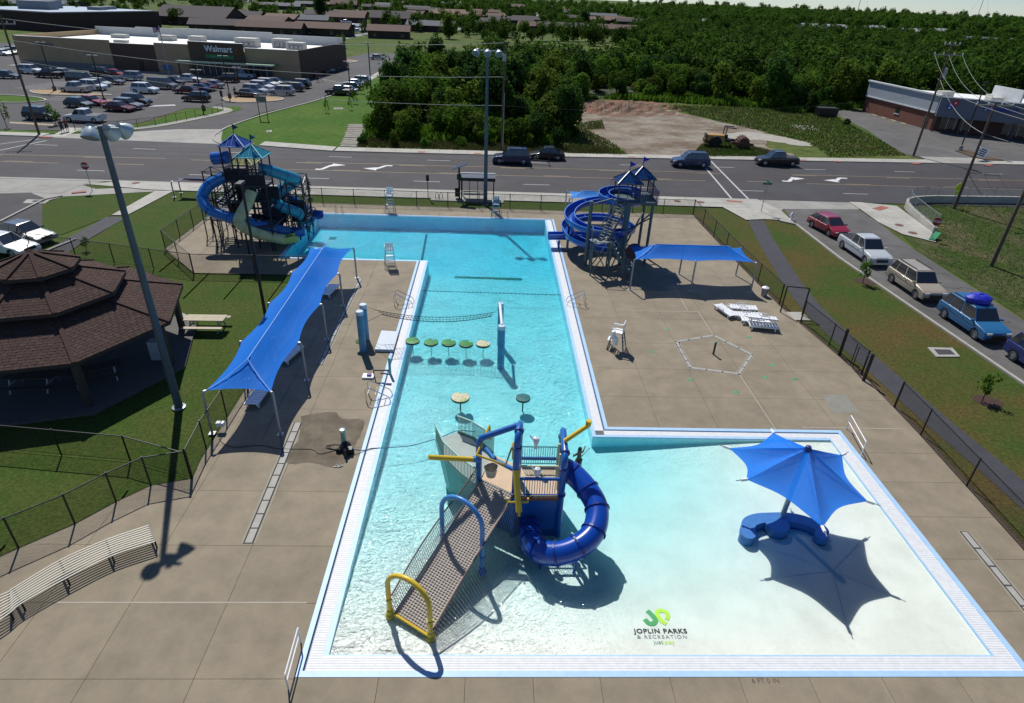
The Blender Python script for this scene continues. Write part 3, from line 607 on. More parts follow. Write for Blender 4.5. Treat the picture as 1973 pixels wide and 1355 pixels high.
fence('black chain link fence crossing the lawn left of the curved bench', [(-12.25, 20.15), (-15.3, 21.2), (-21.5, 21.9), (-30, 22)], 1.35, 3.0)
g = thing('deck_gate', 'tall open black gate frame where deck meets path by the lounge chairs', 'gate', (20.2, 38.4, 0))
a, c = W(1503, 603), W(1545, 607); hgt = 1.95
for p in (a, c): MB().tube([p, p+Vector((0, 0, hgt))], .05, 8).build('post', blackm, g)
MB().tube([a+Vector((0, 0, hgt)), c+Vector((0, 0, hgt))], .04, 8).build('top_rail', blackm, g)
sheet('gate_pad', LW(((1500, 602), (1545, 602), (1562, 618), (1520, 617))), .03, sidewalk_m)
g = thing('double_gate', 'black double gate with thick posts on the lower path fence', 'gate', (21.2, 28, 0))
pa, pb = W(1617, 684), W(1663, 735); m_ = pa.lerp(pb, .5)
for p in (pa, pb): MB().tube([p, p+Vector((0, 0, 1.75))], .09, 8).build('post', blackm, g)
for s in (-1, 1):
    p = m_+(pb-pa).normalized()*s*.12; e = pa if s < 0 else pb; f_o = MB()
    f_o.tube([p+Vector((0, 0, .1)), p+Vector((0, 0, 1.5)), e+Vector((0, 0, 1.5)), e+Vector((0, 0, .1))], .03, 6, closed=True); f_o.build('gate_leaf', blackm, g)
# ================================================================ SHADE CANOPIES
canvas = M('blue_shade_fabric', (.008, .19, .74), .75, var=.06, scale=6, bump=.12, bscale=60, trans=.28, spec=.2, open_weave=.035)
canvas_l = M('light_blue_shade_fabric', (.04, .27, .78), .75, var=.06, scale=6, bump=.12, bscale=60, trans=.28, spec=.2, open_weave=.035)
def canopy(label, O, U, V_, L_, Wd, ze, zr, nb, bay_s=.3, group=None, m=canvas, postr=.06, out=.12, hip=1.5, name='shade_canopy', base_dz=0):
    O = Vector((*O, 0)); U = Vector((*U, 0)).normalized(); V_ = Vector((*V_, 0)).normalized(); t = thing(name, label, 'shade canopy', tuple(O))
    nu, nv = nb*10, 16; b = MB(); G_ = {}
    for i in range(nu+1):
        for j in range(nv+1):
            u, v = i/nu, -1+2*j/nv; s = bay_s*math.sin(PI*((u*nb) % 1 if u < 1 else 0)); hw = Wd/2-s; es = .22*(1-v*v); uu = u*L_; uu = es+uu*(L_-2*es)/L_
            du = min(u, 1-u)*L_; k = min(1-abs(v), du/hip, 1); k = 1-(1-k)**1.12; z = ze+(zr-ze)*k-.12*math.sin(PI*min(1, k))
            G_[i, j] = len(b.v); b.v.append(O+U*uu+V_*(v*hw)+Vector((0, 0, z)))
    for i in range(nu):
        for j in range(nv): b.f.append((G_[i, j], G_[i+1, j], G_[i+1, j+1], G_[i, j+1])); b.mi.append(0)
    b.build('canopy', m, t, smooth=True)
    seam = M('canopy_seam', (.10, .28, .68), .7)
    r0, r1 = O+U*(hip+.05)+Vector((0, 0, zr-.0)), O+U*(L_-hip-.05)+Vector((0, 0, zr-.0)); sb = MB().bar(r0, r1, .05, .012)
    for e, r in ((0, r0), (L_, r1)):
        for s in (-1, 1):
            c0 = O+U*e+V_*(s*Wd/2)+Vector((0, 0, ze)); 
            for q in range(8):
                f0, f1 = q/8, (q+1)/8; P0, P1 = c0.lerp(r, f0), c0.lerp(r, f1); P0.z = ze+(zr-ze)*(1-(1-f0)**1.12)-.12*math.sin(PI*f0)+.012; P1.z = ze+(zr-ze)*(1-(1-f1)**1.12)-.12*math.sin(PI*f1)+.012; sb.bar(P0, P1, .045, .01)
    sb.build('seam', seam, t)
    for i in range(nb+1):
        for s in (-1, 1):
            ex = -1 if i == 0 else 1 if i == nb else 0
            c0 = O+U*(L_*i/nb)+V_*(s*Wd/2)+Vector((0, 0, ze)); base = c0+V_*(s*out)+U*(ex*out); base.z = 0
            top = base+Vector((0, 0, ze-.12)); k = MB(); k.tube([base, top, top.lerp(c0, .5)+Vector((0, 0, .07)), c0], postr, 8); k.build('post', galv, t, smooth=True)
            MB().tube([c0.lerp(top, -.1), c0.lerp(top, .35)], .05, 6).build('corner_fitting', whitep, t); MB().box(base.x, base.y, .04, .28, .28, .02).build('foot_plate', galv, t)
    return t
canopy('long blue fabric shade canopy on white posts left of the pool', (-11.05, 23.3), (0, 1), (1, 0), 18.0, 2.85, 2.3, 3.05, 4, .24)
canopy('blue fabric shade canopy on six posts beside the open blue flume', (10.15, 42.0), (1, 0), (0, 1), 8.5, 2.9, 2.3, 2.95, 2, .3)
canopy('small light blue shade canopy behind the coiled open flume', (7.1, 55.9), (1, 0), (0, 1), 3.4, 2.3, 2.45, 2.85, 1, .25, m=canvas_l, hip=1.1)
canopy('pale striped shade edge far left behind the tube slides', (-30.2, 60.4), (1, 0), (0, 1), 4.0, 1.2, 1.5, 1.7, 1, .2, m=M('mauve_netting', (.2, .14, .16), .8, trans=.3), hip=.8, name='low_awning')
# hexagonal umbrella
uc = Vector((11.82, 17.75)); um = thing('hex_umbrella', 'blue six pointed fabric umbrella with white tips over the curved blue seat', 'umbrella', (11.95, 18.1, 0))
cor = [W(*p, z) for p, z in (((1490, 834), 2.6), ((1405, 864), 2.75), ((1438, 924), 2.75), ((1585, 1016), 2.6), ((1672, 966), 2.6), ((1622, 877), 2.6))]
ap = Vector((12.0, 18.0, 3.75)); b = MB(); n = 14
for i in range(6):
    A, B_ = cor[i], cor[(i+1) % 6]; G_ = {}
    for u in range(n+1):
        for v in range(n+1):
            s = u/n; q = v/n; e = A.lerp(B_, q); sag = .30*math.sin(PI*q)*1.0; inn = (Vector((uc.x, uc.y, e.z))-e).normalized(); e = e+inn*sag
            p = e.lerp(ap, s); hgt_ = e.z+(ap.z-e.z)*(s**1.55); ridge = .16*(1-math.sin(PI*q))*math.sin(PI*s); p.z = hgt_+ridge; G_[u, v] = len(b.v); b.v.append(p)
    for u in range(n):
        for v in range(n): b.f.append((G_[u, v], G_[u, v+1], G_[u+1, v+1], G_[u+1, v])); b.mi.append(0)
b.build('canopy', canvas, um, smooth=True)
MB().tube([(11.95, 18.1, -.4), (ap.x, ap.y, 3.8)], .1, 12).build('pole', galv, um, smooth=True); MB().lathe([(.02, .12), (.09, .09), (.12, .02), (.15, -.08)], tuple(ap), 12).build('finial', M('dark_blue_cap', (.01, .03, .2), .5), um)
for c0 in cor:
    d = (c0-Vector((uc.x, uc.y, c0.z))).normalized(); MB().tube([c0-d*.05, c0+d*.22], .06, 6).build('tip_fitting', whitep, um); MB().tube([c0+d*.2, c0+d*.42], .018, 6).build('tip_bolt', galv, um); MB().bar(Vector((ap.x, ap.y, 3.2)), c0+Vector((0, 0, -.05)), .025).build('rafter', galv, um)
# curved seat under the umbrella
seat_b = M('seat_blue', (.035, .16, .42), .5, var=.12, scale=4); sp = [(p.x, p.y) for p in spline([W(*q, .28) for q in ((1443, 1022), (1444, 1006), (1462, 998), (1490, 996), (1520, 996), (1552, 1002), (1578, 1014), (1586, 1024))], 6)]
b = MB(); wds = [.42+.0*i for i in range(len(sp))]
A_, B_ = offset_line(sp, .26), offset_line(sp, -.26)
for i in range(len(sp)-1): b.prism([A_[i], B_[i], B_[i+1], A_[i+1]], -.5, .26)
cst = thing('curved_bench', 'low curved blue concrete seat in shallow water under the umbrella', 'bench', (11.9, 17.9, 0))
b.build('bench_wall', seat_b, cst)
for q, r in (((1500, 1003), .46), ((1443, 1021), .29), ((1586, 1024), .26)):
    p = W(*q, .45); MB().lathe([(.01, .28), (r, .28), (r, -.5)], (p.x, p.y, 0), 20).build('bench_lobe', seat_b, cst)
# ================================================================ SPORT LIGHT POLES
pole_b = M('blue_grey_pole', (.055, .085, .115), .5, var=.15, scale=.6); lampc = M('lamp_housing', (.42, .50, .56), .4, metal=.3, var=.08, bump=.05)
def sport_light(label, base, top, heads, r=.17, m=pole_b):
    t = thing('sports_light_pole', label, 'light pole', (base[0], base[1], 0)); B0 = Vector((*base, 0)); T0 = Vector((*base, top))
    MB().tube([B0, T0], [r, r*.55], 12).build('pole', m, t, smooth=True); MB().lathe([(r*1.7, 0), (r*1.7, .05), (r*1.1, .08)], tuple(B0), 12).build('base_flange', galv, t)
    x0 = min(h[0] for h in heads); x1 = max(h[0] for h in heads)
    MB().bar(T0+Vector((x0-.1, 0, -.1)), T0+Vector((x1+.1, 0, -.1)), .1).build('cross_arm', galv, t)
    for dx, dy, rz, tilt in heads:
        h = MB().lathe([(.02, .34), (.14, .32), (.23, .2), (.31, .0), (.33, -.1), (.3, -.1)], (0, 0, 0), 20).build('floodlight', lampc, t, smooth=True, local=True)
        h.location = (dx, dy, top-.28); h.rotation_euler = (tilt, 0, rz)
        k = MB().disc((0, 0, -.09), .30, 20).build('lens', M('lamp_lens', (.12, .16, .2), .2), h, local=True); k.parent = h
        MB().tube([(dx*.6, dy*.3, top-.12), (dx, dy, top+.05)], .035, 6).build('bracket', galv, t, local=True)
        MB().box(0, 0, .3, .18, .18, .14).build('ballast', galv, h, local=True)
    return t
sport_light('tall blue grey sports light pole rising from the lawn beside the pavilion', W(345, 785)[:2], 13.1, [(-.16, -.5, 0, -.5), (.26, .2, 0, .9), (.58, .6, -.5, .9)], .19)
sport_light('tall blue sports light pole behind the far end of the pool', W(935, 395)[:2], 13.8, [(-1.0, -.2, -.4, -.9), (0, -.35, 0, -.9), (1.0, -.2, .3, -.9)], .2)
MB().box(*W(305, 668, 0)[:2], .0, .02, .02, .02)
t = thing('lamp_post', 'slim dark lamp post between pavilion lawn and long blue canopy', 'light pole', tuple(W(513, 617))); hh = top_h(513, 617, 470, 352)
MB().tube([W(513, 617), W(513, 617)+Vector((0, 0, hh))], [.1, .07], 10).build('pole', blackm, t); MB().box(W(513, 617).x, W(513, 617).y-.2, hh-.05, .3, .75, .14).build('lamp_head', blackm, t)
# ================================================================ CURVED SLATTED BENCH
k = lambda u, v: W(u/2.532, 820+v/2.535, .48)
outer = spline([(-18.0, 12.2, .48)]+[k(*q) for q in ((0, 830), (65, 795), (290, 660), (515, 560), (725, 488))], 8); inner = spline([(-16.3, 11.3, .48)]+[k(*q) for q in ((0, 948), (105, 868), (325, 745), (545, 636), (755, 566))], 8)
outer = [Vector((p.x, p.y, .48)) for p in outer]; inner = [Vector((p.x, p.y, .48)) for p in inner]
bench = thing('curved_bench', 'long curved white slatted bench on the lower left deck', 'bench', tuple(inner[20][:2])+(0,)); bsl = M('bench_slat_cream', (.50, .47, .39), .5, var=.05)
ns = 9
for s in range(ns):
    f = s/(ns-1); MB().sweep([o_.lerp(i_, f) for o_, i_ in zip(outer, inner)], [(-.024, -.012), (.024, -.012), (.024, .012), (-.024, .012)], True).build('slat', bsl, bench)
for i in (3, 10, 16, 24, 32, 40):
    a, c = outer[i], inner[i]; z_ = Vector((0, 0, -.045)); MB().bar(a+z_, c+z_, .06, .05).build('cross_rail', blackm, bench)
    for p in (a.lerp(c, .12), a.lerp(c, .88)): MB().tube([p+z_, Vector((p.x, p.y, .04))], .03, 6).build('leg', blackm, bench)
# ================================================================ CENTRAL PLAY STRUCTURE
bl = M('play_blue', (.012, .11, .40), .3, var=.06, scale=2, coat=.15); blu_l = M('play_light_blue', (.05, .22, .55), .35, var=.06); slideb = M('slide_blue', (.004, .055, .36), .24, var=.05, coat=.3)
yel = M('play_yellow', (.66, .45, .03), .35, var=.08); yel_d = M('play_olive_yellow', (.42, .33, .02), .4, var=.1); tan = M('deck_tan', (.55, .40, .26), .7, var=.08); tealm = M('ship_teal', (.05, .42, .45), .45, var=.08)
netm = M('brown_net_rope', (.46, .41, .36), .9, var=.1); tanmat = M('ramp_mat', (.50, .46, .41), .9, var=.25, scale=9, bump=.4)
ps = thing('play_structure', 'blue and tan ship play structure with yellow water pipes in shallow pool', 'play structure', (1.5, 18, 0))
def T_(pts, r, m, nm, n=10, par=None, smooth=True): return MB().tube(pts, r, n).build(nm, m, par or ps, smooth=smooth)
h = 1.7
P2a, P2b = (1.1, 17.5), (1.35, 19.5); P3a, P3b = (2.85, 17.5), (2.9, 19.4); P1 = (-.27, 18.35)
def Zt(px, py, y): return WY(px, py, y).z
for (x, y), zt_ in ((P2a, 4.45), (P3a, 3.5)):
    yb = y+1.0 if zt_ > 4 else y+1.9
    T_([(x, y, -.5), (x, y, zt_-.3), (x+.02, y+.1, zt_-.08), (x+.05, y+.3, zt_), (x+.1, yb-.3, zt_), (x+.12, yb-.1, zt_-.08), (x+.13, yb, zt_-.3), (x+.13, yb, 0 if zt_ < 4 else -.5)], .125, bl, 'arch_post', 12)
    for q in ((x, y, zt_-.45), (x+.06, y+.33, zt_), (x+.13, yb, zt_-.45), (x, y, h+.1)): MB().tube([Vector(q)-Vector((0, 0 if q[2] != zt_ else .04, .04 if q[2] != zt_ else 0)), Vector(q)+Vector((0, 0 if q[2] != zt_ else .04, .04 if q[2] != zt_ else 0))], .17, 12).build('collar', M('collar_blue', (.006, .04, .2), .4), ps)
T_([(P1[0], P1[1], -.5), (P1[0], P1[1], 3.55), (P1[0]+.08, P1[1]+.02, 3.72), (P1[0]+.3, P1[1]+.05, 3.8), (1.2, 18.5, 4.25)], .12, bl, 'arch_post', 12)
T_([(P1[0]+.25, P1[1]+.3, 3.0), (.3, 18.2, 2.85), (1.05, 17.75, 2.75)], .09, blu_l, 'cross_pipe')
# decks with boards
for i in range(9): MB().box(1.22+.185*i+.02, 18.35, h-.06, .17, 1.75, .06).build('deck_board', tan, ps)
MB().box(2.0, 17.45, h-.16, 1.85, .07, .14).build('deck_edge', M('rust_edge', (.22, .09, .05), .7), ps); MB().box(2.0, 19.25, h-.16, 1.85, .07, .14).build('deck_edge', M('rust_edge', (0, 0, 0)), ps)
MB().prism([(-.15, 18.4), (1.05, 17.6), (1.18, 19.3), (.25, 19.9)], h-.07, h-.0).build('side_deck', tan, ps)
# blue panels below the deck
MB().box(1.95, 17.52, -.5, 1.75, .06, 2.02).build('front_panel', bl, ps); MB().box(2.86, 18.5, -.5, .06, 1.8, 2.02).build('side_panel', bl, ps)
MB().box(.35, 18.05, -.5, .06, .06, 0.1)
MB().add([(-.2, 18.4, -.4), (1.0, 17.6, -.4), (1.0, 17.6, h-.1), (-.2, 18.4, h-.1), (-.2, 18.46, -.4), (1.0, 17.66, -.4), (1.0, 17.66, h-.1), (-.2, 18.46, h-.1)], [(0, 1, 2, 3), (7, 6, 5, 4), (0, 4, 5, 1), (3, 2, 6, 7), (0, 3, 7, 4), (1, 5, 6, 2)]).build('corner_panel', bl, ps)
# railings front and back of the main deck
def rail(a, c, z0, z1, n, m, nm='railing', bw=.022, par=None):
    a, c = Vector((*a, 0)), Vector((*c, 0)); b = MB(); Z = lambda p, z: p+Vector((0, 0, z)); b.bar(Z(a, z1), Z(c, z1), .05); b.bar(Z(a, z0), Z(c, z0), .04)
    for i in range(n+1): p = a.lerp(c, i/n); b.bar(Z(p, z0), Z(p, z1), bw)
    return b.build(nm, m, par or ps)
rail((1.15, 17.52), (2.8, 17.52), h+.05, h+.85, 17, bl); rail((1.35, 19.32), (2.9, 19.32), h+.05, h+.9, 17, tealm)
MB().box(2.0, 17.5, h+.78, 1.6, .06, .12).build('rail_cap', bl, ps); MB().box(2.1, 19.3, h+.25, 1.5, .06, .13).build('rail_cap', bl, ps); MB().box(2.0, 18.0, h+1.0, 1.75, .05, .05).build('water_pipe', M('pale_yellow_pipe', (.5, .55, .35), .4), ps)
MB().bar((2.75, 17.9, h), (2.75, 17.9, h+1.7), .09).build('guard_bar', M('pale_yellow_pipe', (0, 0, 0)), ps); MB().bar((2.75, 18.5, h), (2.75, 18.5, h+1.7), .09).build('guard_bar', M('pale_yellow_pipe', (0, 0, 0)), ps)
# splash spouts on rails
for p in ((1.9, 17.6, h+.95), (1.95, 19.3, h+1.05)):
    b = MB(); b.lathe([(.02, .34), (.1, .3), (.14, .18), (.1, .05), (.06, -.1), (.08, -.2)], p, 12); b.tube([p, Vector(p)+Vector((-.25, .1, .35))], .035, 6); b.build('water_spout', whitep, ps, smooth=True)
# ship hull and its bow railing
hull = M('hull_green', (.02, .26, .24), .4, var=.1); a0, a1, bow, bow2 = Vector((-.35, 18.1, 0)), Vector((.3, 20.0, 0)), Vector((-2.15, 20.9, 0)), Vector((-1.25, 21.5, 0))
def wall(P, z0, z1, m, nm): 
    b = MB()
    for i in range(len(P)-1):
        d = (P[i+1]-P[i]).normalized(); nn = Vector((-d.y, d.x, 0))*.04; A, B_ = P[i], P[i+1]; b.prism([(A-nn)[:2], (B_-nn)[:2], (B_+nn)[:2], (A+nn)[:2]], z0, z1)
    return b.build(nm, m, ps)
b = MB(); LP = [(-.35, 18.1), (-1.0, 18.75), (-1.7, 19.7), (-2.15, 20.9)]; RP = [(.3, 20.0), (-.1, 20.6), (-.6, 21.1), (-1.25, 21.5)]
for P_, nm in ((LP, 'hull_side'), (RP, 'hull_side')):
    b = MB()
    for i in range(3):
        (x0, y0), (x1, y1) = P_[i], P_[i+1]; s = .72 if P_ is LP else .85; c0 = Vector((-.7, 19.9)); f = lambda x, y: (c0.x+(x-c0.x)*s, c0.y+(y-c0.y)*s)
        b.quad((*f(x0, y0), -.5), (*f(x1, y1), -.5), (x1, y1, 1.6), (x0, y0, 1.6)); b.quad((x0, y0, 1.62), (x1, y1, 1.62), (*f(x1, y1), -.48), (*f(x0, y0), -.48))
    b.build(nm, hull, ps)
    r = MB()
    for i in range(3):
        A, B_ = Vector((*P_[i], 0)), Vector((*P_[i+1], 0)); n = 11
        r.bar(A+Vector((0, 0, 2.45)), B_+Vector((0, 0, 2.45)), .05); r.bar(A+Vector((0, 0, 1.68)), B_+Vector((0, 0, 1.68)), .06)
        for k_ in range(n): p = A.lerp(B_, k_/n); r.bar(p+Vector((0, 0, 1.65)), p+Vector((0, 0, 2.45)), .028)
    r.build('bow_railing', M('bow_rail_teal', (.22, .42, .36), .4), ps)
MB().prism(LP+RP[::-1], 1.52, 1.6).build('bow_deck', M('bow_deck_grey', (.30, .36, .33), .7), ps)
# yellow frames, cannons and tipping bucket
T_([(-.35, 17.9, 3.3), (.1, 18.9, 3.9), (.14, 18.9, 3.25)], .045, yel, 'spray_frame'); T_([(-.35, 17.9, 3.3), (.72, 17.65, 3.05), (1.0, 18.3, 3.55), (1.02, 18.3, 2.8)], .045, yel, 'spray_frame')
MB().lathe([(.02, -.25), (.18, -.22), (.25, .15), (.27, .18), (.24, .18)], (.2, 17.9, 2.55), 16).build('tipping_bucket', M('bucket_cream', (.5, .46, .36), .5), ps, smooth=True)
cn = T_([(-.45, 18.3, 2.75), (-2.1, 17.8, 3.25)], .1, yel, 'water_cannon', 12); T_([(-.2, 18.35, 2.7), (-.5, 18.3, 2.77)], .12, blu_l, 'cannon_joint', 12)
T_([(1.1, 17.45, 3.0), (1.23, 16.6, 1.75)], .12, yel, 'water_cannon', 12); T_([(1.23, 16.6, 1.75), (1.24, 16.52, 1.62)], .05, yel, 'cannon_nozzle', 8)
T_([(1.17, 16.85, 2.0), (1.55, 16.85, 2.0), (1.55, 16.85, 2.2)], .04, yel, 'cannon_handle', 8); T_([(1.17, 16.85, 2.0), (.8, 16.85, 2.0), (.8, 16.85, 2.2)], .04, yel, 'cannon_handle', 8)
e = WY(1133, 820, 18.6); s_ = WY(1088, 850, 18.3); T_([s_, e], .09, yel, 'water_cannon', 12); T_([e, e+Vector((.02, 0, .22))], .11, yel, 'cannon_nozzle', 10)
# net ramp to the yellow arch
RA, RB_ = Vector((.98, 17.55, h)), Vector((-.2, 18.35, h)); FA, FB = Vector((-1.75, 12.75, .1)), Vector((-2.95, 13.55, .1))
ramp = thing('net_ramp', 'long brown rope net ramp climbing from yellow arch to ship deck', 'climbing net', (-2.3, 13.1, 0))
b = MB(); n = 16; b.quad(*[FA.lerp(RA, 0), RA, RB_, FB]); b.build('ramp_mat', tanmat, ramp)
b = MB(); up = Vector((0, 0, .035)); kx, ky = 13, 60
for i in range(kx+1):
    f = i/kx; b.bar(FA.lerp(FB, f)+up, RA.lerp(RB_, f)+up, .02)
for j in range(ky+1):
    g_ = j/ky; b.bar(FA.lerp(RA, g_)+up, FB.lerp(RB_, g_)+up, .02)
b.build('net', netm, ramp, kind='stuff')
for (F_, R_, s) in ((FA, RA, 1), (FB, RB_, -1)):
    out_ = (FA-FB).normalized()*s; b = MB(); nn = 64; top = lambda q: F_.lerp(R_, q)+Vector((0, 0, .42+.22*math.sin(PI*min(1, q*1.15+.06))))+out_*(.22+.06*math.sin(PI*q)); bot = lambda q: F_.lerp(R_, q)
    for j in range(nn+1): b.bar(bot(j/nn), top(j/nn), .013)
    for i in range(7):
        for j in range(0, nn, 2): b.bar(bot(j/nn).lerp(top(j/nn), i/6), bot((j+2)/nn).lerp(top((j+2)/nn), i/6), .013)
    b.build('side_net', netm, ramp, kind='stuff'); MB().tube([top(j/20) for j in range(21)], .03, 6).build('edge_rope', M('edge_rope_brown', (.16, .11, .09), .9), ramp)
    MB().tube([bot(0)-Vector((0, 0, .1)), bot(1)-Vector((0, 0, .1))], .055, 6).build('edge_beam', M('edge_beam_grey', (.3, .3, .3), .6), ramp)
    a = F_.lerp(R_, .0)+out_*.75; c = F_.lerp(R_, .95)+out_*.75; q = MB()
    for j in range(46): p0, p1 = a.lerp(c, j/45), bot(j/45); p0.z = .02; q.bar(p0, p1, .01)
    q.build('skirt_net', netm, ramp, kind='stuff')
MB().tube([FA+Vector((0, 0, .02)), FB+Vector((0, 0, .02))], .05, 8).build('front_pipe', yel, ramp)
def arch(nm, lab, A, B_, htop, r, m, md):
    A, B_ = Vector((A[0], A[1], -.15)), Vector((B_[0], B_[1], -.15)); t = thing(nm, lab, 'arch', (A.x, A.y, 0)); rad = (B_-A).length/2; pts = [A, A+Vector((0, 0, htop-rad+.15))]; d = (B_-A).normalized(); mid = (A+B_)/2+Vector((0, 0, htop-rad+.15))
    for i in range(1, 14): a_ = PI-PI*i/14; pts.append(mid+d*(math.cos(a_)*rad)+Vector((0, 0, math.sin(a_)*rad)))
    pts += [B_+Vector((0, 0, htop-rad+.15)), B_]; MB().tube(pts, r, 14).build('arch_pipe', m, t, smooth=True)
    for p in (A, B_):
        MB().lathe([(r*1.9, .1), (r*1.9, .2), (r*1.35, .25), (r*1.35, .42), (r, .45)], tuple(p), 14).build('base_collar', md, t); MB().lathe([(r, .0), (r*1.3, .0), (r*1.3, .09), (r, .09)], (p.x, p.y, .75), 14).build('clamp_band', md, t)
    return t
arch('yellow_arch', 'thick yellow arch standing at the foot of the rope net ramp', W(752, 1185), W(830, 1228), 2.25, .085, yel, yel_d)
arch('blue_arch', 'light blue arch straddling the middle of the rope net ramp', W(853, 1060), W(928, 1102), 3.0, .085, blu_l, bl)
# spiral tube slide: separate ring sections
sl_ = thing('tube_slide', 'dark blue enclosed spiral tube slide curling round beside the play structure', 'slide', (3, 17, 0))
ctrl = [(2.95, 18.5, 2.3), (3.35, 18.25, 2.2), (3.85, 17.6, 1.98), (4.12, 16.85, 1.75), (3.9, 16.0, 1.48), (3.3, 15.5, 1.25), (2.55, 15.4, 1.0), (1.95, 15.75, .8), (1.72, 16.35, .6), (1.7, 16.95, .42), (1.75, 17.35, .35)]
cp_ = spline([Vector(p)+Vector((0, 0, -.05)) for p in ctrl], 8)
for i in range(0, len(cp_)-8, 8):
    MB().tube(cp_[i:i+9], .43, 20, caps=False).build('tube_section', slideb, sl_, smooth=True)
    p, q = cp_[i+8], cp_[min(i+9, len(cp_)-1)]; d = (cp_[i+8]-cp_[i+7]).normalized(); MB().tube([p-d*.03, p+d*.03], .475, 20).build('flange', M('flange_blue', (.004, .03, .22), .35), sl_) if i+9 < len(cp_) else None
for q in ((4.05, 17.0), (3.25, 15.6), (2.0, 15.8)): MB().tube([(q[0]+.05, q[1], -.5), (q[0]+.05, q[1], 1.4 if q[0] > 4 else .8)], .06, 8).build('support_leg', bl, sl_)
# ================================================================ RIGHT TOWER: OPEN FLUME
fl = M('flume_blue', (.006, .075, .42), .25, var=.05, coat=.3); teal_st = M('tower_teal_grey', (.07, .11, .12), .5, var=.12); tc_ = (10.2, 46.2)
tw = thing('flume_tower', 'steel stair tower with two blue pyramid roofs above the coiled flume', 'slide tower', (10.2, 46, 0))
def roof(c, hs, ze, za, ma, mb, par, nm='pyramid_roof', flag=None, seams=5):
    r = thing('tmp', '', ''); bpy.data.objects.remove(r); b = MB(); x, y = c; cs = [(x-hs, y-hs, ze), (x+hs, y-hs, ze), (x+hs, y+hs, ze), (x-hs, y+hs, ze)]; a = (x, y, za)
    for i in range(4): b.quad(cs[i], cs[(i+1) % 4], a)
    b.quad(*cs[::-1]); o = b.build(nm, ma, par); s = MB()
    for i in range(4):
        A, B_ = Vector(cs[i]), Vector(cs[(i+1) % 4]); s.bar(A+Vector((0, 0, .02)), Vector(a)+Vector((0, 0, .03)), .07, .04); s.bar(A, B_, .06, .07)
        for k in range(1, seams+1):
            f = k/(seams+1); p = A.lerp(B_, f); u = 1-abs(2*f-1); s.bar(p+Vector((0, 0, .02)), p+(Vector(a)-(A+B_)/2)*u*.98+Vector((0, 0, .02)), .035, .03)
    s.build('roof_seams', mb, o)
    if flag: 
        MB().tube([a, (x, y, za+.75)], .025, 6).build('flag_pole', blackm, par); f = MB(); P = [(x, y, za+.72), (x+.45, y-.05, za+.52), (x, y, za+.32)]; f.prism([(0, 0), (1, 0), (0, 1)], 0, 1) if 0 else f.add([P[0], P[1], P[2], (P[0][0], y+.02, P[0][2]), (P[1][0], y-.03, P[1][2]), (P[2][0], y+.02, P[2][2])], [(0, 1, 2), (5, 4, 3), (0, 3, 4, 1), (1, 4, 5, 2), (2, 5, 3, 0)]); f.build('pennant', flag, par)
    return o
roofm = M('roof_steel_blue', (.02, .09, .26), .18, metal=.55, var=.08); seam_b = M('roof_seam_navy', (.006, .02, .07), .4); flagb = M('flag_blue', (.01, .02, .5), .7)
roof((10.15, 46.0), .95, 6.35, 7.05, roofm, seam_b, tw, flag=flagb, seams=4); roof((11.45, 47.5), .95, 6.35, 7.1, roofm, seam_b, tw, flag=flagb, seams=4)
for c in ((10.15, 46.0), (11.45, 47.5)):
    for sx in (-.8, .8):
        for sy in (-.8, .8): MB().bar((c[0]+sx, c[1]+sy, 5.0), (c[0]+sx, c[1]+sy, 6.35), .09).build('roof_post', seam_b, tw)
MB().box(10.8, 46.7, 4.85, 3.1, 3.2, .12).build('platform', teal_st, tw)
for a, c, n in (((9.3, 45.1), (12.35, 45.1), 22), ((12.35, 45.1), (12.35, 48.3), 22), ((12.35, 48.3), (9.3, 48.3), 20)): rail(a, c, 5.0, 5.85, n, seam_b, 'railing', .02, tw)
MB().tube([(10.25, 45.5, 0), (10.25, 45.5, 4.9)], .24, 14).build('main_column', M('column_teal', (.05, .13, .17), .45), tw, smooth=True)
for p in ((12.1, 48.0), (9.5, 48.0), (12.1, 45.4)): MB().tube([(*p, 0), (*p, 4.9)], .11, 10).build('column', teal_st, tw)
for a, c in (((10.25, 45.5, 3.2), (9.5, 48, 4.6)), ((10.25, 45.5, 1.0), (12.1, 48, 3.5)), ((9.5, 48, 1.0), (12.1, 45.4, 3.8)), ((10.25, 45.5, 2.2), (12.1, 45.4, 4.2)), ((10.25, 45.5, .6), (9.5, 48, 2.6))): MB().bar(a, c, .1).build('brace', teal_st, tw)
def stairs(a, c, wd, n, par, m, sm=None):
    a, c = Vector(a), Vector(c); d = c-a; hd = Vector((d.x, d.y, 0)).normalized(); sd_ = Vector((-hd.y, hd.x, 0))*wd/2
    for s in (-1, 1):
        MB().bar(a+sd_*s, c+sd_*s, .06, .16).build('stringer', m, par); hr = MB(); up1 = Vector((0, 0, .85)); hr.tube([a+sd_*s+up1, c+sd_*s+up1], .025, 6)
        for k in range(n//2+1): p = a.lerp(c, k/(n//2))+sd_*s; hr.bar(p, p+up1, .03)
        hr.build('handrail', m, par)
    for k in range(n): p = a.lerp(c, (k+.5)/n); q = MB(); q.bar(p-sd_, p+sd_, .24, .035); q.build('tread', sm or m, par)
land = Vector((8.15, 43.3, 2.62)); treadm = M('tread_grey', (.26, .28, .28), .6)
stairs(land+Vector((.15, .2, 0)), (9.75, 44.9, 4.95), .8, 13, tw, teal_st, treadm); MB().box(land.x, land.y, land.z-.05, 1.5, 1.0, .08, .4).build('landing', treadm, tw); stairs((10.6, 43.0, .1), land+Vector((.6, 0, 0)), .75, 10, tw, teal_st, treadm)
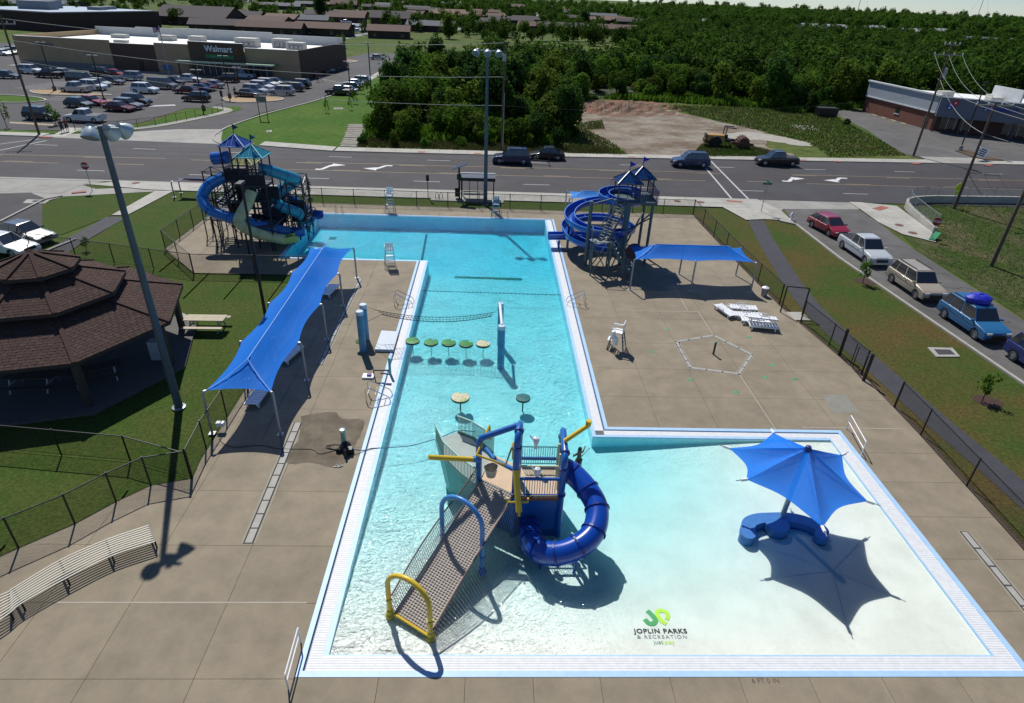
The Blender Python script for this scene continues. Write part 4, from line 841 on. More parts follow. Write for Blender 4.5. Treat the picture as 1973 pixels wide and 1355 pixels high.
rail((7.4, 42.9), (8.8, 42.8), 2.66, 3.5, 8, teal_st, 'railing', .02, tw); rail((7.4, 42.9), (7.5, 43.9), 2.66, 3.5, 8, teal_st, 'railing', .02, tw)
for p in ((7.5, 42.9), (8.8, 42.8), (8.8, 43.8), (7.5, 43.8)): MB().tube([(*p, 0), (*p, 2.6)], .06, 8).build('column', teal_st, tw)
for a, c in (((7.5, 42.9, .2), (8.8, 42.8, 2.4)), ((8.8, 42.8, .2), (7.5, 42.9, 2.4)), ((7.5, 43.8, .2), (8.8, 43.8, 2.4)), ((8.8, 42.8, .2), (8.8, 43.8, 2.4)), ((7.5, 42.9, .2), (7.5, 43.8, 2.4)), ((8.8, 43.8, .3), (10.25, 45.5, 2.6)), ((8.8, 43.8, 2.2), (10.2, 45.4, .5)), ((9.0, 44.0, .3), (9.5, 48, 2.0))): MB().bar(a, c, .07).build('brace', teal_st, tw)
fm = thing('open_flume', 'blue open spiral water flume coiling down into the deep end', 'slide', (8.7, 47, 0))
pts = []
def arc(cx, cy, r, a0, a1, z0, z1, n=16):
    for i in range(n+1): t = i/n; a = math.radians(lerp(a0, a1, t)); pts.append((cx+r*math.cos(a), cy+r*math.sin(a), lerp(z0, z1, t)))
arc(9.8, 46.9, 1.2, -10, 320, 5.15, 4.6, 26); pts += [(11.1, 46.6, 4.4)]
arc(8.65, 47.6, 2.45, 0, 180, 4.2, 2.85, 20); arc(8.65, 47.6, 2.45, 190, 345, 2.8, 2.2, 16); arc(8.5, 48.3, 2.4, 0, 180, 2.1, 1.7, 16); arc(8.5, 47.6, 2.3, 190, 262, 1.6, 1.3, 8); arc(8.6, 47.0, 1.75, -90, 85, 1.2, .98, 14)
pts += [(7.6, 48.75, .92), (6.6, 48.85, .88), (5.5, 48.85, .85), (4.75, 48.85, .82)]
pp = spline(pts, 2); prof = [(a_*.82, c_*.8) for a_, c_ in ((-.48, .42), (-.47, .1), (-.38, -.12), (-.18, -.22), (.18, -.22), (.38, -.12), (.47, .1), (.48, .42), (.44, .42), (.42, .1), (.33, -.08), (.15, -.16), (-.15, -.16), (-.33, -.08), (-.42, .1), (-.44, .42))]
seg = 10
for i in range(0, len(pp)-1, seg): MB().sweep(pp[i:i+seg+1], prof, True).build('trough_section', fl, fm, smooth=True)
liner = M('flume_rim', (.09, .22, .62), .3)
for s in (-.385, .385): MB().sweep(pp, [(s-.035, .32), (s+.035, .32), (s+.035, .37), (s-.035, .37)], True).build('rim', liner, fm)
MB().tube([(7.4, 45.0, 0), (7.4, 45.0, 5.05)], .14, 12).build('support_post', teal_st, fm, smooth=True); MB().bar((7.4, 45.0, 4.8), (9.0, 45.3, 5.2), .08).build('support_arm', teal_st, fm)
for p in ((6.25, 47.8, 2.4), (8.6, 50.1, 1.6), (11.0, 47.9, 1.9), (5.65, 48.75, .6)): MB().tube([(p[0], p[1], -.4 if p[0] < 5.8 else 0), p], .1, 10).build('support_post', teal_st if p[2] > 1 else fl, fm, smooth=True)
MB().lathe([(.01, .03), (.62, .03), (.62, -.03), (.01, -.03)], (0, 0, 0), 20, axis='y').build('tmp_disc', blackm).name = 'round_notice'
o = bpy.data.objects['round_notice']; o.location = (10.6, 43.2, 1.9); o.data.materials[0] = M('plum_notice', (.05, .02, .04), .6); tag(o, 'round plum coloured notice board by the stairs of the flume tower', 'notice')
# ================================================================ LEFT TOWER: THREE TUBE SLIDES
lt = thing('slide_tower', 'dark navy steel tower with blue, teal and yellow pointed roofs holding the tube slides', 'slide tower', (-18.6, 48.5, 0))
R1m = M('roof_royal', (.012, .06, .32), .3, metal=.3); R2m = M('roof_teal', (.01, .24, .34), .3, metal=.3); R3m = M('roof_lime', (.30, .32, .09), .5)
roof((-18.85, 47.6), .95, 7.75, 8.45, R1m, M('roof_seam_light', (.10, .22, .5), .4), lt, flag=M('flag_navy', (.01, .03, .12), .6)); roof((-17.5, 47.0), 1.0, 7.15, 7.9, R2m, M('roof_seam_teal', (.10, .42, .5), .4), lt, flag=M('flag_teal', (.01, .12, .2), .6)); roof((-19.2, 49.4), 1.0, 6.05, 6.85, R3m, M('roof_seam_lime', (.4, .42, .2), .5), lt)
def frame(c, hs, zt_, par, m=navy, w_=.09, lv=(), x=1):
    cs = [(c[0]+sx*hs, c[1]+sy*hs) for sx, sy in ((-1, -1), (1, -1), (1, 1), (-1, 1))]
    for p in cs: MB().bar((*p, 0), (*p, zt_), w_).build('tower_post', m, par)
    for z in lv:
        for i in range(4): MB().bar((*cs[i], z), (*cs[(i+1) % 4], z), w_*.8).build('tower_beam', m, par)
    if x:
        zz = [0]+list(lv)
        for k in range(len(zz)-1):
            for i in range(4): MB().bar((*cs[i], zz[k]), (*cs[(i+1) % 4], zz[k+1]), w_*.55).build('tower_brace', m, par)
meshp = M('dark_mesh_panel', (.012, .016, .03), .7)
for x0, y0, x1, y1, z0, z1 in ((-19.65, 46.85, -18.05, 46.85, 5.2, 6.1), (-18.3, 46.2, -16.7, 46.2, 5.0, 5.9), (-19.9, 48.7, -18.5, 48.7, 3.2, 5.2), (-17.9, 48.1, -16.4, 48.1, 2.2, 4.6), (-16.3, 50.0, -15.0, 50.0, 1.2, 3.0), (-19.0, 48.6, -16.6, 48.6, .6, 2.2), (-21.0, 49.6, -19.6, 49.6, 1.4, 3.0), (-18.4, 50.2, -16.8, 50.2, 1.0, 3.6)): MB().bar((x0, y0, (z0+z1)/2), (x1, y1, (z0+z1)/2), .04, z1-z0).build('mesh_panel', meshp, lt)
frame((-18.85, 47.6), .85, 7.75, lt, lv=(2.0, 3.6, 5.2, 6.0), x=0); frame((-17.5, 47.0), .85, 7.15, lt, lv=(3.4, 5.0, 5.9), x=0); frame((-19.2, 49.4), .85, 6.05, lt, lv=(2.2, 4.2, 5.0), x=0)
frame((-21.2, 48.9), .75, 5.6, lt, lv=(1.7, 3.4, 4.9, 5.55), w_=.075); frame((-15.6, 49.6), .8, 5.1, lt, lv=(1.6, 3.2, 4.4, 5.05), w_=.075); frame((-16.1, 51.6), .8, 4.2, lt, lv=(1.6, 3.2, 4.1), w_=.075); frame((-22.4, 49.6), .6, 3.0, lt, lv=(1.5, 2.9), w_=.07, x=0)
plat = M('platform_grate', (.08, .09, .12), .5)
for x, y, z, s in ((-18.85, 47.6, 5.2, 1.7), (-17.5, 47.0, 5.0, 1.7), (-19.2, 49.4, 4.2, 1.7), (-17.6, 48.9, 3.4, 2.0), (-16.6, 50.5, 2.4, 2.2), (-20.6, 48.9, 3.2, 1.6), (-18.2, 48.0, 1.8, 3.2)): MB().box(x, y, z, s, s, .1).build('platform', plat, lt)
for c, z0, z1 in (((-18.85, 47.6), 5.3, 6.2), ((-17.5, 47.0), 5.1, 6.1), ((-19.2, 49.4), 4.3, 5.2)):
    for i, (dx, dy) in enumerate(((0, -.85), (-.85, 0), (.85, 0))):
        if dx == 0: rail((c[0]-.85, c[1]+dy), (c[0]+.85, c[1]+dy), z0, z1, 10, navy, 'railing', .022, lt)
        else: rail((c[0]+dx, c[1]-.85), (c[0]+dx, c[1]+.85), z0, z1, 10, navy, 'railing', .022, lt)
for a, c in (((-18.0, 47.4, 5.1), (-17.8, 48.6, 3.5)), ((-17.0, 49.0, 3.4), (-16.6, 50.6, 2.5)), ((-16.2, 50.8, 2.4), (-18.0, 51.2, .1)), ((-20.0, 49.0, 4.1), (-20.8, 47.8, 3.2)), ((-21.0, 48.2, 3.2), (-21.6, 50.2, 1.6))): stairs(c, a, .7, 8, lt, navy, plat)
for p in (((-16.4, 46.4), (-15.0, 48.5)), ((-14.9, 48.9), (-14.9, 52.2)), ((-18, 52.2), (-15, 52.4))): rail(*p, .9, 1.7, 14, navy, 'railing', .022, lt)
def tslide(lab, ctrl, r, m, md, gate=None):
    t = thing('tube_slide', lab, 'slide', (ctrl[-1][0], ctrl[-1][1], 0)); P = spline(ctrl, 7)
    for i in range(0, len(P)-7, 7):
        MB().tube(P[i:i+8], r, 18, caps=False).build('tube_section', m, t, smooth=True)
        d = (P[i+7]-P[i+6]).normalized(); MB().tube([P[i+7]-d*.025, P[i+7]+d*.025], r+.03, 18, caps=False).build('flange', md, t) if i+14 < len(P) else None
    e, d = P[-1], (P[-1]-P[-2]); d.z = 0; d.normalize(); sdv = Vector((-d.y, d.x, 0)); b = MB(); prof_ = [(-r, .25), (-r, -.1), (-r*.6, -r*.8), (r*.6, -r*.8), (r, -.1), (r, .25)]
    b.sweep([e-d*.1, e+d*.5, e+d*1.0], [(a_, c_) for a_, c_ in prof_]); b.build('exit_trough', md, t)
    for k in range(2, len(ctrl)-1, 2): q = ctrl[k]; MB().tube([(q[0], q[1], 0), (q[0], q[1], q[2]-r*.8)], .06, 8).build('support_post', navy, t)
    return t
tb = M('tube_sky_blue', (.025, .19, .56), .3, var=.07, coat=.2); tbd = M('tube_royal', (.006, .08, .38), .3, var=.05); ty_ = M('tube_cream', (.50, .52, .30), .35, var=.08); tyd = M('tube_lime', (.42, .46, .12), .4); tt = M('tube_teal', (.012, .22, .34), .3, var=.08, coat=.2)
tslide('sky blue tube slide looping out from the left side of the tower', [(-19.0, 48.6, 5.35), (-20.2, 48.6, 5.15), (-21.5, 48.0, 4.6), (-21.95, 47.3, 3.75), (-21.3, 46.7, 3.0), (-20.0, 46.6, 2.55), (-18.6, 46.8, 2.05), (-17.2, 47.4, 1.45), (-15.9, 48.05, .95)], .42, tb, tbd)
tslide('cream tube slide dropping steeply then bending right to the pool', [(-17.9, 46.6, 4.55), (-18.1, 46.1, 3.9), (-18.5, 45.6, 3.2), (-18.75, 45.4, 2.65), (-18.45, 45.45, 2.15), (-17.7, 45.8, 1.6), (-16.9, 46.3, 1.15), (-16.1, 46.8, .8)], .4, ty_, tyd)
tslide('teal tube slide zigzagging down the right side of the tower', [(-17.2, 46.9, 6.2), (-16.5, 47.2, 6.0), (-15.7, 47.9, 5.5), (-15.2, 48.9, 5.0), (-15.6, 49.7, 4.5), (-16.6, 49.5, 4.0), (-17.0, 48.6, 3.5), (-16.4, 48.2, 3.0), (-15.5, 49.0, 2.3), (-15.7, 50.2, 1.6), (-15.6, 50.6, 1.0)], .42, tt, tbd)
tslide('dark blue tube slide emerging from the back of the tower at the corner', [(-18.2, 51.5, 3.2), (-17.6, 52.6, 2.6), (-16.9, 53.0, 2.0), (-16.2, 53.0, 1.4), (-15.6, 52.9, .95)], .42, tbd, tbd)
o = MB().tube([WY(410, 306, 47.2), WY(440, 303, 47.2)], .45, 18).build('tube_slide', M('tube_mid_blue', (.01, .11, .45), .3)); tag(o, 'short blue tube stub jutting left near the top of the tower', 'slide')
# ================================================================ VEHICLES
hl_m = M('headlight_glass', (.6, .62, .62), .15, var=0); tl_m = M('tail_lamp_red', (.35, .01, .01), .3, var=0); rim_m = M('alloy_rim', (.35, .36, .37), .35, metal=.7, var=.05); dkpl = M('black_trim', (.015, .015, .017), .6); plate_m = M('plate_white', (.6, .6, .58), .5)
CARP = {}
SP = {  # length, width, height, belt, hood z, trunk z, windscreen base x, roof front x, roof rear x, rear base x, kind
 'sedan': (4.6, 1.78, 1.43, .93, .80, .92, .95, .30, -1.05, -1.75), 'hatch': (4.2, 1.75, 1.48, .95, .84, 1.0, 1.15, .45, -1.25, -1.95),
 'suv': (4.65, 1.85, 1.75, 1.08, 1.0, 1.1, 1.1, .55, -1.85, -2.2), 'pickup': (5.3, 1.9, 1.76, 1.08, 1.0, 1.08, 1.25, .65, -.65, -.85),
 'van': (5.3, 1.95, 2.0, 1.1, .98, 1.1, 1.75, 1.15, -2.35, -2.55), 'wagon': (4.6, 1.72, 1.62, 1.0, .92, 1.02, 1.0, .45, -1.75, -2.15)}
def car_proto(kind, col, detail):
    key = (kind, col, detail)
    if key in CARP: return CARP[key]
    L_, Wd, Ht, belt, hood, trunk, wb, rf, rr, rb_ = SP[kind]; hl = L_/2
    pm = M('car_paint_%.2f_%.2f_%.2f' % col, col, .28, metal=.0, var=.03, coat=.6); nm = {'sedan': 'sedan', 'hatch': 'hatchback', 'suv': 'suv', 'pickup': 'pickup_truck', 'van': 'van', 'wagon': 'station_wagon'}[kind]
    t = bpy.data.objects.new(nm, None); C.objects.link(t); CARP[key] = t; mats = [pm, glass_d, dkpl, rubber, rim_m, hl_m, tl_m]
    ax_f, ax_r = hl-.85, -hl+.85; R = .33 if kind not in ('suv', 'pickup', 'van') else .37
    prof = [(-hl+.05, .32), (-hl, .55), (-hl+.04, trunk-.1), (-hl+.12, trunk), (rb_, belt if kind != 'sedan' else trunk), (wb, belt-.02 if kind != 'van' else belt), (wb+.15, hood+.03), (hl-.35, hood-.08), (hl-.08, hood-.2), (hl, .55), (hl-.04, .3)]
    for ax in (ax_f, ax_r):                       # arches
        a_ = [(ax+(R+.07)*math.cos(q), .30+(R+.07)*math.sin(q)) for q in [PI*k/6 for k in range(7)]]; prof += a_
    def ringy(y, shr): cz = .6; return [(x*(1-shr*.6), y, cz+(z-cz)*(1-shr)) for x, z in prof]
    ys_ = [(-Wd/2, .07), (-Wd/2+.05, .015), (-Wd/2+.25, 0), (Wd/2-.25, 0), (Wd/2-.05, .015), (Wd/2, .07)]; n = len(prof); b = MB()
    V = [p for y, s in ys_ for p in ringy(y, s)]; Fs = [(i*n+k, i*n+(k+1) % n, (i+1)*n+(k+1) % n, (i+1)*n+k) for i in range(len(ys_)-1) for k in range(n)]
    b.add(V, Fs+[tuple(range(n))[::-1], tuple(range((len(ys_)-1)*n, len(ys_)*n))])
    c = MB(); g = MB(); w0, w1 = Wd/2-.10, Wd/2-.24; zb, zr = belt-.03, Ht
    B4 = [(wb, w0, zb), (rb_, w0, zb), (rb_, -w0, zb), (wb, -w0, zb)]; T4 = [(rf, w1, zr), (rr, w1, zr), (rr, -w1, zr), (rf, -w1, zr)]
    def pane(p0, p1, p2, p3, f=.06):
        P = [Vector(q) for q in (p0, p1, p2, p3)]; cc = sum(P, Vector())/4; nn = (P[1]-P[0]).cross(P[3]-P[0]).normalized(); nn = nn if nn.dot(cc-Vector((0, 0, .9))) > 0 else -nn; return [cc+(q-cc)*(1-f)+nn*.012 for q in P]
    c.quad(B4[0], B4[1], T4[1], T4[0]); c.quad(B4[3], T4[3], T4[2], B4[2]); c.quad(B4[0], T4[0], T4[3], B4[3]); c.quad(B4[1], B4[2], T4[2], T4[1])
    rp = [(rf+.03, w1+.02, zr-.02), (rr-.03, w1+.02, zr-.02), (rr-.03, -w1-.02, zr-.02), (rf+.03, -w1-.02, zr-.02)]; rt = [(rf-.15, w1-.12, zr+.05), (rr+.15, w1-.12, zr+.05), (rr+.15, -w1+.12, zr+.05), (rf-.15, -w1+.12, zr+.05)]
    c.add(rp+rt, [(4, 5, 6, 7)[::-1], (0, 1, 5, 4), (1, 2, 6, 5), (2, 3, 7, 6), (3, 0, 4, 7)])
    mk = lambda mb, nme, m, par=t, sm=False: mb.build(nme, m, par, smooth=sm, local=True)
    if detail:
        for o_ in (mk(b, 'body', pm), mk(c, 'cabin', pm)):
            bv = o_.modifiers.new('bevel', 'BEVEL'); bv.width = .055; bv.segments = 3; bv.limit_method = 'ANGLE'; bv.angle_limit = math.radians(28); o_.data.polygons.foreach_set('use_smooth', [True]*len(o_.data.polygons))
        mk(MB().quad(*pane(B4[0], T4[0], T4[3], B4[3])), 'windscreen', glass_d); mk(MB().quad(*pane(B4[1], B4[2], T4[2], T4[1])), 'rear_window', glass_d)
        cuts = [0, .42, .78, 1] if kind in ('suv', 'van', 'wagon') else [0, .5, 1]
        for s in (1, -1):
            for i in range(len(cuts)-1):
                a0, a1 = cuts[i], cuts[i+1]; q = [Vector((lerp(wb, rb_, a0), s*w0, zb)), Vector((lerp(wb, rb_, a1), s*w0, zb)), Vector((lerp(rf, rr, a1), s*w1, zr)), Vector((lerp(rf, rr, a0), s*w1, zr))]; mk(MB().quad(*pane(*q, .1)), 'side_window', glass_d)
            mk(MB().box(wb-.1, s*(Wd/2+.06), belt-.02, .12, .18, .13), 'wing_mirror', pm)
            mk(MB().box(hl-.12, s*(Wd/2-.28), hood-.34, .2, .34, .14), 'headlight', hl_m); mk(MB().box(-hl+.06, s*(Wd/2-.2), trunk-.32, .12, .22, .2), 'tail_light', tl_m)
            mk(MB().bar((ax_r+.5, s*(Wd/2+.004), .75), (wb-.1, s*(Wd/2+.004), .75), .012, .02), 'side_strip', dkpl)
            for i in (.12, .5):
                mk(MB().box(lerp(wb, rb_, i+.18), s*(Wd/2), .84, .16, .03, .03), 'door_handle', dkpl)
        mk(MB().box(hl-.03, 0, .48, .1, Wd*.5, .2), 'grille', dkpl); mk(MB().box(hl-.06, 0, .30, .22, Wd*.92, .16), 'front_bumper', dkpl if kind in ('suv',) else pm); mk(MB().box(-hl+.05, 0, .34, .2, Wd*.92, .2), 'rear_bumper', dkpl if kind in ('suv', 'pickup') else pm); mk(MB().box(-hl-.06, 0, .6, .02, .32, .14), 'number_plate', plate_m)
        if kind == 'pickup': mk(MB().box((rb_-hl)/2-.05, 0, trunk+.012, hl+rb_-.25, Wd-.3, .012), 'truck_bed', dkpl)
        if kind == 'suv':
            for s in (1, -1): mk(MB().bar((rf-.2, s*(w1-.1), zr+.1), (rr+.2, s*(w1-.1), zr+.1), .04), 'roof_rail', dkpl)
        for ax in (ax_f, ax_r):
            for s in (1, -1):
                wh = MB(); wh.lathe([(R*.6, -.11), (R*.96, -.11), (R, -.07), (R, .07), (R*.96, .11), (R*.6, .11)], (ax, s*(Wd/2-.12), R), 20, 'y'); w_ = mk(wh, 'wheel', rubber, sm=True)
                rm = MB(); rm.lathe([(.02, s*.09), (R*.25, s*.1), (R*.62, s*.07), (R*.64, s*.11), (R*.6, s*.115)], (ax, s*(Wd/2-.12), R), 14, 'y'); mk(rm, 'rim', rim_m, w_)
    else:
        A = MB(); 
        for src, m_ in ((b, 0), (c, 0)): A.m = m_; A.add(src.v, src.f)
        A.m = 1; A.quad(*pane(B4[0], T4[0], T4[3], B4[3])); A.quad(*pane(B4[1], B4[2], T4[2], T4[1]))
        for s in (1, -1):
            for a0, a1 in ((0, .5), (.5, 1)): A.quad(*pane(Vector((lerp(wb, rb_, a0), s*w0, zb)), Vector((lerp(wb, rb_, a1), s*w0, zb)), Vector((lerp(rf, rr, a1), s*w1, zr)), Vector((lerp(rf, rr, a0), s*w1, zr)), .1))
            A.m = 5; A.box(hl-.12, s*(Wd/2-.28), hood-.34, .2, .34, .14); A.m = 6; A.box(-hl+.06, s*(Wd/2-.2), trunk-.32, .12, .22, .2); A.m = 1
        if kind == 'pickup': A.m = 2; A.box((rb_-hl)/2-.05, 0, trunk+.012, hl+rb_-.25, Wd-.3, .012)
        ob = A.build('body', mats, t, local=True)
        for ax in (ax_f, ax_r):
            for s in (1, -1):
                q = MB(); q.m = 0; q.lathe([(R*.6, -.11), (R, -.1), (R, .1), (R*.6, .11)], (ax, s*(Wd/2-.1), R), 12, 'y'); q.m = 1; q.lathe([(.02, s*.1), (R*.62, s*.1)], (ax, s*(Wd/2-.1), R), 12, 'y'); q.build('wheel', [rubber, rim_m], t, local=True)
    return t
used = set()
def car(kind, col, label, pos, rz, detail=False, group=None, z=0, scale=1.0):
    p = car_proto(kind, col, detail); k = (kind, col, detail)
    if k in used: o = dup(p)
    else: used.add(k); o = p
    o.location = (pos[0], pos[1], z); o.rotation_euler.z = math.radians(rz); o['label'] = label; o['category'] = {'pickup': 'pickup truck', 'van': 'van', 'suv': 'suv'}.get(kind, 'car')
    if group: o['group'] = group
    if scale != 1: o.scale = (scale,)*3
    return o
WHT, SLV, BLK, NVY, RED, MAR, GRY, CHA, BLU, CHP, TEL = (.72, .74, .76), (.42, .44, .46), (.010, .010, .012), (.012, .022, .06), (.30, .012, .02), (.11, .01, .02), (.16, .17, .18), (.045, .05, .055), (.02, .10, .30), (.36, .31, .24), (.05, .08, .10)
def mid(*q): return sum((W(*p) for p in q), Vector())/len(q)
grp = 'cars parked along the side street'
car('hatch', (.30, .012, .035), 'red hatchback parked first in line nearest the main road', mid((1575, 446), (1625, 458)), -80, True, grp).location = (31.2, 54.8, 0)
car('pickup', (.50, .53, .55), 'silver pickup truck with empty black bed behind the red hatchback', (31.3, 48.6), -88, True, grp)
car('suv', CHP, 'beige champagne crossover parked between silver pickup and blue suv', (31.5, 41.6), -88, True, grp)
ex = car('suv', (.02, .13, .30), 'bright blue older suv with blue tarp bundle on its roof', (31.75, 35.6), -88, True, grp)
car('suv', (.008, .025, .15), 'deep blue suv at the right frame edge with roof rack', (32.4, 30.0), -87, True, grp)
b = MB(); random.seed(2)
for i in range(9):
    a = 2*PI*i/9; 
b.lathe([(.02, .46), (.45, .44), (.68, .3), (.72, .08), (.66, 0)], (0, 0, 0), 12); o = b.build('tarp_bundle', M('blue_tarp', (.01, .02, .42), .45, var=.2, scale=6, bump=.8, bscale=9), smooth=True); 
for v in o.data.vertices: v.co.x *= 1.15; v.co.y *= .8; v.co += Vector((random.uniform(-.05, .05), random.uniform(-.05, .05), random.uniform(-.05, .04)))
o.location = (31.72, 35.9, 1.84); tag(o, 'crumpled blue tarp bundle strapped on the roof of the blue suv', 'bundle')
car('sedan', (.10, .115, .13), 'silver grey sedan parked left nearest the corner lawn', W(52, 463), -18, True, 'cars by the pavilion'); car('sedan', WHT, 'white compact car parked in front of the silver sedan at left edge', W(14, 486), -14, True, 'cars by the pavilion').location.z = 0
car('suv', (.02, .035, .09), 'dark navy suv towing a small hitch frame on the main road', (2.4, 78.0), 180, True, 'vehicles on the main road', z=.01)
MB().bar((5.0, 78, .5), (7.2, 77.7, .45), .12).build('tow_frame', blackm).name = 'tow_hitch'
o = bpy.data.objects['tow_hitch']; b = MB(); b.bar((5.0, 78, .5), (7.0, 77.6, .4), .12); b.bar((7.0, 77.1, .35), (7.0, 78.1, .35), .1); b.bar((7.0, 77.6, .3), (7.0, 77.6, .95), .12); o.data = b.mesh('tow_hitch', blackm); tag(o, 'black tow frame sticking out behind the navy suv on the road', 'trailer frame')
car('sedan', BLK, 'black sedan on the main road beyond the navy suv', (6.9, 80.9), 180, True, 'vehicles on the main road', z=.01)
car('suv', (.02, .045, .11), 'dark blue minivan driving left on the road before the crosswalk', (25.0, 79.2), 180, True, 'vehicles on the main road', z=.01)
car('pickup', BLK, 'black pickup truck driving on the road near the dirt lot entrance', (37.0, 81.5), 180, True, 'vehicles on the main road', z=.01)
K5 = lambda u, v: (u/5.803, 60+v/5.803); K6 = lambda u, v: (320+u/4.9325, 60+v/4.9325)
LOT = [(K5, 60, 535, 'sedan', TEL, 'dark sedan driving at the left edge of the store lot', 0), (K5, 20, 275, 'sedan', WHT, 'white sedan at the far left lot edge beside the store', -20), (K5, 75, 262, 'sedan', SLV, 'silver sedan second from left beside the store corner', -20), (K5, 140, 255, 'suv', CHA, 'dark suv nearest the left corner of the big store', -20),
 (K5, 325, 480, 'suv', WHT, 'white suv left of the black pickup in the store lot', -8), (K5, 530, 525, 'pickup', BLK, 'black pickup with long bed parked beside the white suv', 178), (K5, 695, 505, 'sedan', WHT, 'white sedan parked alone right of the black pickup', -5), (K5, 885, 590, 'van', (.015, .025, .03), 'dark green minivan behind the white crossover', -8),
 (K5, 1025, 665, 'suv', WHT, 'white crossover parked between silver pickup and lamp post', -6), (K5, 1090, 625, 'hatch', SLV, 'silver hatchback hidden behind the white crossover', -6), (K5, 825, 690, 'pickup', SLV, 'silver pickup beside the gravel island with stop sign', 176), (K5, 1130, 510, 'suv', BLK, 'black suv in the row nearest the store left of the red sedan', -6), (K5, 1270, 515, 'sedan', RED, 'red sedan with pale hood in the row nearest the store', -6), (K5, 1440, 555, 'suv', (.35, .4, .45), 'silver suv at the right end of the row near the store', 175), (K5, 1235, 600, 'sedan', CHA, 'charcoal sedan in front of the red sedan and lamp post', -4),
 (K5, 1605, 700, 'suv', WHT, 'white suv standing alone in the middle of the lot', -6), (K5, 1800, 650, 'van', GRY, 'grey full size van with white roof in mid lot', -6), (K5, 1930, 600, 'sedan', CHA, 'charcoal sedan partly hidden behind the grey van', -8), (K5, 855, 862, 'hatch', (.04, .07, .08), 'dark teal hatchback beside the red sports car', -10), (K5, 1000, 835, 'sedan', (.28, .01, .03), 'red sports car beside the dark teal hatchback', -12),
 (K5, 1505, 835, 'suv', BLK, 'black suv rearmost of the three cars by the walkway', -8), (K5, 1410, 880, 'wagon', GRY, 'grey wagon in the middle of three cars by the walkway', -10), (K5, 1310, 905, 'sedan', MAR, 'maroon sedan frontmost of the three cars by the walkway', -10), (K5, 920, 1025, 'pickup', WHT, 'large white pickup nearest the road beneath the lamp heads', 178), (K5, 430, 1000, 'suv', (.02, .035, .05), 'dark suv parked behind the left utility pole', -8),
 (K6, 210, 485, 'sedan', WHT, 'white sedan close to the store entrance bollards', -5), (K6, 180, 600, 'sedan', MAR, 'dark red sedan leftmost of the group below the entrance', 175), (K6, 290, 582, 'sedan', (.02, .05, .2), 'blue sedan squeezed between dark red cars', 175), (K6, 350, 568, 'sedan', (.2, .01, .02), 'red sedan behind the blue sedan', 175), (K6, 425, 545, 'sedan', SLV, 'silver sedan at the right end of the red car group', 172), (K6, 272, 675, 'wagon', BLK, 'black wagon parked alone below the red cars', 178), (K6, 570, 490, 'suv', (.012, .012, .014), 'black suv passing in front of the store entrance', 178), (K6, 720, 455, 'pickup', (.42, .5, .58), 'pale blue crew cab flatbed truck at the entrance', 176),
 (K6, 840, 605, 'suv', SLV, 'silver boxy suv behind the navy sedan on the island', -10), (K6, 900, 568, 'suv', WHT, 'white suv second in the row behind the island', -10), (K6, 960, 535, 'wagon', WHT, 'white wagon third in the row behind the island', -10), (K6, 1035, 520, 'sedan', TEL, 'teal grey sedan last in the row behind the island', -10), (K6, 775, 632, 'sedan', NVY, 'navy sedan beside the tan gravel island', -6), (K6, 1090, 615, 'suv', (.40, .42, .43), 'silver crossover right of the gravel island', 176), (K6, 1195, 575, 'wagon', (.05, .055, .07), 'dark grey wagon behind the silver crossover', 174), (K6, 1258, 545, 'suv', BLK, 'black suv last behind the silver crossover', 172),
 (K6, 1380, 435, 'sedan', (.26, .01, .03), 'bright red car at the front of the row along the store side', -16), (K6, 1452, 410, 'sedan', MAR, 'maroon car second along the store side wall', -16), (K6, 1505, 392, 'sedan', SLV, 'silver car third along the store side wall', -16), (K6, 1560, 370, 'sedan', (.08, .1, .13), 'blue grey car fourth along the store side wall', -16), (K6, 1600, 348, 'sedan', NVY, 'navy car fifth along the store side wall', -16), (K6, 1650, 325, 'sedan', SLV, 'silver car last by the back corner of the store', -16),
 (K6, 1640, 612, 'pickup', BLK, 'black pickup at the end of the lawn side parking row', 178), (K6, 1705, 600, 'sedan', SLV, 'silver sedan beside the black pickup on the lawn side', 176), (K6, 1750, 560, 'sedan', CHA, 'charcoal sedan in the lawn side parking row', 176), (K6, 1770, 530, 'sedan', WHT, 'white sedan in the lawn side parking row', 176), (K6, 1830, 510, 'suv', (.35, .38, .4), 'pale suv at the back of the lawn side parking row', 176)]
for K, u, v, kind, col, lab, rz in LOT:
    p = W(*K(u, v)); car(kind, col, lab, (p.x, p.y+.9), rz, False, 'cars in the store parking lot')
car('sedan', SLV, 'silver car driving behind the store near the wood', W(728, 115), 10, False, 'cars behind the store')
for u, v, col, lab in ((820, 190, WHT, 'white car left of the small evergreen in the housing car park'), (905, 168, SLV, 'silver car at the back left of the housing car park'), (970, 160, CHA, 'dark car in the back row of the housing car park'), (1055, 178, WHT, 'white car in the middle of the housing car park'), (1165, 150, GRY, 'grey car by the far end of the housing car park'), (1045, 228, CHA, 'dark car in the front row of the housing car park'), (1110, 215, BLU, 'blue car in the front row of the housing car park'), (1140, 252, WHT, 'white car nearest the lane in the housing car park'), (1200, 218, NVY, 'navy car right of the blue car in the housing car park'), (1700, 170, (.3, .4, .6), 'pale blue car near the houses behind the wood'), (930, 480, SLV, '')):
    if lab: p = W(400+u/3.946, v/3.946); car('sedan', col, lab, p, 6, False, 'cars by the brown houses', scale=1.35)
p = W(850+283/3.587, 212/3.587); car('suv', WHT, 'white suv parked beside the tree left of the brown row houses', p, 5, False, 'cars by the brown houses', scale=1.3)
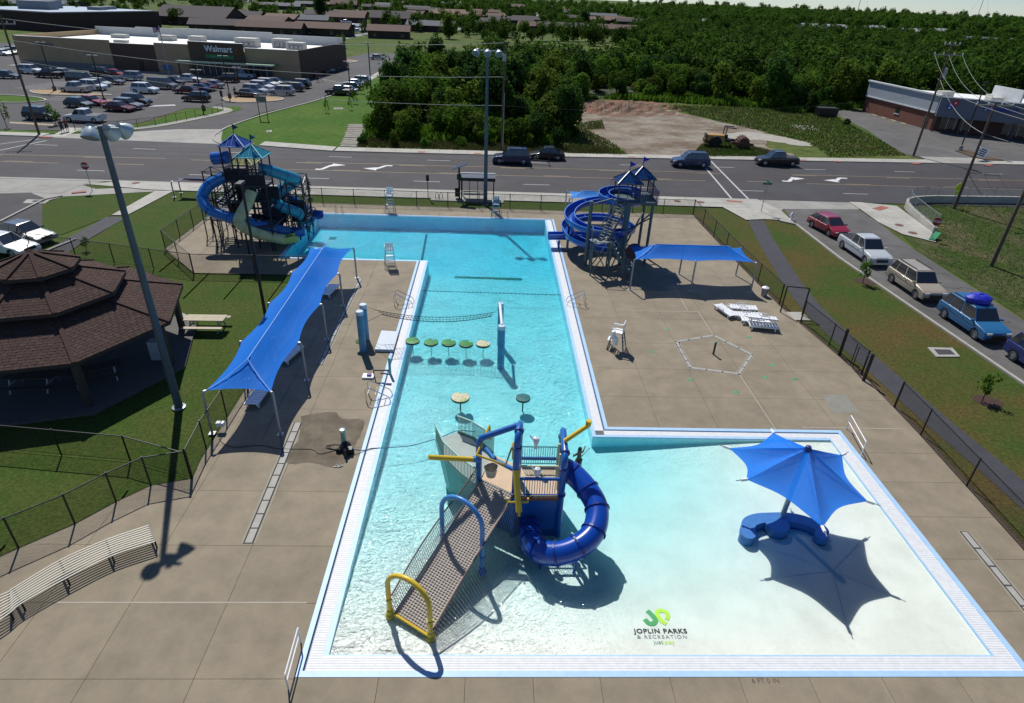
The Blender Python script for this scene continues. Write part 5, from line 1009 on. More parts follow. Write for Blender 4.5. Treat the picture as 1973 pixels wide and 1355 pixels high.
# road roller
rr_ = thing('road_roller', 'yellow and rusty soil compactor with ribbed drum on the dirt lot', 'road roller', tuple(W(1400, 283))); ry = M('machine_yellow', (.42, .22, .04), .5, var=.2); rrust = M('rusty_steel', (.10, .045, .03), .8, var=.3, scale=4, bump=.3)
MB().box(-1.9, 0, .9, 2.6, 1.7, .75, 0, .92, .9).build('engine_hood', ry, rr_, local=True); MB().box(-2.2, 0, .55, 2.5, 1.5, .5).build('chassis', rrust, rr_, local=True); MB().box(-3.2, 0, .8, .2, 1.5, .9).build('radiator', blackm, rr_, local=True)
for s in (-1, 1): MB().lathe([(.02, -.22), (.5, -.25), (.78, -.22), (.8, 0), (.78, .22), (.5, .25), (.02, .22)], (-1.9, s*.85, .78), 18, 'y').build('wheel', rubber, rr_, local=True)
MB().box(-.2, 0, .8, .9, 1.6, .35).build('operator_deck', blackm, rr_, local=True); MB().box(-.4, 0, 1.15, .5, .55, .5).build('seat', blackm, rr_, local=True)
for s in (-1, 1): MB().bar((-.7, s*.75, 1.1), (-.6, s*.75, 2.75), .12).build('canopy_post', blackm, rr_, local=True); MB().bar((-.6, s*.75, 2.75), (.7, s*.75, 2.7), .12).build('canopy_beam', blackm, rr_, local=True)
MB().bar((-.6, -.8, 2.75), (-.6, .8, 2.75), .12).build('canopy_beam', blackm, rr_, local=True)
for s in (-1, 1): MB().bar((.3, s*1.15, .8), (3.4, s*1.15, .65), .2, .35).build('drum_frame', rrust, rr_, local=True)
MB().lathe([(.02, -1.0), (.72, -1.0), (.72, 1.0), (.02, 1.0)], (2.1, 0, .78), 24, 'y').build('drum', rrust, rr_, local=True); rr_.rotation_euler.z = math.radians(-6)
for i in range(16):
    a = 2*PI*i/16; MB().bar((2.1+.78*math.cos(a), -1, .78+.78*math.sin(a)), (2.1+.78*math.cos(a), 1, .78+.78*math.sin(a)), .12, .14).build('drum_rib', rrust, rr_, local=True)
# ================================================================ STORE
st = thing('big_store', 'long low tan and brown supermarket with white roof and sign across the lot', 'store', (-70, 155, 0)); tanw = M('store_tan_block', (.42, .30, .175), .9, var=.1, scale=.4); brnw = M('store_brown_block', (.11, .07, .05), .9, var=.12, scale=.4); whr = M('store_white_roof', (.80, .80, .76), .6, var=.05); parb = M('parapet_back_grey', (.52, .53, .52), .7, var=.06)
A_, B_ = W(150, 130), W(580, 154); B_ = Vector((-42.5, 150.5, 0)); A_ = Vector((-108.5, 159.8, 0)); ex_ = (B_-A_).normalized(); ey_ = Vector((-ex_.y, ex_.x, 0)); SL = (B_-A_).length; SD = 28
def sp_(u, v, z=0): return A_+ex_*(u*SL)+ey_*v+Vector((0, 0, z))
def wallp(nm, u0, u1, v, z0, z1, m, th=.4): MB().prism([sp_(u0, v)[:2], sp_(u1, v)[:2], sp_(u1, v+th)[:2], sp_(u0, v+th)[:2]], z0, z1).build(nm, m, st)
MB().prism([sp_(0, .3)[:2], sp_(1, .3)[:2], sp_(1, SD)[:2], sp_(0, SD)[:2]], 0, 5.0).build('roof_deck', whr, st)
MB().prism([sp_(1, .0)[:2], sp_(1, SD)[:2], (sp_(1, SD)+ex_*.5)[:2], (sp_(1, 0)+ex_*.5)[:2]], 0, 5.9).build('side_wall', brnw, st); MB().prism([sp_(0, .0)[:2], sp_(0, SD)[:2], (sp_(0, SD)-ex_*.5)[:2], (sp_(0, 0)-ex_*.5)[:2]], 0, 6.1).build('side_wall', tanw, st)
for u0, u1, zz, m, v in ((0, .34, 5.95, tanw, 0), (.34, .50, 5.45, brnw, .25), (.50, .625, 5.9, tanw, 0), (.625, .815, 6.6, brnw, -.5), (.815, 1.0, 5.75, tanw, 0)): wallp('front_wall', u0, u1, v, 0, zz, m); wallp('coping', u0, u1, v-.06, zz, zz+.1, whr, .6)
for u0, u1, zz in ((-.01, .16, 6.9), (.16, .32, 7.2), (.32, .72, 7.4), (.72, 1.0, 7.0)): wallp('rear_parapet', u0, u1, SD-.5, 5, zz, parb)
wallp('base_band', 0, .34, -.06, 0, 1.0, M('store_grey_base', (.17, .17, .17), .8)); wallp('canopy', .60, .93, -3.6, 2.75, 2.95, M('canopy_green_glass', (.10, .24, .13), .5), 3.2); wallp('canopy_fascia', .60, .93, -3.7, 2.7, 3.0, M('canopy_pale', (.42, .5, .4), .5), .12)
for k_ in range(9): wallp('canopy_post', .605+.04*k_, .6085+.04*k_, -3.5, 0, 2.75, brnw, .2)
for k_ in range(12): wallp('shopfront_window', .645+.022*k_, .662+.022*k_, -.56, .3, 2.4, M('store_glass', (.05, .07, .09), .15), .1); wallp('window_frame', .643+.022*k_, .645+.022*k_, -.6, .2, 2.5, palew, .1)
wallp('pharmacy_poster', .515, .55, -.05, .4, 1.6, M('poster_blue', (.1, .17, .32), .6), .06); wallp('service_door', .43, .445, .2, 0, 2.1, blackm, .1)
mt_ = Matrix(((ex_.x, 0, -ey_.x, 0), (ex_.y, 0, -ey_.y, 0), (0, 1, 0, 0), (0, 0, 0, 1)))
sgw = M('sign_white', (.85, .87, .9), .5, var=0)
def stext(nm, s, size, u, z, m, v=-.62, bold=.03, sp=1.0): return text(nm, s, size, Matrix.Translation(sp_(u, v, z)) @ mt_, m, st, bold, .04, 'CENTER', sp)
stext('store_sign', 'Walmart', 1.75, .73, 5.35, sgw); wallp('green_banner', .682, .780, -.6, 3.45, 4.25, M('banner_green', (.02, .22, .07), .6, var=0), .08); stext('banner_text', 'Neighborhood Market', .52, .731, 3.85, M('banner_text_pale', (.25, .5, .3), .6), -.7, .0)
stext('store_sign', 'Pharmacy', 1.05, .105, 4.6, M('sign_faded', (.20, .19, .2), .6), -.1, .01)
c0 = sp_(.798, -.64, 5.0)
for i in range(6):
    a = PI/2+i*PI/3; d = ex_*math.cos(a)+Vector((0, 0, math.sin(a))); MB().tube([c0+d*.25, c0+d*.5, c0+d*.85], [.07, .13, .06], 6).build('sign_spark', M('spark_orange', (.30, .12, .02), .5, var=0), st)
for u, v_, w_, d_, h_ in ((.73, 13, 5.0, 3.0, 1.9), (.84, 16, 4.2, 3.0, 1.9), (.93, 10, 4.0, 2.4, 1.7), (.37, 19, 3.5, 2.5, 1.2), (.47, 21, 3.5, 2.5, 1.2), (.17, 20, 3.6, 2.2, .8), (.30, 8, 3.2, 1.2, .5), (.64, 12, 4.5, 2.2, .7)):
    p = sp_(u, v_, 5.02); q = MB().box(0, 0, 0, w_, d_, h_); q.box(0, -d_/2-.05, .3, w_*.8, .1, h_*.5); o = q.build('rooftop_unit', M('hvac_cream', (.5, .49, .44), .6, var=.1), st, local=True); o.location = p-st.location; o.rotation_euler.z = math.atan2(ex_.y, ex_.x)
    if h_ > 1.5:
        for k_ in range(4): MB().lathe([(.3, 0), (.42, .0), (.42, .35), (.3, .35)], (-w_/2+.7-w_*.0+k_*w_*.26, -d_/2-.6, .6), 10).build('fan_cowl', galv, o, local=True)
fp = thing('flag_pole', 'white pole with stars and stripes flag in front of the store roof', 'flag pole', tuple(W(327, 148))); MB().tube([(0, 0, 0), (0, 0, 9.8)], .09, 8).build('pole', galv, fp, local=True)
fb = MB()
for i in range(6):
    for j in range(13):
        fb.m = 2 if (i < 3 and j > 5) else (0 if j % 2 == 0 else 1); f0 = lambda i_, j_: (-i_*.22, .12*math.sin(i_*.9), 8.6+j_*.075-i_*.03); fb.quad(f0(i, j), f0(i+1, j), f0(i+1, j+1), f0(i, j+1))
fb.build('flag', [M('flag_red', (.4, .02, .03), .7), M('flag_white', (.7, .7, .7), .7), M('flag_field_blue', (.02, .03, .15), .7)], fp, local=True)
# lot, islands, lawns by the store
sheet('store_lot', [(-150, 88), (-64, 88), (-57.5, 88.8), (-53.5, 89), (-51, 96.5), (-50.3, 109), (-44.5, 112.0), (-43, 107.5), (-47, 95), (-49, 90.5), (-46, 88), (-46, 84.3), (-35.5, 84.3), (-36.5, 87.5), (-38.3, 96.8), (-37.5, 107), (-32.8, 120), (-30.8, 128), (-29.7, 144), (-28.6, 153.4), (-27.5, 196), (-20, 225), (-40, 226), (-44, 205), (-110, 206), (-170, 215)], -.018, asphalt_lot)
sheet('entrance_concrete', [(-60, 84.3), (-34.7, 83.4), (-36.2, 87), (-38.2, 93), (-44, 92), (-50.5, 88.5), (-58, 85.8)], .006, dconc)
sheet('store_sidewalk', [tuple(sp_(-.02, -.2)[:2]), tuple(sp_(-.02, -3.2)[:2]), tuple(sp_(.55, -3.4)[:2]), tuple(sp_(.6, -4.6)[:2]), tuple(sp_(1.03, -4.6)[:2]), tuple(sp_(1.03, -.2)[:2])], .05, dconc)
kw = lambda nm, P, w_=.35: strip(nm, [tuple(p[:2]) for p in P], w_, -.03, kerb_m, h=.13)
gisl = M('island_gravel', (.34, .24, .13), .95, var=.2, scale=4, bump=.4)
def island(nm, px, m, z=.03):
    P = spline([W(*p) for p in px]+[W(*px[0])], 5)[:-1]; sheet(nm, [p[:2] for p in P], z, m); kw('island_kerb', P+[P[0]])
island('gravel_island', [(58, 175), (75, 173), (120, 174), (170, 178), (215, 184), (180, 184), (105, 183), (68, 180)], gisl); island('gravel_island', [(428, 193), (440, 187), (480, 186), (530, 187), (545, 192), (520, 196), (460, 198)], gisl); island('gravel_island', [(190, 198), (215, 193), (240, 195), (215, 203), (195, 206)], gisl); island('gravel_island', [(640, 117), (660, 115), (690, 118), (660, 124), (645, 125)], gisl)
island('lawn_island', [(-60, 182), (20, 184), (70, 188), (88, 194), (50, 198), (0, 198), (-60, 196)], grass_s, .01)
sheet('front_lawn', [(-150, 84.6), (-58, 86.2), (-56.6, 87.6), (-64, 88), (-150, 88)], .01, grass_s)
sheet('fence_lawn', LW(((115, 255), (185, 257), (250, 252), (320, 243), (400, 227), (445, 217), (466, 211), (462, 206), (445, 205), (412, 207), (365, 210), (320, 225), (285, 240), (240, 247), (160, 249))), .012, grass_s)
strip('fence_walk', [(p.x, p.y) for p in spline([W(*q) for q in ((150, 251), (230, 250), (300, 243), (380, 228), (430, 217), (438, 211), (410, 206))], 5)], 1.4, .02, dconc)
sheet('gate_walk', LW(((95, 264), (115, 254), (130, 246), (160, 247), (150, 252), (125, 264))), .022, sidewalk_m)
sheet('store_lawn', [tuple(p[:2]) for p in [W(*q) for q in ((425, 279), (411, 268), (418, 257), (450, 241), (520, 218), (600, 197), (640, 185), (690, 168))]]+[(-29.3, 153), (-27, 196), (-20, 190), (-22, 150), (-19, 110), (-17.6, 84.5), (-20, 82.5), (-30, 83.4)], -.01, grass_s)
kw('lawn_kerb', spline([W(*q) for q in ((438, 280), (422, 276), (411, 267), (418, 257), (450, 241), (520, 218), (600, 197), (640, 184))], 5), .3)
sheet('back_walk', [(-29.7, 146), (-28.2, 146), (-26.2, 200), (-19, 222), (-20.5, 223), (-28.2, 200)], .02, sidewalk_m)
old = M('broken_concrete', (.24, .22, .19), .95, var=.35, scale=1.3, bump=.8)
for i in range(11):
    y = 84.3+i*1.45; x = lerp(-18.8, -20.6, i/10); MB().prism([(x-1.2+random.uniform(-.2, .2), y), (x+1.1+random.uniform(-.2, .2), y+random.uniform(-.1, .1)), (x+1.15, y+1.3), (x-1.15, y+1.25)], -.1, random.uniform(.01, .06)).build('slab', old, struct(bpy.data.objects.get('broken_path') or (lambda e: (C.objects.link(e), e)[1])(bpy.data.objects.new('broken_path', None))))
# parking bay lines
for u0, v0, u1, v1, n in ((700, 770, 1250, 560, 12), (1560, 760, 1900, 560, 7), (330, 640, 800, 560, 10)):
    for k_ in range(n):
        p = W(*K5(lerp(u0, u1, k_/n), lerp(v0, v1, k_/n))); strip('bay_line', [(p.x-2.6, p.y), (p.x+2.6, p.y-.4)], .12, -.012, white_line)
for k_ in range(14):
    p = W(*K6(1480+k_*17, 455+k_*3.2)); strip('crossing_bar', [(p.x, p.y), (p.x+1.2, p.y-1.8)], .35, -.011, white_line); p = W(*K5(1640+k_*24, 840+k_*-1)); strip('crossing_bar', [(p.x-.5, p.y+.5), (p.x+.3, p.y-.5)], .35, -.011, white_line); p = W(*K5(130+k_*35, 1022+k_*2)); strip('crossing_bar', [(p.x-.4, p.y+.5), (p.x+.3, p.y-.5)], .35, -.011, yellow_line)
fence('black metal picket fence curving along the walk by the store lot', [tuple(W(*q)[:2]) for q in ((145, 250), (230, 249), (300, 241), (360, 230), (410, 219), (430, 212))], 1.05, 2.0, name='picket_fence', link=.25)
# ================================================================ PIZZA SHOP
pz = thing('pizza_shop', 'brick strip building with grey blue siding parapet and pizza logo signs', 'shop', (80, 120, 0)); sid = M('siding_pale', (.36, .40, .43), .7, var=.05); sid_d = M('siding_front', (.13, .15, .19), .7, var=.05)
Q0, Q1 = W(1668, 216), W(1765, 251); Q1 = Vector((77.0, 112.6, 0)); Q0 = Vector((75.6, 133.2, 0)); Q2 = W(1990, 272); e1 = (Q1-Q0).normalized(); e2 = (Q2-Q1).normalized()
def pzp(nm, a, c, z0, z1, m, o_=0., th=.3, par=None):
    a, c = Vector(a), Vector(c); d = (c-a).normalized(); nn = Vector((d.y, -d.x, 0)); return MB().prism([(a+nn*o_)[:2], (c+nn*o_)[:2], (c+nn*(o_-th))[:2], (a+nn*(o_-th))[:2]], z0, z1).build(nm, m, par or pz)
Q3 = Q2+e2*25
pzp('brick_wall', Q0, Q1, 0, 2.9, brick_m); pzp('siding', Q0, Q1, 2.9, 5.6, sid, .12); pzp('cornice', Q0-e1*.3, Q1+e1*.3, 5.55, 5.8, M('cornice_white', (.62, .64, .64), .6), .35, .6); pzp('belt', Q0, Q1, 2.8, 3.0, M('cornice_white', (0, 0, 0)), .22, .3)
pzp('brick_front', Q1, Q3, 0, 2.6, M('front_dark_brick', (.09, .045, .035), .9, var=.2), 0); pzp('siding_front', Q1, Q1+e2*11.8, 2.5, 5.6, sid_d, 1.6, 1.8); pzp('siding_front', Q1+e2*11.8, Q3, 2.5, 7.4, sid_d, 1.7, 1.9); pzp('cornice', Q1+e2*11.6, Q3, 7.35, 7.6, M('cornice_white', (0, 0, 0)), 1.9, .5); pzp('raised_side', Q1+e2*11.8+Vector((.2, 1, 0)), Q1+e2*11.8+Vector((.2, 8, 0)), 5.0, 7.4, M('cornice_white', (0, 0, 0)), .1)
MB().prism([Q0[:2], Q1[:2], Q3[:2], (Q3+Vector((0, 20, 0)))[:2]], 4.6, 4.75).build('roof', whr, pz)
nW = Vector((e2.y, -e2.x, 0))
for i in range(9): 
    a = Q1+e2*(1.2+i*1.15+(4.5 if i > 3 else 0)); pzp('window', a, a+e2*1.0, .4, 2.3, glass_d, .05, .08); pzp('window_frame', a+e2*1.0, a+e2*1.08, .4, 2.35, palew, .1, .12)
pzp('window', Q0+e1*10.2, Q0+e1*11.2, 1.2, 2.2, glass_d, .06, .1); pzp('window_frame', Q0+e1*10.0, Q0+e1*11.4, 1.05, 1.2, palew, .09, .1); pzp('door', Q1-e1*2.4, Q1-e1*1.2, 0, 2.2, brnw, .06, .1)
for k_ in range(6): pzp('walkway_column', Q1+e2*(3.8*k_+.1), Q1+e2*(3.8*k_+.35), 0, 2.55, brnw, 1.5, .25)
def logo_tile(c, s, rot):
    a = lambda x, z: c+e2*(x*math.cos(rot)-z*math.sin(rot))*s+Vector((0, 0, (x*math.sin(rot)+z*math.cos(rot))*s))+nW*.02
    for x0, x1, m in ((-1, -.02, 'logo_blue'), (.02, 1, 'logo_red')): MB().add([a(x0, -.5), a(x1, -.5), a(x1, .5), a(x0, .5)]+[a(x0, -.5)+nW*.1, a(x1, -.5)+nW*.1, a(x1, .5)+nW*.1, a(x0, .5)+nW*.1], [(4, 5, 6, 7), (0, 1, 5, 4), (1, 2, 6, 5), (2, 3, 7, 6), (3, 0, 4, 7)]).build('logo_tile', M(m, (.02, .08, .36) if 'blue' in m else (.42, .02, .04), .5, var=0), pz)
    for x, z in ((.5, 0), (-.3, .2), (-.7, -.2)): p = a(x, z)+nW*.1; MB().tube([p, p+nW*.05], .16*s, 12).build('logo_dot', sgw, pz)
pw = lambda u, v, zz=0: (u, v)
def on_front(px, py, o_=1.62):
    A0 = Q1+nW*o_; d = Vector(RW@np.array([px-CX, py-CY, F])); O_ = Vector((0, 0, HC)); t = (A0-O_).dot(nW)/d.dot(nW); return O_+d*t
c1 = on_front(1836, 202); logo_tile(c1, .85, .7); c2 = on_front(1905, 209, 1.72); logo_tile(c2, .6, .3)
mt2 = Matrix(((e2.x, 0, nW.x, 0), (e2.y, 0, nW.y, 0), (0, 1, 0, 0), (0, 0, 0, 1))); c3 = on_front(1932, 212, 1.8); text('shop_sign', "Domino's", 1.15, Matrix.Translation(c3) @ mt2, M('sign_navy_blue', (.015, .05, .30), .5), pz, .03, .05)
for u, v_ in ((10, 4), (13, 9), (5, 8)): p = Q1+e2*u+Vector((0, v_, 4.75)); MB().box(p.x, p.y, p.z, 2.2, 1.6, 1.1).build('rooftop_unit', M('hvac_cream', (0, 0, 0)), pz)
sheet('shop_lot', LW(((1600, 213), (1670, 214)))+[(77, 112.5), (130, 100), (130, 89.5), (74, 88.0), (66, 87.8), (61.5, 87.9), (60, 91), (61.5, 99), (64.5, 110), (66.5, 122)], -.018, asphalt_old)
sheet('shop_apron', [(60.5, 86.0), (69.2, 86.3), (70.5, 90), (61.5, 90)], -.012, dconc)
for k_ in range(4): p = Q0+e1*(6+k_*3); MB().box(p.x-1.0, p.y, 0, .22, 1.8, .14).build('parking_block', M('block_cream', (.5, .42, .24), .8)).name = 'parking_block'
for i, o in enumerate([o for o in C.objects if o.name.startswith('parking_block')]): tag(o, ['yellowish parking block furthest back beside the shop brick wall', 'yellowish parking block second from the back by the brick wall', 'yellowish parking block third from the back by the brick wall', 'yellowish parking block nearest the front corner of the shop'][i], 'parking block', 'parking blocks by the shop')
struct(MB().prism(LW(((1840, 291), (1870, 302), (1900, 309), (1935, 310), (1900, 303), (1865, 290))), 0, .1).build('planter_island', soil))
# signs, poles
def label_sign(nm, lab, base, h_, parts, cat='sign', polem=galv, r=.035, rz=0):
    t = thing(nm, lab, cat, (base[0], base[1], 0), None, rz); MB().tube([(0, 0, 0), (0, 0, h_)], r, 8).build('post', polem, t, local=True)
    return t
def stop(lab, base, h_, rz):
    t = label_sign('stop_sign', lab, base, h_, None, rz=rz); o8 = [(.38*math.cos(PI/8+k_*PI/4), -.05, h_-.2+.38*math.sin(PI/8+k_*PI/4)) for k_ in range(8)]; MB().add(o8+[(x, y+.02, z) for x, y, z in o8], [tuple(range(8)), tuple(range(15, 7, -1))]+[(i, (i+1) % 8, 8+(i+1) % 8, 8+i) for i in range(8)]).build('sign_plate', M('stop_red', (.35, .012, .02), .5, var=0), t, local=True)
    tx_ = text('lettering', 'STOP', .3, Matrix.Translation((0, -.055, h_-.2)) @ Matrix.Rotation(PI/2, 4, 'X'), sgw, None, .008, .003); tx_.parent = t; return t
stop('red stop sign on the small corner island beside the main road', W(178, 368), 2.6, .05); stop('dark red stop sign seen over the low concrete wall at right', W(1792, 462), 1.9, -.5)
t = label_sign('street_name_sign', 'green street name sign on a thin pole by the crosswalk', W(1466, 409), 3.0, None); MB().box(0, 0, 2.75, .9, .03, .2).build('name_blade', M('sign_green', (.01, .13, .1), .5), t, local=True); MB().box(0, 0, 2.98, .03, .9, .2).build('name_blade', M('sign_green', (0, 0, 0)), t, local=True)
t = label_sign('school_crossing_sign', 'fluorescent yellow green crossing warning sign beside right utility pole', W(1833, 398), 2.5, None); yg = M('fluorescent_green', (.55, .75, .02), .5, var=0); MB().add([(-.38, -.05, 1.75), (.38, -.05, 1.75), (.38, -.05, 2.15), (0, -.05, 2.55), (-.38, -.05, 2.15), (-.38, -.03, 1.75), (.38, -.03, 1.75), (.38, -.03, 2.15), (0, -.03, 2.55), (-.38, -.03, 2.15)], [(0, 1, 2, 3, 4), (9, 8, 7, 6, 5), (0, 5, 6, 1), (1, 6, 7, 2), (2, 7, 8, 3), (3, 8, 9, 4), (4, 9, 5, 0)]).build('sign_plate', yg, t, local=True); MB().box(0, -.04, 1.35, .5, .03, .32).build('arrow_plate', yg, t, local=True)
t = label_sign('real_estate_sign', 'white square sign with dark lettering tilted in the shop planter', W(1882, 309), .4, None); MB().box(0, -.03, .5, 1.6, .06, 1.3).build('sign_panel', sgw, t, local=True)
for r_i in range(4): MB().box(.05*(r_i % 2), -.075, .68+.26*r_i, 1.15-.2*(r_i % 2), .02, .13).build('printed_bar', inkk, t, local=True)
t.rotation_euler.y = .28
t = label_sign('bus_stop_sign', 'thin dark bus stop sign pole behind the fence', W(825, 383), 2.4, None, polem=blackm); MB().box(0, -.03, 1.75, .3, .03, .6).build('sign_plate', blackm, t, local=True)
t = thing('solar_lamp', 'dark post with tilted solar panel and box beside the bus shelter', 'solar light', tuple(W(885, 386))); MB().tube([(0, 0, 0), (0, 0, 3.2)], .09, 8).build('post', blackm, t, local=True); q = MB().bar((-.65, 0, 3.1), (.75, 0, 3.65), .95, .05).build('solar_panel', M('solar_panel_dark', (.02, .025, .04), .3), t, local=True); MB().box(0, 0, 2.1, .42, .42, .5).build('battery_box', blackm, t, local=True)
t = thing('bus_shelter', 'black framed bus shelter with bench standing on the sidewalk', 'bus shelter', tuple(W(920, 386)))
for x in (-1.6, -.8, 0, .8, 1.6):
    MB().bar((x, -.0, 0), (x, 0, 2.1), .1 if abs(x) == 1.6 else .06).build('post', blackm, t, local=True)
for x in (-1.6, 1.6): MB().bar((x, 1.3, 0), (x, 1.3, 2.2), .1).build('post', blackm, t, local=True)
MB().box(0, .65, 2.15, 3.5, 1.7, .12).build('roof', M('shelter_roof', (.07, .08, .1), .4), t, local=True); MB().box(0, 1.5, 2.28, 3.5, .15, .06).build('roof_edge', whitep, t, local=True); MB().box(0, -.22, 1.95, 3.5, .05, .3).build('fascia', blackm, t, local=True); MB().box(-.35, .35, .45, 2.2, .4, .06).build('bench_seat', blackm, t, local=True); MB().box(-.35, .15, .75, 2.2, .05, .1).build('bench_back', blackm, t, local=True); MB().box(-2.0, .2, .3, .5, .5, .9).build('litter_bin', blackm, t, local=True)
struct(MB().prism(LW(((830, 387), (970, 392), (970, 380), (832, 376))), -.1, .075).build('shelter_pad', sidewalk_m))
t = thing('bike_rack', 'small dark looped bike rack on the pad left of the shelter', 'bike rack', tuple(W(846, 384)))
for x in (-.2, .2): MB().tube([(x-.15, 0, 0), (x-.15, 0, .5), (x, 0, .7), (x+.15, 0, .5), (x+.15, 0, 0)], .03, 6).build('hoop', blackm, t, local=True)
# fire hydrant
hy = thing('fire_hydrant', 'white fire hydrant on the grass corner by the side street', 'hydrant', tuple(W(1524, 424))); MB().lathe([(.18, 0), (.18, .06), (.11, .07), (.11, .5), (.15, .52), (.13, .62), (.06, .72), (.03, .74), (.03, .8), (.0, .8)], (0, 0, 0), 12).build('barrel', whitep, hy, local=True, smooth=True); MB().tube([(-.22, 0, .42), (.22, 0, .42)], .06, 8).build('nozzle', whitep, hy, local=True); MB().tube([(0, -.2, .42), (0, 0, .42)], .075, 8).build('nozzle', whitep, hy, local=True)
# utility poles with wires
def util(lab, base, h_, arms, wires_to=None, r=.17, m=wood_pole, extra=None):
    t = thing('utility_pole', lab, 'utility pole', (base[0], base[1], 0), 'utility poles'); MB().tube([(0, 0, 0), (0, 0, h_)], [r, r*.62], 10).build('pole', m, t, local=True, smooth=True)
    for z, w_, ang in arms:
        dx, dy = math.cos(ang)*w_/2, math.sin(ang)*w_/2; MB().bar((-dx, -dy, z), (dx, dy, z), .12, .14).build('cross_arm', M('arm_grey', (.26, .24, .22), .8), t, local=True)
        for f in (-.95, -.35, .35, .95): MB().lathe([(.02, .28), (.07, .22), (.05, .14), (.08, .08), (.05, .02)], (dx*f, dy*f, z+.05), 8).build('insulator', palew, t, local=True)
    return t
UP = {}
def up_(k_, lab, bx, by, tx_, ty_, arms, **kw): h_ = top_h(bx, by, tx_, ty_); b_ = W(bx, by); UP[k_] = (b_, h_); return util(lab, b_, h_, [(h_-a, w_, g_) for a, w_, g_ in arms], **kw), h_
t, h_ = up_('L', 'brown wooden utility pole leaning over the left side of the main road', 76, 260, 4, 30, [(.9, 2.6, .3)])
t, h_ = up_('M', 'grey utility pole on the far side of the road before the wood', 967, 290, 971, 80, []); MB().tube([(0, 0, h_-2.2), (0, 0, h_-1.4)], .25, 10).build('collar', galv, t, local=True); MB().tube([(.12, -.2, 0), (.12, -.2, h_*.55)], .05, 6).build('conduit', galv, t, local=True)
t, h_ = up_('R1', 'tall weathered utility pole in front of the pizza shop lot', 1760, 300, 1836, 84, [(.15, 2.2, .05), (1.4, 4.2, .05)]); MB().tube([(.3, 0, h_-4.2), (.3, 0, h_-3.0)], .28, 10).build('transformer', galv, t, local=True); MB().tube([(0, 0, h_-4.6), (-.5, -.3, h_-4.3)], .06, 6).build('street_light_arm', galv, t, local=True)
t, h_ = up_('R2', 'weathered utility pole with white cross arm behind the chain link corner', 1838, 402, 1916, 196, [(.35, 4.0, .05)], m=wood_pole)
t, h_ = up_('R3', 'bare dark utility pole rising from the rough field at right edge', 1910, 512, 1990, 340, [])
def wire(a, c, sag, r=.018, m=None, lab='thin overhead power line between utility poles', g_='overhead power lines'):
    P = [a.lerp(c, i/16)-Vector((0, 0, sag*4*(i/16)*(1-i/16))) for i in range(17)]; o = MB().tube(P, r, 4).build('power_line', m or M('wire_grey', (.22, .23, .22), .5)); tag(o, lab, 'power line', g_)
top = lambda k_, dz=0, dx=0: UP[k_][0]+Vector((dx, 0, UP[k_][1]-dz))
for dx, nm in ((-1.9, 'left'), (0, 'middle'), (1.9, 'right')): wire(top('R1', 1.35, dx), top('R2', .25, dx*.95), 1.1, .022, None, 'overhead power line, %s of three sagging between the two right utility poles' % nm)
for dx, nm in ((-1.9, 'left'), (0, 'middle'), (1.9, 'right')): wire(top('R2', .3, dx), Vector((58+dx, 40, 11)), 1.2, .02, None, 'overhead power line, %s of three running out of frame at right' % nm)
wire(top('R1', 4.4), top('R2', 3.0), .9, .03, None, 'lower cable sagging between the two right utility poles'); wire(top('R2', 3.0), Vector((60, 44, 8)), .9, .03, None, 'lower cable leaving the white armed pole toward the right edge')
wl = M('wire_pale', (.5, .52, .46), .5)
wire(top('L', .3), top('M', .15), 1.2, .028, wl, 'upper pale cable from left utility pole to grey middle pole'); wire(top('L', 2.6), top('M', 4.0), 1.3, .028, wl, 'middle pale cable crossing in front of the store'); wire(top('L', 4.8), top('M', 7.4), 1.3, .026, wl, 'lowest pale cable crossing the lot in front of the wood')
wire(top('M', .15), top('R1', .6), 1.6, .012, M('wire_dark', (.06, .06, .06), .6), 'dark upper cable from grey middle pole to right pole'); wire(top('M', 7.4), top('R1', 6.2), 1.4, .012, M('wire_dark', (0, 0, 0)), 'dark lower cable from grey middle pole to right pole')
t = thing('lamp_post', 'dark angled lamp post in the planter before the pizza shop', 'light pole', tuple(W(1849, 291))); hh = top_h(1849, 291, 1898, 160); MB().tube([(0, 0, .8), (0, 0, hh)], .09, 8).build('pole', blackm, t, local=True); MB().tube([(0, 0, 0), (0, 0, .8)], .3, 12).build('concrete_base', kerb_m, t, local=True); MB().box(0, .0, hh, .7, .4, .15).build('lamp_head', blackm, t, local=True)
for i, (bx, by, tx_, ty_, lab) in enumerate(((106, 175, 80, 82, 'leftmost tall lamp post on the gravel island of the store lot'), (202, 198, 178, 107, 'lamp post behind the sports light heads in the store lot'), (393, 213, 382, 135, 'lamp post on the fenced lawn beside the store lot'), (443, 189, 434, 108, 'lamp post on the right gravel island of the store lot'), (676, 186, 672, 119, 'lamp post by the lawn side parking row'), (716, 184, 709, 83, 'tall lamp post beside the wood right of the store'), (460, 157, 455, 130, 'short lamp post before the store entrance'))):
    t = thing('lamp_post', lab, 'light pole', tuple(W(bx, by)), 'lamp posts in the store lot'); hh = top_h(bx, by, tx_, ty_); MB().tube([(0, 0, .7), (0, 0, hh)], .1, 8).build('pole', M('lot_pole_brown', (.03, .024, .022), .6), t, local=True); MB().tube([(0, 0, 0), (0, 0, .8)], .3, 10).build('concrete_base', M('base_red', (.12, .07, .06), .8), t, local=True); MB().box(-.5, 0, hh-.05, .7, .35, .12).build('lamp_head', M('lamp_head_grey', (.3, .32, .33), .5), t, local=True); MB().box(.5, 0, hh-.05, .7, .35, .12).build('lamp_head', M('lamp_head_grey', (0, 0, 0)), t, local=True)
t = thing('directory_sign', 'grey sign panel on two thin legs beside the entrance drive', 'sign', tuple(W(509, 231))); 
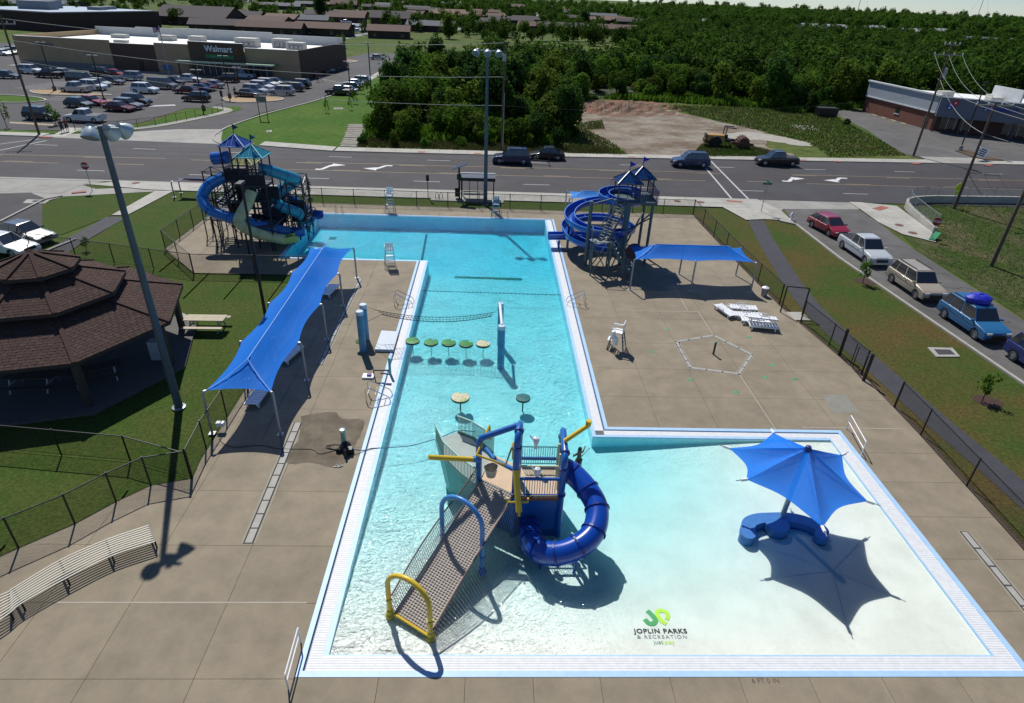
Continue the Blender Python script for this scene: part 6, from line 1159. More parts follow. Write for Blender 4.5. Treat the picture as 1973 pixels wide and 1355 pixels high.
for s in (-.6, .6): MB().bar((s, 0, 0), (s, 0, 2.6), .09).build('leg', blackm, t, local=True)
MB().box(0, 0, 2.6, 1.5, .12, .8).build('sign_panel', M('sign_grey', (.14, .16, .17), .6), t, local=True)
# retaining wall and galvanised fence
rw = thing('retaining_wall', 'low concrete retaining wall beside the side street corner', 'wall', (42.5, 60, 0))
wp = [W(*q) for q in ((1795, 452), (1765, 423), (1742, 403), (1728, 394))]; wp2 = spline([Vector((41.7, 55.2, 0)), Vector((43.0, 61.0, 0)), Vector((44.3, 64.2, 0)), Vector((47, 65.6, 0)), Vector((52, 66.1, 0)), Vector((70, 66.8, 0)), Vector((120, 67, 0))], 6)
A_ = offset_line([p[:2] for p in wp2], .14); B_ = offset_line([p[:2] for p in wp2], -.14); hts = [lerp(.55, .75, min(1, i/12)) for i in range(len(wp2))]
for i in range(len(wp2)-1): MB().prism([A_[i], B_[i], B_[i+1], A_[i+1]], -.2, hts[i]).build('wall_segment', sidewalk_m, rw)
fence('galvanised chain link fence on top of the low concrete wall', [tuple(p[:2]) for p in wp2[::3]], 1.1, 2.6, galv, .028, link=.11, z=.65, lm=galv)
o = MB().bar(W(1795, 462, .1), W(1808, 448, .5), .5, .06).build('silt_sock', M('silt_green', (.02, .22, .10), .8)); tag(o, 'green silt barrier cloth at the end of the concrete wall', 'silt barrier')
o = MB().tube([W(1852, 420), W(1857, 388)], .04, 6).build('marker_post', M('marker_yellow', (.5, .45, .05), .5)); o.data = MB().tube([W(1854, 420), W(1854, 420)+Vector((0, 0, 1.3))], .04, 6).mesh('marker_post', M('marker_yellow', (0, 0, 0))); tag(o, 'thin yellow marker post in the grass behind the concrete wall', 'marker post')
# ================================================================ POOL FURNITURE
pad_g = M('lily_green', (.035, .30, .025), .35, var=.25, scale=3, alt=(.025, .16, .018), altscale=2.5, coat=.3); pad_w = M('lily_worn_cream', (.58, .50, .34), .6, var=.15, scale=4, alt=(.10, .28, .04), altscale=1.6, altw=.35); pad_t = M('lily_teal', (.01, .13, .12), .35, var=.15, coat=.3); pad_d = M('pad_dark_side', (.012, .035, .02), .5)
def lily(lab, c, r, m, notch=True, rot=.5, stem=False):
    t = thing('lily_pad', lab, 'lily pad', (c.x, c.y, 0), 'lily pad stepping floats'); n = 36; P = []
    for i in range(n):
        a = 2*PI*i/n; dd = abs((a-rot+PI) % (2*PI)-PI); q = r*(1-(.55*(1-dd/.28) if notch and dd < .28 else 0)); P.append((q*math.cos(a), q*math.sin(a)))
    MB().prism(P, .10, .2).build('rim', pad_d, t, local=True); b = MB(); V = [(0, 0, .225)]+[(x*.96, y*.96, .205) for x, y in P]; b.add(V, [(0, 1+i, 1+(i+1) % n) for i in range(n)]); b.build('leaf_top', m, t, smooth=True, local=True)
    MB().tube([(0, 0, -.9), (0, 0, .1)], .035 if stem else .02, 8).build('stem', blackm if stem else galv, t, local=True)
    for k_ in range(6):
        a = rot+.5+k_*.95; MB().bar((.04*math.cos(a), .04*math.sin(a), .226), (r*.8*math.cos(a), r*.8*math.sin(a), .214), .018, .01).build('leaf_vein', m, t, local=True)
lp = [W(795, 656, .2), W(830.5, 659, .2), W(864.5, 660, .2), W(898, 662, .2), W(931, 662, .2)]
for p, lab, m, rt in zip(lp, ('green lily pad float leftmost of the row of five', 'green lily pad float second from left in the row', 'green lily pad float in the middle of the row of five', 'dull green lily pad float second from right in the row', 'faded cream and green lily pad float rightmost of the row'), (pad_g, pad_g, pad_g, pad_g, pad_w), (.45, 1.3, 1.0, .9, .7)): lily(lab, p, .42, m, True, rt)
lily('large faded cream pad float standing alone left of the teal one', W(887, 765, .2), .47, pad_w, True, 1.4, True); lily('round teal pad float standing alone before the play structure', W(1008, 766, .2), .37, pad_t, False, 1, True)
colb = M('column_blue', (.05, .20, .38), .45, var=.12, scale=1.5, alt=(.08, .28, .46), altscale=.9); capw = M('cap_pale', (.45, .56, .68), .5)
def pillar(nm, lab, bx, by, h_, r, z0=0, par=None):
    p = W(bx, by); t = par or thing(nm, lab, 'column', (p.x, p.y, 0)); MB().tube([(p.x, p.y, z0), (p.x, p.y, h_)], r, 20).build('shaft', colb, t, smooth=True); MB().lathe([(.01, .03), (r*.9, .03), (r*1.06, 0), (r*1.06, -.16), (r, -.2)], (p.x, p.y, h_), 20).build('cap', capw, t, smooth=True); return t
t = pillar('net_pillar', 'pair of tall blue pillars joined on the left deck holding the net', 700, 678, top_h(700, 678, 697, 600), .2); pillar('', '', 705.5, 656, top_h(705.5, 656, 702, 587), .2, 0, t)
p = W(701, 672); MB().lathe([(.01, 0), (.3, 0), (.32, .05), (.05, .2)], (p.x-.1, p.y-.2, .55), 8).build('palm_emblem', M('emblem_palm_green', (.05, .14, .03), .6), t); MB().lathe([(.01, 0), (.18, .02), (.12, .2), (.01, .22)], (p.x+.05, p.y-.2, .25), 8).build('crab_emblem', M('emblem_crab_orange', (.4, .07, .02), .6), t)
t = pillar('net_pillar', 'blue twin pillars with white beam rising from the water at mid pool', 965, 689, top_h(965, 689, 966.5, 628), .2, -1); pillar('', '', 963.5, 645, top_h(963.5, 645, 963, 585), .17, -1, t)
a, c = W(967, 626, 2.05), W(963, 583, 2.25); MB().tube([a, c], .08, 10).build('cross_beam', whitep, t); MB().tube([c-Vector((0, 0, .0)), c+Vector((0, .02, .4))], .03, 6).build('finial', whitep, t)
# cargo net between the pillars
nt_ = thing('overhead_net', 'dark sagging climbing net strung across the pool between blue pillars', 'climbing net', (-3, 33, 0)); b = MB(); nn = 34; A0, A1 = WY(722, 597, 32.6), WY(955, 601, 32.6); B0, B1 = WY(735, 606, 31.6), WY(948, 609, 31.6); rope = M('net_dark', (.02, .03, .03), .8)
fu = lambda a_, c_, q, s: a_.lerp(c_, q)-Vector((0, 0, s*4*q*(1-q)))
U_ = [fu(A0, A1, i/nn, .42) for i in range(nn+1)]; V_ = [fu(B0, B1, i/nn, .42) for i in range(nn+1)]
MB().tube(U_, .018, 5).build('edge_rope', rope, nt_); MB().tube(V_, .022, 5).build('edge_rope', rope, nt_); MB().tube([(u+v)/2 for u, v in zip(U_, V_)], .01, 4).build('middle_rope', rope, nt_)
for i in range(1, nn):
    if i % 1 == 0: MB().bar(U_[i], V_[i], .022).build('rung_rope', rope, nt_)
MB().tube([W(704, 590, 1.9), U_[0]], .012, 4).build('tie_rope', rope, nt_); MB().tube([W(708, 620, 1.2), V_[0]], .012, 4).build('tie_rope', rope, nt_); MB().tube([U_[-1], W(963, 592, 1.9)], .012, 4).build('tie_rope', rope, nt_)
b = MB(); a, c = W(797, 560, -.02), W(1097, 569, -.02)
for i in range(120): p, q = a.lerp(c, i/120), a.lerp(c, (i+.7)/120); b.bar(p, q, .04 if i % 3 else .07)
tag(b.build('lane_rope', M('rope_teal', (.01, .07, .10), .6)), 'thin dark float rope crossing the pool above the mid section', 'rope')['kind'] = 'stuff'
# slide plinth
pl = thing('deck_step', 'square pale grey platform at the pool edge beside the pillars', 'platform', tuple(mid((725, 676), (762, 676)))); q = [W(*k_, .22) for k_ in ((722, 673), (758, 674), (768, 639), (735, 637))]; MB().prism([p[:2] for p in q], -.5, .2).build('platform_body', M('step_grey', (.42, .47, .53), .6, var=.04), pl); MB().prism([p[:2] for p in q], .2, .225).build('platform_top', M('step_top', (.50, .56, .63), .6, var=.04), pl)
b = MB(); p = W(752, 722); b.tube([(p.x, p.y, -.3), (p.x, p.y, 1.05)], .07, 10); tag(b.build('lift_post', tealm), 'short teal post at pool edge with dark lift arms', 'post'); b = MB(); z_ = Vector((0, 0, .9)); b.bar(W(720, 713, .6), W(750, 714, .6), .07); b.bar(W(733, 719, .5), W(750, 721, .5), .07); b.bar(W(720, 713, .6), W(720, 719, .1), .06); tag(b.build('pool_lift', blackm), 'dark horizontal arms of the pool lift beside teal post', 'lift arm')
t = thing('square_plinth', 'white square base with purple pad on the deck beside pool lift', 'lift base', tuple(W(710, 728))); MB().box(0, 0, .03, .6, .45, .12).build('base_plate', whitep, t, local=True); MB().box(.05, 0, .15, .22, .2, .08).build('pad', M('pad_purple', (.05, .02, .2), .5), t, local=True)
# handrails (grab rails) at pool edges
def grab(lab, px, out_dir):
    t = thing('pool_ladder', lab, 'pool ladder', tuple(W(*px[0])))
    for s in (0, 1):
        a = W(*px[0])+Vector((0, s*.65, 0)); d = Vector((out_dir, 0, 0)); MB().tube([a, a+Vector((0, 0, .75)), a+d*.15+Vector((0, 0, .86)), a+d*1.05+Vector((0, 0, .35)), a+d*1.15+Vector((0, 0, .1)), a+d*1.15-Vector((0, 0, .9))], .025, 8).build('rail', chrome, t, smooth=True)
    for k_ in range(3): a = W(*px[0])+Vector((out_dir*(.1+k_*.35), 0, .5-k_*.05)); MB().tube([a, a+Vector((0, .65, 0))], .018, 6).build('crossbar', chrome, t)
    return t
grab('steel pool ladder on the left edge above the overhead net', [(760, 590)], 1.05); grab('steel pool ladder on the left edge below the lift', [(706, 775)], 1.05); grab('steel pool ladder on the right edge across from the net', [(1127, 590)], -1.05)
def ladder(lab, px, d):
    t = thing('pool_ladder', lab, 'pool ladder', tuple(W(*px)))
    for s in (-.28, .28): p = W(*px)+Vector((s, 0, 0)); MB().tube([p+Vector((0, .25, 0)), p+Vector((0, .25, .55)), p+Vector((0, .1, .72)), p+Vector((0, -.1, .72)), p+Vector((0, -.3, .5)), p+Vector((0, -.32, -1.0))], .025, 8).build('rail', chrome, t, smooth=True)
    for k_ in range(4): p = W(*px); MB().bar(p+Vector((-.28, -.32, -.2-.25*k_)), p+Vector((.28, -.32, -.2-.25*k_)), .05).build('step', chrome, t)
ladder('steel ladder at the back edge near the tube slides', (654, 410), 1); ladder('steel ladder at the back edge beside the right guard chair', (972, 420), 1)
def guardrail(lab, P, h_=.85, m=whitep):
    t = thing('hand_rail', lab, 'hand rail', tuple(W(*P[0]))); a, c = W(*P[0]), W(*P[1]); n = 2
    for i in range(2): p = a.lerp(c, i); MB().tube([p, p+Vector((0, 0, h_))], .025, 8).build('post', m, t)
    for z in (h_, h_*.55): MB().tube([a+Vector((0, 0, z)), c+Vector((0, 0, z))], .025, 8).build('rail', m, t)
guardrail('white two bar hand rail on deck behind the umbrella corner', ((1630, 828), (1658, 880))); guardrail('pale two bar hand rail at the front left pool corner', ((580, 1240), (556, 1330)), .75)
# lifeguard chairs
def guard(lab, c, rz, hs, m=galv, seatm=whitep, buoys=False):
    t = thing('guard_chair', lab, 'lifeguard chair', (c.x, c.y, 0), None, rz)
    for sx in (-1, 1):
        for sy in (-1, 1): MB().bar((sx*.42, sy*.5, 0), (sx*.26, sy*.28, hs), .055).build('leg', m, t, local=True)
    for k_ in range(5): z = hs*(.14+.18*k_); f = 1-k_*.1; MB().bar((-.4*f, .48*f, z), (.4*f, .48*f, z), .05, .035).build('rung', m, t, local=True); MB().bar((-.4*f, -.48*f, z), (.4*f, -.48*f, z), .03).build('rung', m, t, local=True)
    MB().box(0, 0, hs, .62, .6, .06).build('seat', seatm, t, local=True)
    for k_ in range(4): MB().box(-.24+.16*k_, -.3, hs+.05, .12, .05, .6).build('back_slat', seatm, t, local=True)
    for s in (-1, 1): MB().bar((s*.32, -.3, hs+.3), (s*.32, .35, hs+.3), .07, .05).build('armrest', seatm, t, local=True); MB().bar((s*.32, .32, hs), (s*.32, .32, hs+.3), .04).build('arm_post', seatm, t, local=True)
    MB().box(0, .42, hs*.5, .55, .25, .04).build('foot_board', seatm, t, local=True)
    if buoys:
        for k_ in range(2): MB().lathe([(.01, 0), (.12, .05), (.14, .3), (.12, .55), (.01, .6)], (-.45-.1*k_, .2-.2*k_, .8-.3*k_), 10).build('rescue_buoy', whitep, t, local=True, smooth=True)
    return t
guard('tall grey lifeguard chair at the back edge left of centre', W(752, 408), PI, 1.55); guard('grey lifeguard chair with round blue back at far edge near the light pole', W(955, 418), PI, 1.2, galv, M('chair_grey_blue', (.3, .4, .45), .5)); guard('silver slatted lifeguard chair on the inner corner of left deck', W(752, 514), .2, 1.35, chrome, palew); guard('white lifeguard chair with two rescue buoys on right deck', W(1187, 672), 1.2, 1.15, M('leg_grey', (.12, .13, .15), .5), whitep, True)
# lounge chairs
def lounge_proto():
    t = thing('lounge_chair', 'x', 'lounge chair')
    for k_ in range(9): MB().box(-.78+.2*k_, 0, .30, .17, .56, .035).build('slat', whitep, t, local=True)
    for s in (-1, 1): MB().bar((-.92, s*.31, .30), (.95, s*.31, .30), .06, .09).build('side_rail', whitep, t, local=True); MB().tube([(-.35, s*.33, .3), (-.3, s*.34, .48), (.15, s*.34, .48), (.2, s*.33, .3)], .03, 6).build('armrest', whitep, t, local=True)
    for sx in (-.72, .72):
        for s in (-1, 1): MB().bar((sx, s*.28, 0), (sx, s*.28, .3), .08).build('leg', whitep, t, local=True)
    return t
L0 = lounge_proto()
L0.location = W(1396, 605, 0); L0.rotation_euler.z = math.radians(-72); L0['label'] = 'white lounge chair standing apart at the left of the group'; L0['group'] = 'white lounge chairs on the right deck'
for px, rz, z, lab in (((1430, 600), -6, 0, 'white lounge chair furthest back in the overlapping row'), ((1440, 614), -5, 0, 'white lounge chair second from back in the overlapping row'), ((1452, 624), -6, 0, 'white lounge chair third from back in the overlapping row'), ((1468, 635), -8, 0, 'white lounge chair at the bottom of the front pile')):
    o = dup(L0, W(*px), math.radians(rz), lab)
o = dup(L0, W(1466, 633)+Vector((0, .1, .42)), math.radians(168), 'white lounge chair turned over on top of the front pile'); o.rotation_euler.x = .14
for px, rz, lab in (((636, 566), 80, 'pale lounge chair in shade beneath the far right side of the long canopy'), ((560, 690), 75, 'pale lounge chair half hidden under the middle of the long canopy'), ((500, 770), 85, 'pale lounge chair under the near end of the long canopy')): dup(L0, W(*px), math.radians(rz), lab, 'lounge chairs under the long canopy')
# pole, bin, pump, cables, shoes
t = thing('spray_post', 'short dark green post inside the pentagon drain on right deck', 'post', tuple(W(1374, 684))); hh = top_h(1374, 684, 1381, 661); MB().tube([(0, 0, 0), (0, 0, hh)], .06, 10).build('post', M('post_green', (.01, .05, .03), .5), t, local=True); MB().lathe([(.06, 0), (.085, .01), (.085, .06), (.02, .09)], (0, 0, hh), 10).build('post_cap', M('cap_green', (.02, .25, .15), .5), t, local=True)
t = thing('waste_bin', 'small grey bin with pale lid beside the fence at right deck', 'bin', tuple(W(1471, 571))); MB().lathe([(.2, 0), (.24, .6), (.25, .62)], (0, 0, 0), 14).build('bin_body', galv, t, local=True); MB().lathe([(.25, .62), (.25, .68), (.05, .78), (.01, .78)], (0, 0, 0), 14).build('lid', whitep, t, local=True)
t = thing('pool_pump', 'black portable pool filter pump with upright silver canister by pool', 'pump', tuple(W(667, 868))); MB().lathe([(.01, 0), (.24, 0), (.26, .2), (.2, .34), (.08, .4)], (0, 0, .05), 14).build('pump_body', blackm, t, local=True, smooth=True); MB().tube([(-.1, .15, .2), (-.1, .15, 1.0)], .11, 12).build('canister', M('canister_teal', (.2, .34, .3), .35), t, local=True, smooth=True); MB().lathe([(.01, .1), (.12, .08), (.14, 0)], (-.1, .15, 1.0), 12).build('canister_top', chrome, t, local=True); MB().box(.15, -.25, .05, .4, .25, .3).build('motor_housing', blackm, t, local=True)
for s in (-1, 1): MB().lathe([(.02, -.04), (.13, -.04), (.13, .04), (.02, .04)], (s*.28, -.2, .13), 12, 'y').build('wheel', rubber, t, local=True)
MB().tube([(0, -.2, .3), (.1, -.55, .4), (.15, -.75, .2)], .05, 8).build('handle', blackm, t, local=True)
b = MB(); P = [W(672, 865, .1)+Vector((0, 0, 0))]; cb = M('hose_blue', (.02, .10, .22), .5); o = MB().tube(spline([W(680, 866, .25), W(700, 868, .1), W(718, 864, .06), W(760, 862, -.0), W(800, 857, 0), W(850, 842, .0), W(882, 830, .3), W(915, 832, 1.0)], 6), .022, 6).build('hose', cb, smooth=True); tag(o, 'blue hose running from the pump across the water to the ship', 'hose')
pts_ = [W(655, 862, .07)]+[W(640+14*math.cos(a)+i*.4, 861+5*math.sin(a), .07) for i, a in enumerate(np.arange(0, 19, .7))]+[W(*q, .06) for q in ((618, 875), (600, 866), (540, 865), (500, 858), (460, 862), (435, 858), (422, 846))]
o = MB().tube(spline(pts_, 3), .014, 5).build('power_cable', blackm); tag(o, 'thin black cable coiled by the pump and running to the canopy post', 'cable')
for dx, lab in ((0, 'left one of a pair of dark sandals lying below the pump'), (.16, 'right one of a pair of dark sandals lying below the pump')):
    p = W(648, 899, .05); t = thing('sandal', lab, 'sandal', (p.x+dx, p.y, .05), 'pair of sandals', .5); MB().prism([(-.13, -.04), (.1, -.05), (.14, 0), (.1, .05), (-.13, .04)], 0, .025).build('sole', blackm, t, local=True); MB().tube([(0, -.05, .02), (.05, 0, .07), (0, .05, .02)], .014, 5).build('strap', palew, t, local=True)
t = thing('floodlight', 'small silver floodlight fixed low on the front left canopy post', 'floodlight', tuple(W(424, 832)));  MB().box(.1, 0, .35, .34, .2, .2).build('lamp_body', whitep, t, local=True); MB().bar((-.05, 0, .35), (-.12, 0, .42), .05).build('bracket', galv, t, local=True)
def hatch(nm, lab, P, inner, m=None):
    t = struct(bpy.data.objects.new(nm, None)); C.objects.link(t); q = [W(*p) for p in P]; MB().prism([p[:2] for p in q], -.05, .03).build('frame', patch_new, t); q = [W(*p) for p in inner]; MB().prism([p[:2] for p in q], 0, .045).build('cover', M('hatch_dark', (.05, .045, .05), .6), t)
hatch('ground_hatch', '', ((1787, 670), (1835, 671), (1850, 688), (1804, 688)), ((1799, 674), (1830, 675), (1840, 684), (1808, 684)))
rust = M('manhole_rust', (.14, .06, .045), .8)
for q in ((1305, 389), (1350, 391), (1732, 435), (1758, 450), (262, 354)): p = W(*q); struct(MB().lathe([(.01, .075), (.38, .075), (.4, .05)], (p.x, p.y, 0), 16).build('manhole_cover', rust))
# ================================================================ PEOPLE
skin_d = M('skin_dark', (.10, .05, .032), .5, var=.05); skin_l = M('skin_light', (.38, .22, .15), .5, var=.05); hairm = M('hair_black', (.012, .01, .009), .8)
def person(lab, loc, rz, h_, skin, shirt, pants, pose='stand', hold=None):
    t = thing('person', lab, 'person', tuple(loc), None, rz); s = h_/1.75
    J = {'pel': (0, 0, .95), 'ch': (0, .0, 1.28), 'nk': (0, .0, 1.47), 'hd': (0, .02, 1.6), 'hd2': (0, .02, 1.7), 'lh': (.1, 0, .9), 'lk': (.11, .05, .5), 'la': (.11, -.02, .08), 'lt': (.12, .13, .04), 'rh': (-.1, 0, .9), 'rk': (-.12, .07, .5), 'ra': (-.14, .06, .08), 'rt': (-.15, .21, .04), 'ls': (.19, 0, 1.42), 'le': (.26, .02, 1.14), 'lw': (.24, .16, .92), 'lf': (.24, .2, .84), 'rs': (-.19, 0, 1.42), 're': (-.27, .02, 1.14), 'rw': (-.25, .14, .92), 'rf': (-.25, .18, .84)}
    if pose == 'reach': J.update({'le': (.38, .16, 1.36), 'lw': (.56, .3, 1.42), 'lf': (.63, .36, 1.42), 're': (-.28, .14, 1.2), 'rw': (-.14, .32, 1.12), 'rf': (-.08, .36, 1.12), 'la': (.16, .0, .08), 'ra': (-.16, -.02, .08)})
    if pose == 'walk': J.update({'lk': (.1, .2, .5), 'la': (.1, .25, .1), 'lt': (.1, .38, .06), 'rk': (-.1, -.02, .48), 'ra': (-.1, -.28, .14), 'rt': (-.1, -.16, .06)})
    K = list(J); E_ = [('pel', 'ch'), ('ch', 'nk'), ('nk', 'hd'), ('hd', 'hd2'), ('pel', 'lh'), ('lh', 'lk'), ('lk', 'la'), ('la', 'lt'), ('pel', 'rh'), ('rh', 'rk'), ('rk', 'ra'), ('ra', 'rt'), ('nk', 'ls'), ('ls', 'le'), ('le', 'lw'), ('lw', 'lf'), ('nk', 'rs'), ('rs', 're'), ('re', 'rw'), ('rw', 'rf')]
    RD = {'pel': .13, 'ch': .145, 'nk': .06, 'hd': .095, 'hd2': .085, 'lh': .1, 'lk': .062, 'la': .042, 'lt': .04, 'rh': .1, 'rk': .062, 'ra': .042, 'rt': .04, 'ls': .06, 'le': .042, 'lw': .03, 'lf': .035, 'rs': .06, 're': .042, 'rw': .03, 'rf': .035}
    me = bpy.data.meshes.new('body'); me.from_pydata([tuple(c*s for c in J[k_]) for k_ in K], [(K.index(a), K.index(b_)) for a, b_ in E_], []); o = bpy.data.objects.new('body', me); C.objects.link(o); o.parent = t
    if not me.skin_vertices: me.attributes.new('tmp', 'FLOAT', 'POINT')
    import bmesh
    bm = bmesh.new(); bm.from_mesh(me); ly = bm.verts.layers.skin.verify(); bm.verts.ensure_lookup_table()
    for i, k_ in enumerate(K): bm.verts[i][ly].radius = (RD[k_]*s, RD[k_]*s*(.75 if k_ in ('pel', 'ch') else 1)); bm.verts[i][ly].use_root = (k_ == 'pel')
    bm.to_mesh(me); bm.free(); o.modifiers.new('skin', 'SKIN'); sb = o.modifiers.new('sub', 'SUBSURF'); sb.levels = sb.render_levels = 2; me.materials.append(skin)
    v = lambda k_: Vector(J[k_])*s; sm = lambda mb, nm, m: mb.build(nm, m, t, smooth=True, local=True)
    b = MB(); 
    for a, c in (('lh', 'lk'), ('rh', 'rk')): b.tube([v(a)+Vector((0, 0, .08*s)), v(a).lerp(v(c), .5), v(a).lerp(v(c), .8 if pose == 'reach' else 1.0)], [.125*s, .105*s, .1*s], 10)
    b.tube([Vector((0, 0, .84*s)), Vector((0, 0, 1.06*s))], [.16*s, .15*s], 12); sm(b, 'trousers' if pose != 'reach' else 'shorts', pants)
    if pose != 'reach' and pants:
        pass
    if shirt:
        b = MB(); b.tube([Vector((0, 0, 1.0*s)), v('ch'), Vector((0, 0, 1.46*s))], [.165*s, .18*s, .1*s], 12)
        for a, c in (('ls', 'le'), ('rs', 're')): b.tube([v(a), v(a).lerp(v(c), .6)], [.075*s, .06*s], 8)
        sm(b, 'shirt', shirt)
    sm(MB().lathe([(.01, .115*s), (.07*s, .1*s), (.11*s, .03*s), (.108*s, -.02*s), (.09*s, -.05*s)], tuple(v('hd2')-Vector((0, .02*s, .01))), 12), 'hair', hairm)
    sm(MB().tube([v('hd')+Vector((0, .09*s, .0)), v('hd')+Vector((0, .125*s, -.01))], [.018*s, .012*s], 6), 'nose', skin)
    return t
p = W(1113, 906, -.1); pp_ = person('shirtless swimmer in black shorts standing in shallow water holding a pole', (p.x, p.y, -.32), .5, 1.45, skin_d, None, M('shorts_black', (.008, .008, .012), .6), 'reach')
MB().bar((.1, .0, .55), (.11, .0, .85), .1)
a, c = WY(1100, 900, p.y+.2), WY(1137, 863, p.y-.1); tag(MB().tube([a+(a-c)*.3, c], .016, 6).build('cleaning_pole', galv), 'long thin pole held by the swimmer across his body', 'pole')
for px, py, lab, sh, pa, rz in ((122, 256, 'person in dark top walking on the sidewalk by left utility pole', (.02, .02, .025), (.03, .03, .04), .4), (131, 254, 'person in red top walking behind the dark clothed walker', (.18, .05, .05), (.03, .03, .05), .5), (428, 192, 'person standing in the lot left of the gravel island', (.03, .03, .04), (.02, .02, .03), 0), (454, 187, 'person behind the navy sedan loading by the island', (.05, .05, .07), (.03, .03, .03), 1), (612, 159, 'person in dark clothes pushing a cart near the store corner', (.02, .02, .02), (.02, .02, .02), .3)):
    person(lab, W(px, py), rz, 1.72, skin_l, M('cloth_%.2f_%.2f_%.2f' % sh, sh, .8), M('cloth_%.2f_%.2f_%.2f' % pa, pa, .8), 'walk' if px < 140 else 'stand')
t = thing('shopping_cart', 'wire shopping cart beside the person near the store corner', 'shopping cart', tuple(W(619, 158))); b = MB()
for z in (.5, .7, .95): b.tube([(-.4, -.28, z), (.4, -.28, z), (.4, .28, z), (-.4, .28, z)], .02, 4, closed=True)
b.build('basket', galv, t, local=True)
for x in (-.35, .35):
    for y in (-.25, .25): MB().bar((x, y, 0), (x, y, .95), .035).build('frame_leg', galv, t, local=True)
# ================================================================ TREES
rng = np.random.default_rng(5)
def crown(rad, hgt, nl, size, clumps=16, low=.15, seed=0):
    r = np.random.default_rng(seed); c = r.normal(size=(clumps, 3)); c /= np.linalg.norm(c, axis=1)[:, None]; c *= (r.uniform(.3, .78, clumps)**.8)[:, None]; c[:, 2] = np.where(c[:, 2] < -.55, -c[:, 2], c[:, 2]); cr = r.uniform(.24, .46, clumps)
    k = r.integers(0, clumps, nl); d = r.normal(size=(nl, 3)); d /= np.linalg.norm(d, axis=1)[:, None]; P = c[k]+d*(cr[k]*r.uniform(.55, 1.05, nl)**.5)[:, None]
    nrm = d*.7+r.normal(size=(nl, 3))*.6+np.array([0, 0, .35]); nrm /= np.linalg.norm(nrm, axis=1)[:, None]; P *= np.array([rad, rad, hgt/2]); P[:, 2] += hgt/2*.95+low*hgt
    a = np.cross(nrm, r.normal(size=(nl, 3))); a /= np.linalg.norm(a, axis=1)[:, None]; b_ = np.cross(nrm, a); s = (size*r.uniform(.6, 1.3, nl))[:, None]
    return np.stack([P-a*s, P-b_*s*.7, P+a*s, P+b_*s*.7], 1)
def trunk_mb(h_, r, nb=4, seed=0, spread=.5):
    q = random.Random(seed); b = MB(); b.tube([(0, 0, -.1), (q.uniform(-.1, .1), q.uniform(-.1, .1), h_*.45), (q.uniform(-.2, .2), q.uniform(-.2, .2), h_*.85)], [r, r*.75, r*.25], 7)
    for i in range(nb): a = 2*PI*i/nb+q.random(); z = h_*q.uniform(.3, .5); b.tube([(0, 0, z), (math.cos(a)*spread*.5, math.sin(a)*spread*.5, z+h_*.15), (math.cos(a)*spread, math.sin(a)*spread, z+h_*.3)], [r*.45, r*.3, r*.1], 5)
    return b
TV = []
for i in range(7):
    hh = (6.6, 5.4, 8.2, 6.0, 5.0, 7.6, 4.4)[i]; rr = (2.9, 2.7, 2.5, 3.4, 2.4, 2.2, 2.1)[i]; TV.append((np_mesh('crown', crown(rr, hh*.94, 2300, (.23, .2, .26)[i % 3], (20, 12, 28)[i % 3], .02, i), (leaf, leaf_y, leaf_d, leaf, leaf_d, leaf_y, leaf)[i]), trunk_mb(hh, .16, 5, i, rr*.6).mesh('trunk', bark), hh))
TV.append((np_mesh('crown', crown(.72, 1.9, 420, .085, 14, .22, 31), leaf), trunk_mb(1.7, .04, 5, 3, .4).mesh('trunk', bark), 2.3)); TV.append((np_mesh('crown', crown(.45, 2.0, 170, .08, 12, .25, 33), leaf), trunk_mb(1.9, .03, 5, 5, .3).mesh('trunk', bark), 2.4))
def tree(lab, loc, var=0, sc_=1.0, rz=0, nm='tree', group=None, sq=1):
    t = thing(nm, lab, 'tree', loc, group, rz); t.scale = (sc_, sc_, sc_*sq)
    for k_, n_ in ((0, 'crown'), (1, 'trunk')): o = bpy.data.objects.new(n_, TV[var][k_]); C.objects.link(o); o.parent = t
    return t
def in_poly(x, y, P):
    r = False
    for i in range(len(P)):
        (x0, y0), (x1, y1) = P[i-1], P[i]
        if (y0 > y) != (y1 > y) and x < (x1-x0)*(y-y0)/(y1-y0)+x0: r = not r
    return r
wood = [(-17.5, 92), (-8, 88.5), (8, 88.5), (10.5, 92), (12, 108), (14, 127), (21, 140), (40, 140), (56, 134), (60, 128), (67, 133), (74, 138), (95, 140), (115, 130), (150, 128), (250, 170), (330, 260), (200, 330), (80, 265), (46, 190), (20, 182), (-6, 178), (-21, 160), (-19, 120)]
sheet('wood_floor', [p for p in wood[:3]]+[(10, 91), (13.5, 108), (15, 127), (22, 138), (40, 138), (56, 132), (60, 128), (67, 133), (74, 138), (95, 140), (150, 128), (330, 260), (200, 330), (80, 265), (46, 190), (20, 182), (-6, 178), (-21, 160), (-19, 120)], -.035, M('leaf_litter', (.022, .034, .010), .95, var=.4, scale=.8, bump=.6))
rt = random.Random(11); cand = []
y = 88
while y < 330:
    st_ = 3.5 if y < 140 else 4.6 if y < 200 else 6.5; x = -24+rt.random()*2
    while x < 330:
        px_, py_ = x+rt.uniform(-2, 2), y+rt.uniform(-1.6, 1.6)
        if in_poly(px_, py_, wood) and rt.random() < .9: cand.append((px_, py_))
        x += st_
    y += st_*.9
def vis(c):       # only what lies in the survey photo's field of view
    v = RW.T@np.array([c[0], c[1], -HC]); return v[2] > 0 and -60 < CX+F*v[0]/v[2] < 2060
cand = [c for c in cand if vis(c)]; cand.sort(key=lambda c: math.hypot(*c))
near, far_ = cand[:275], cand[275:]
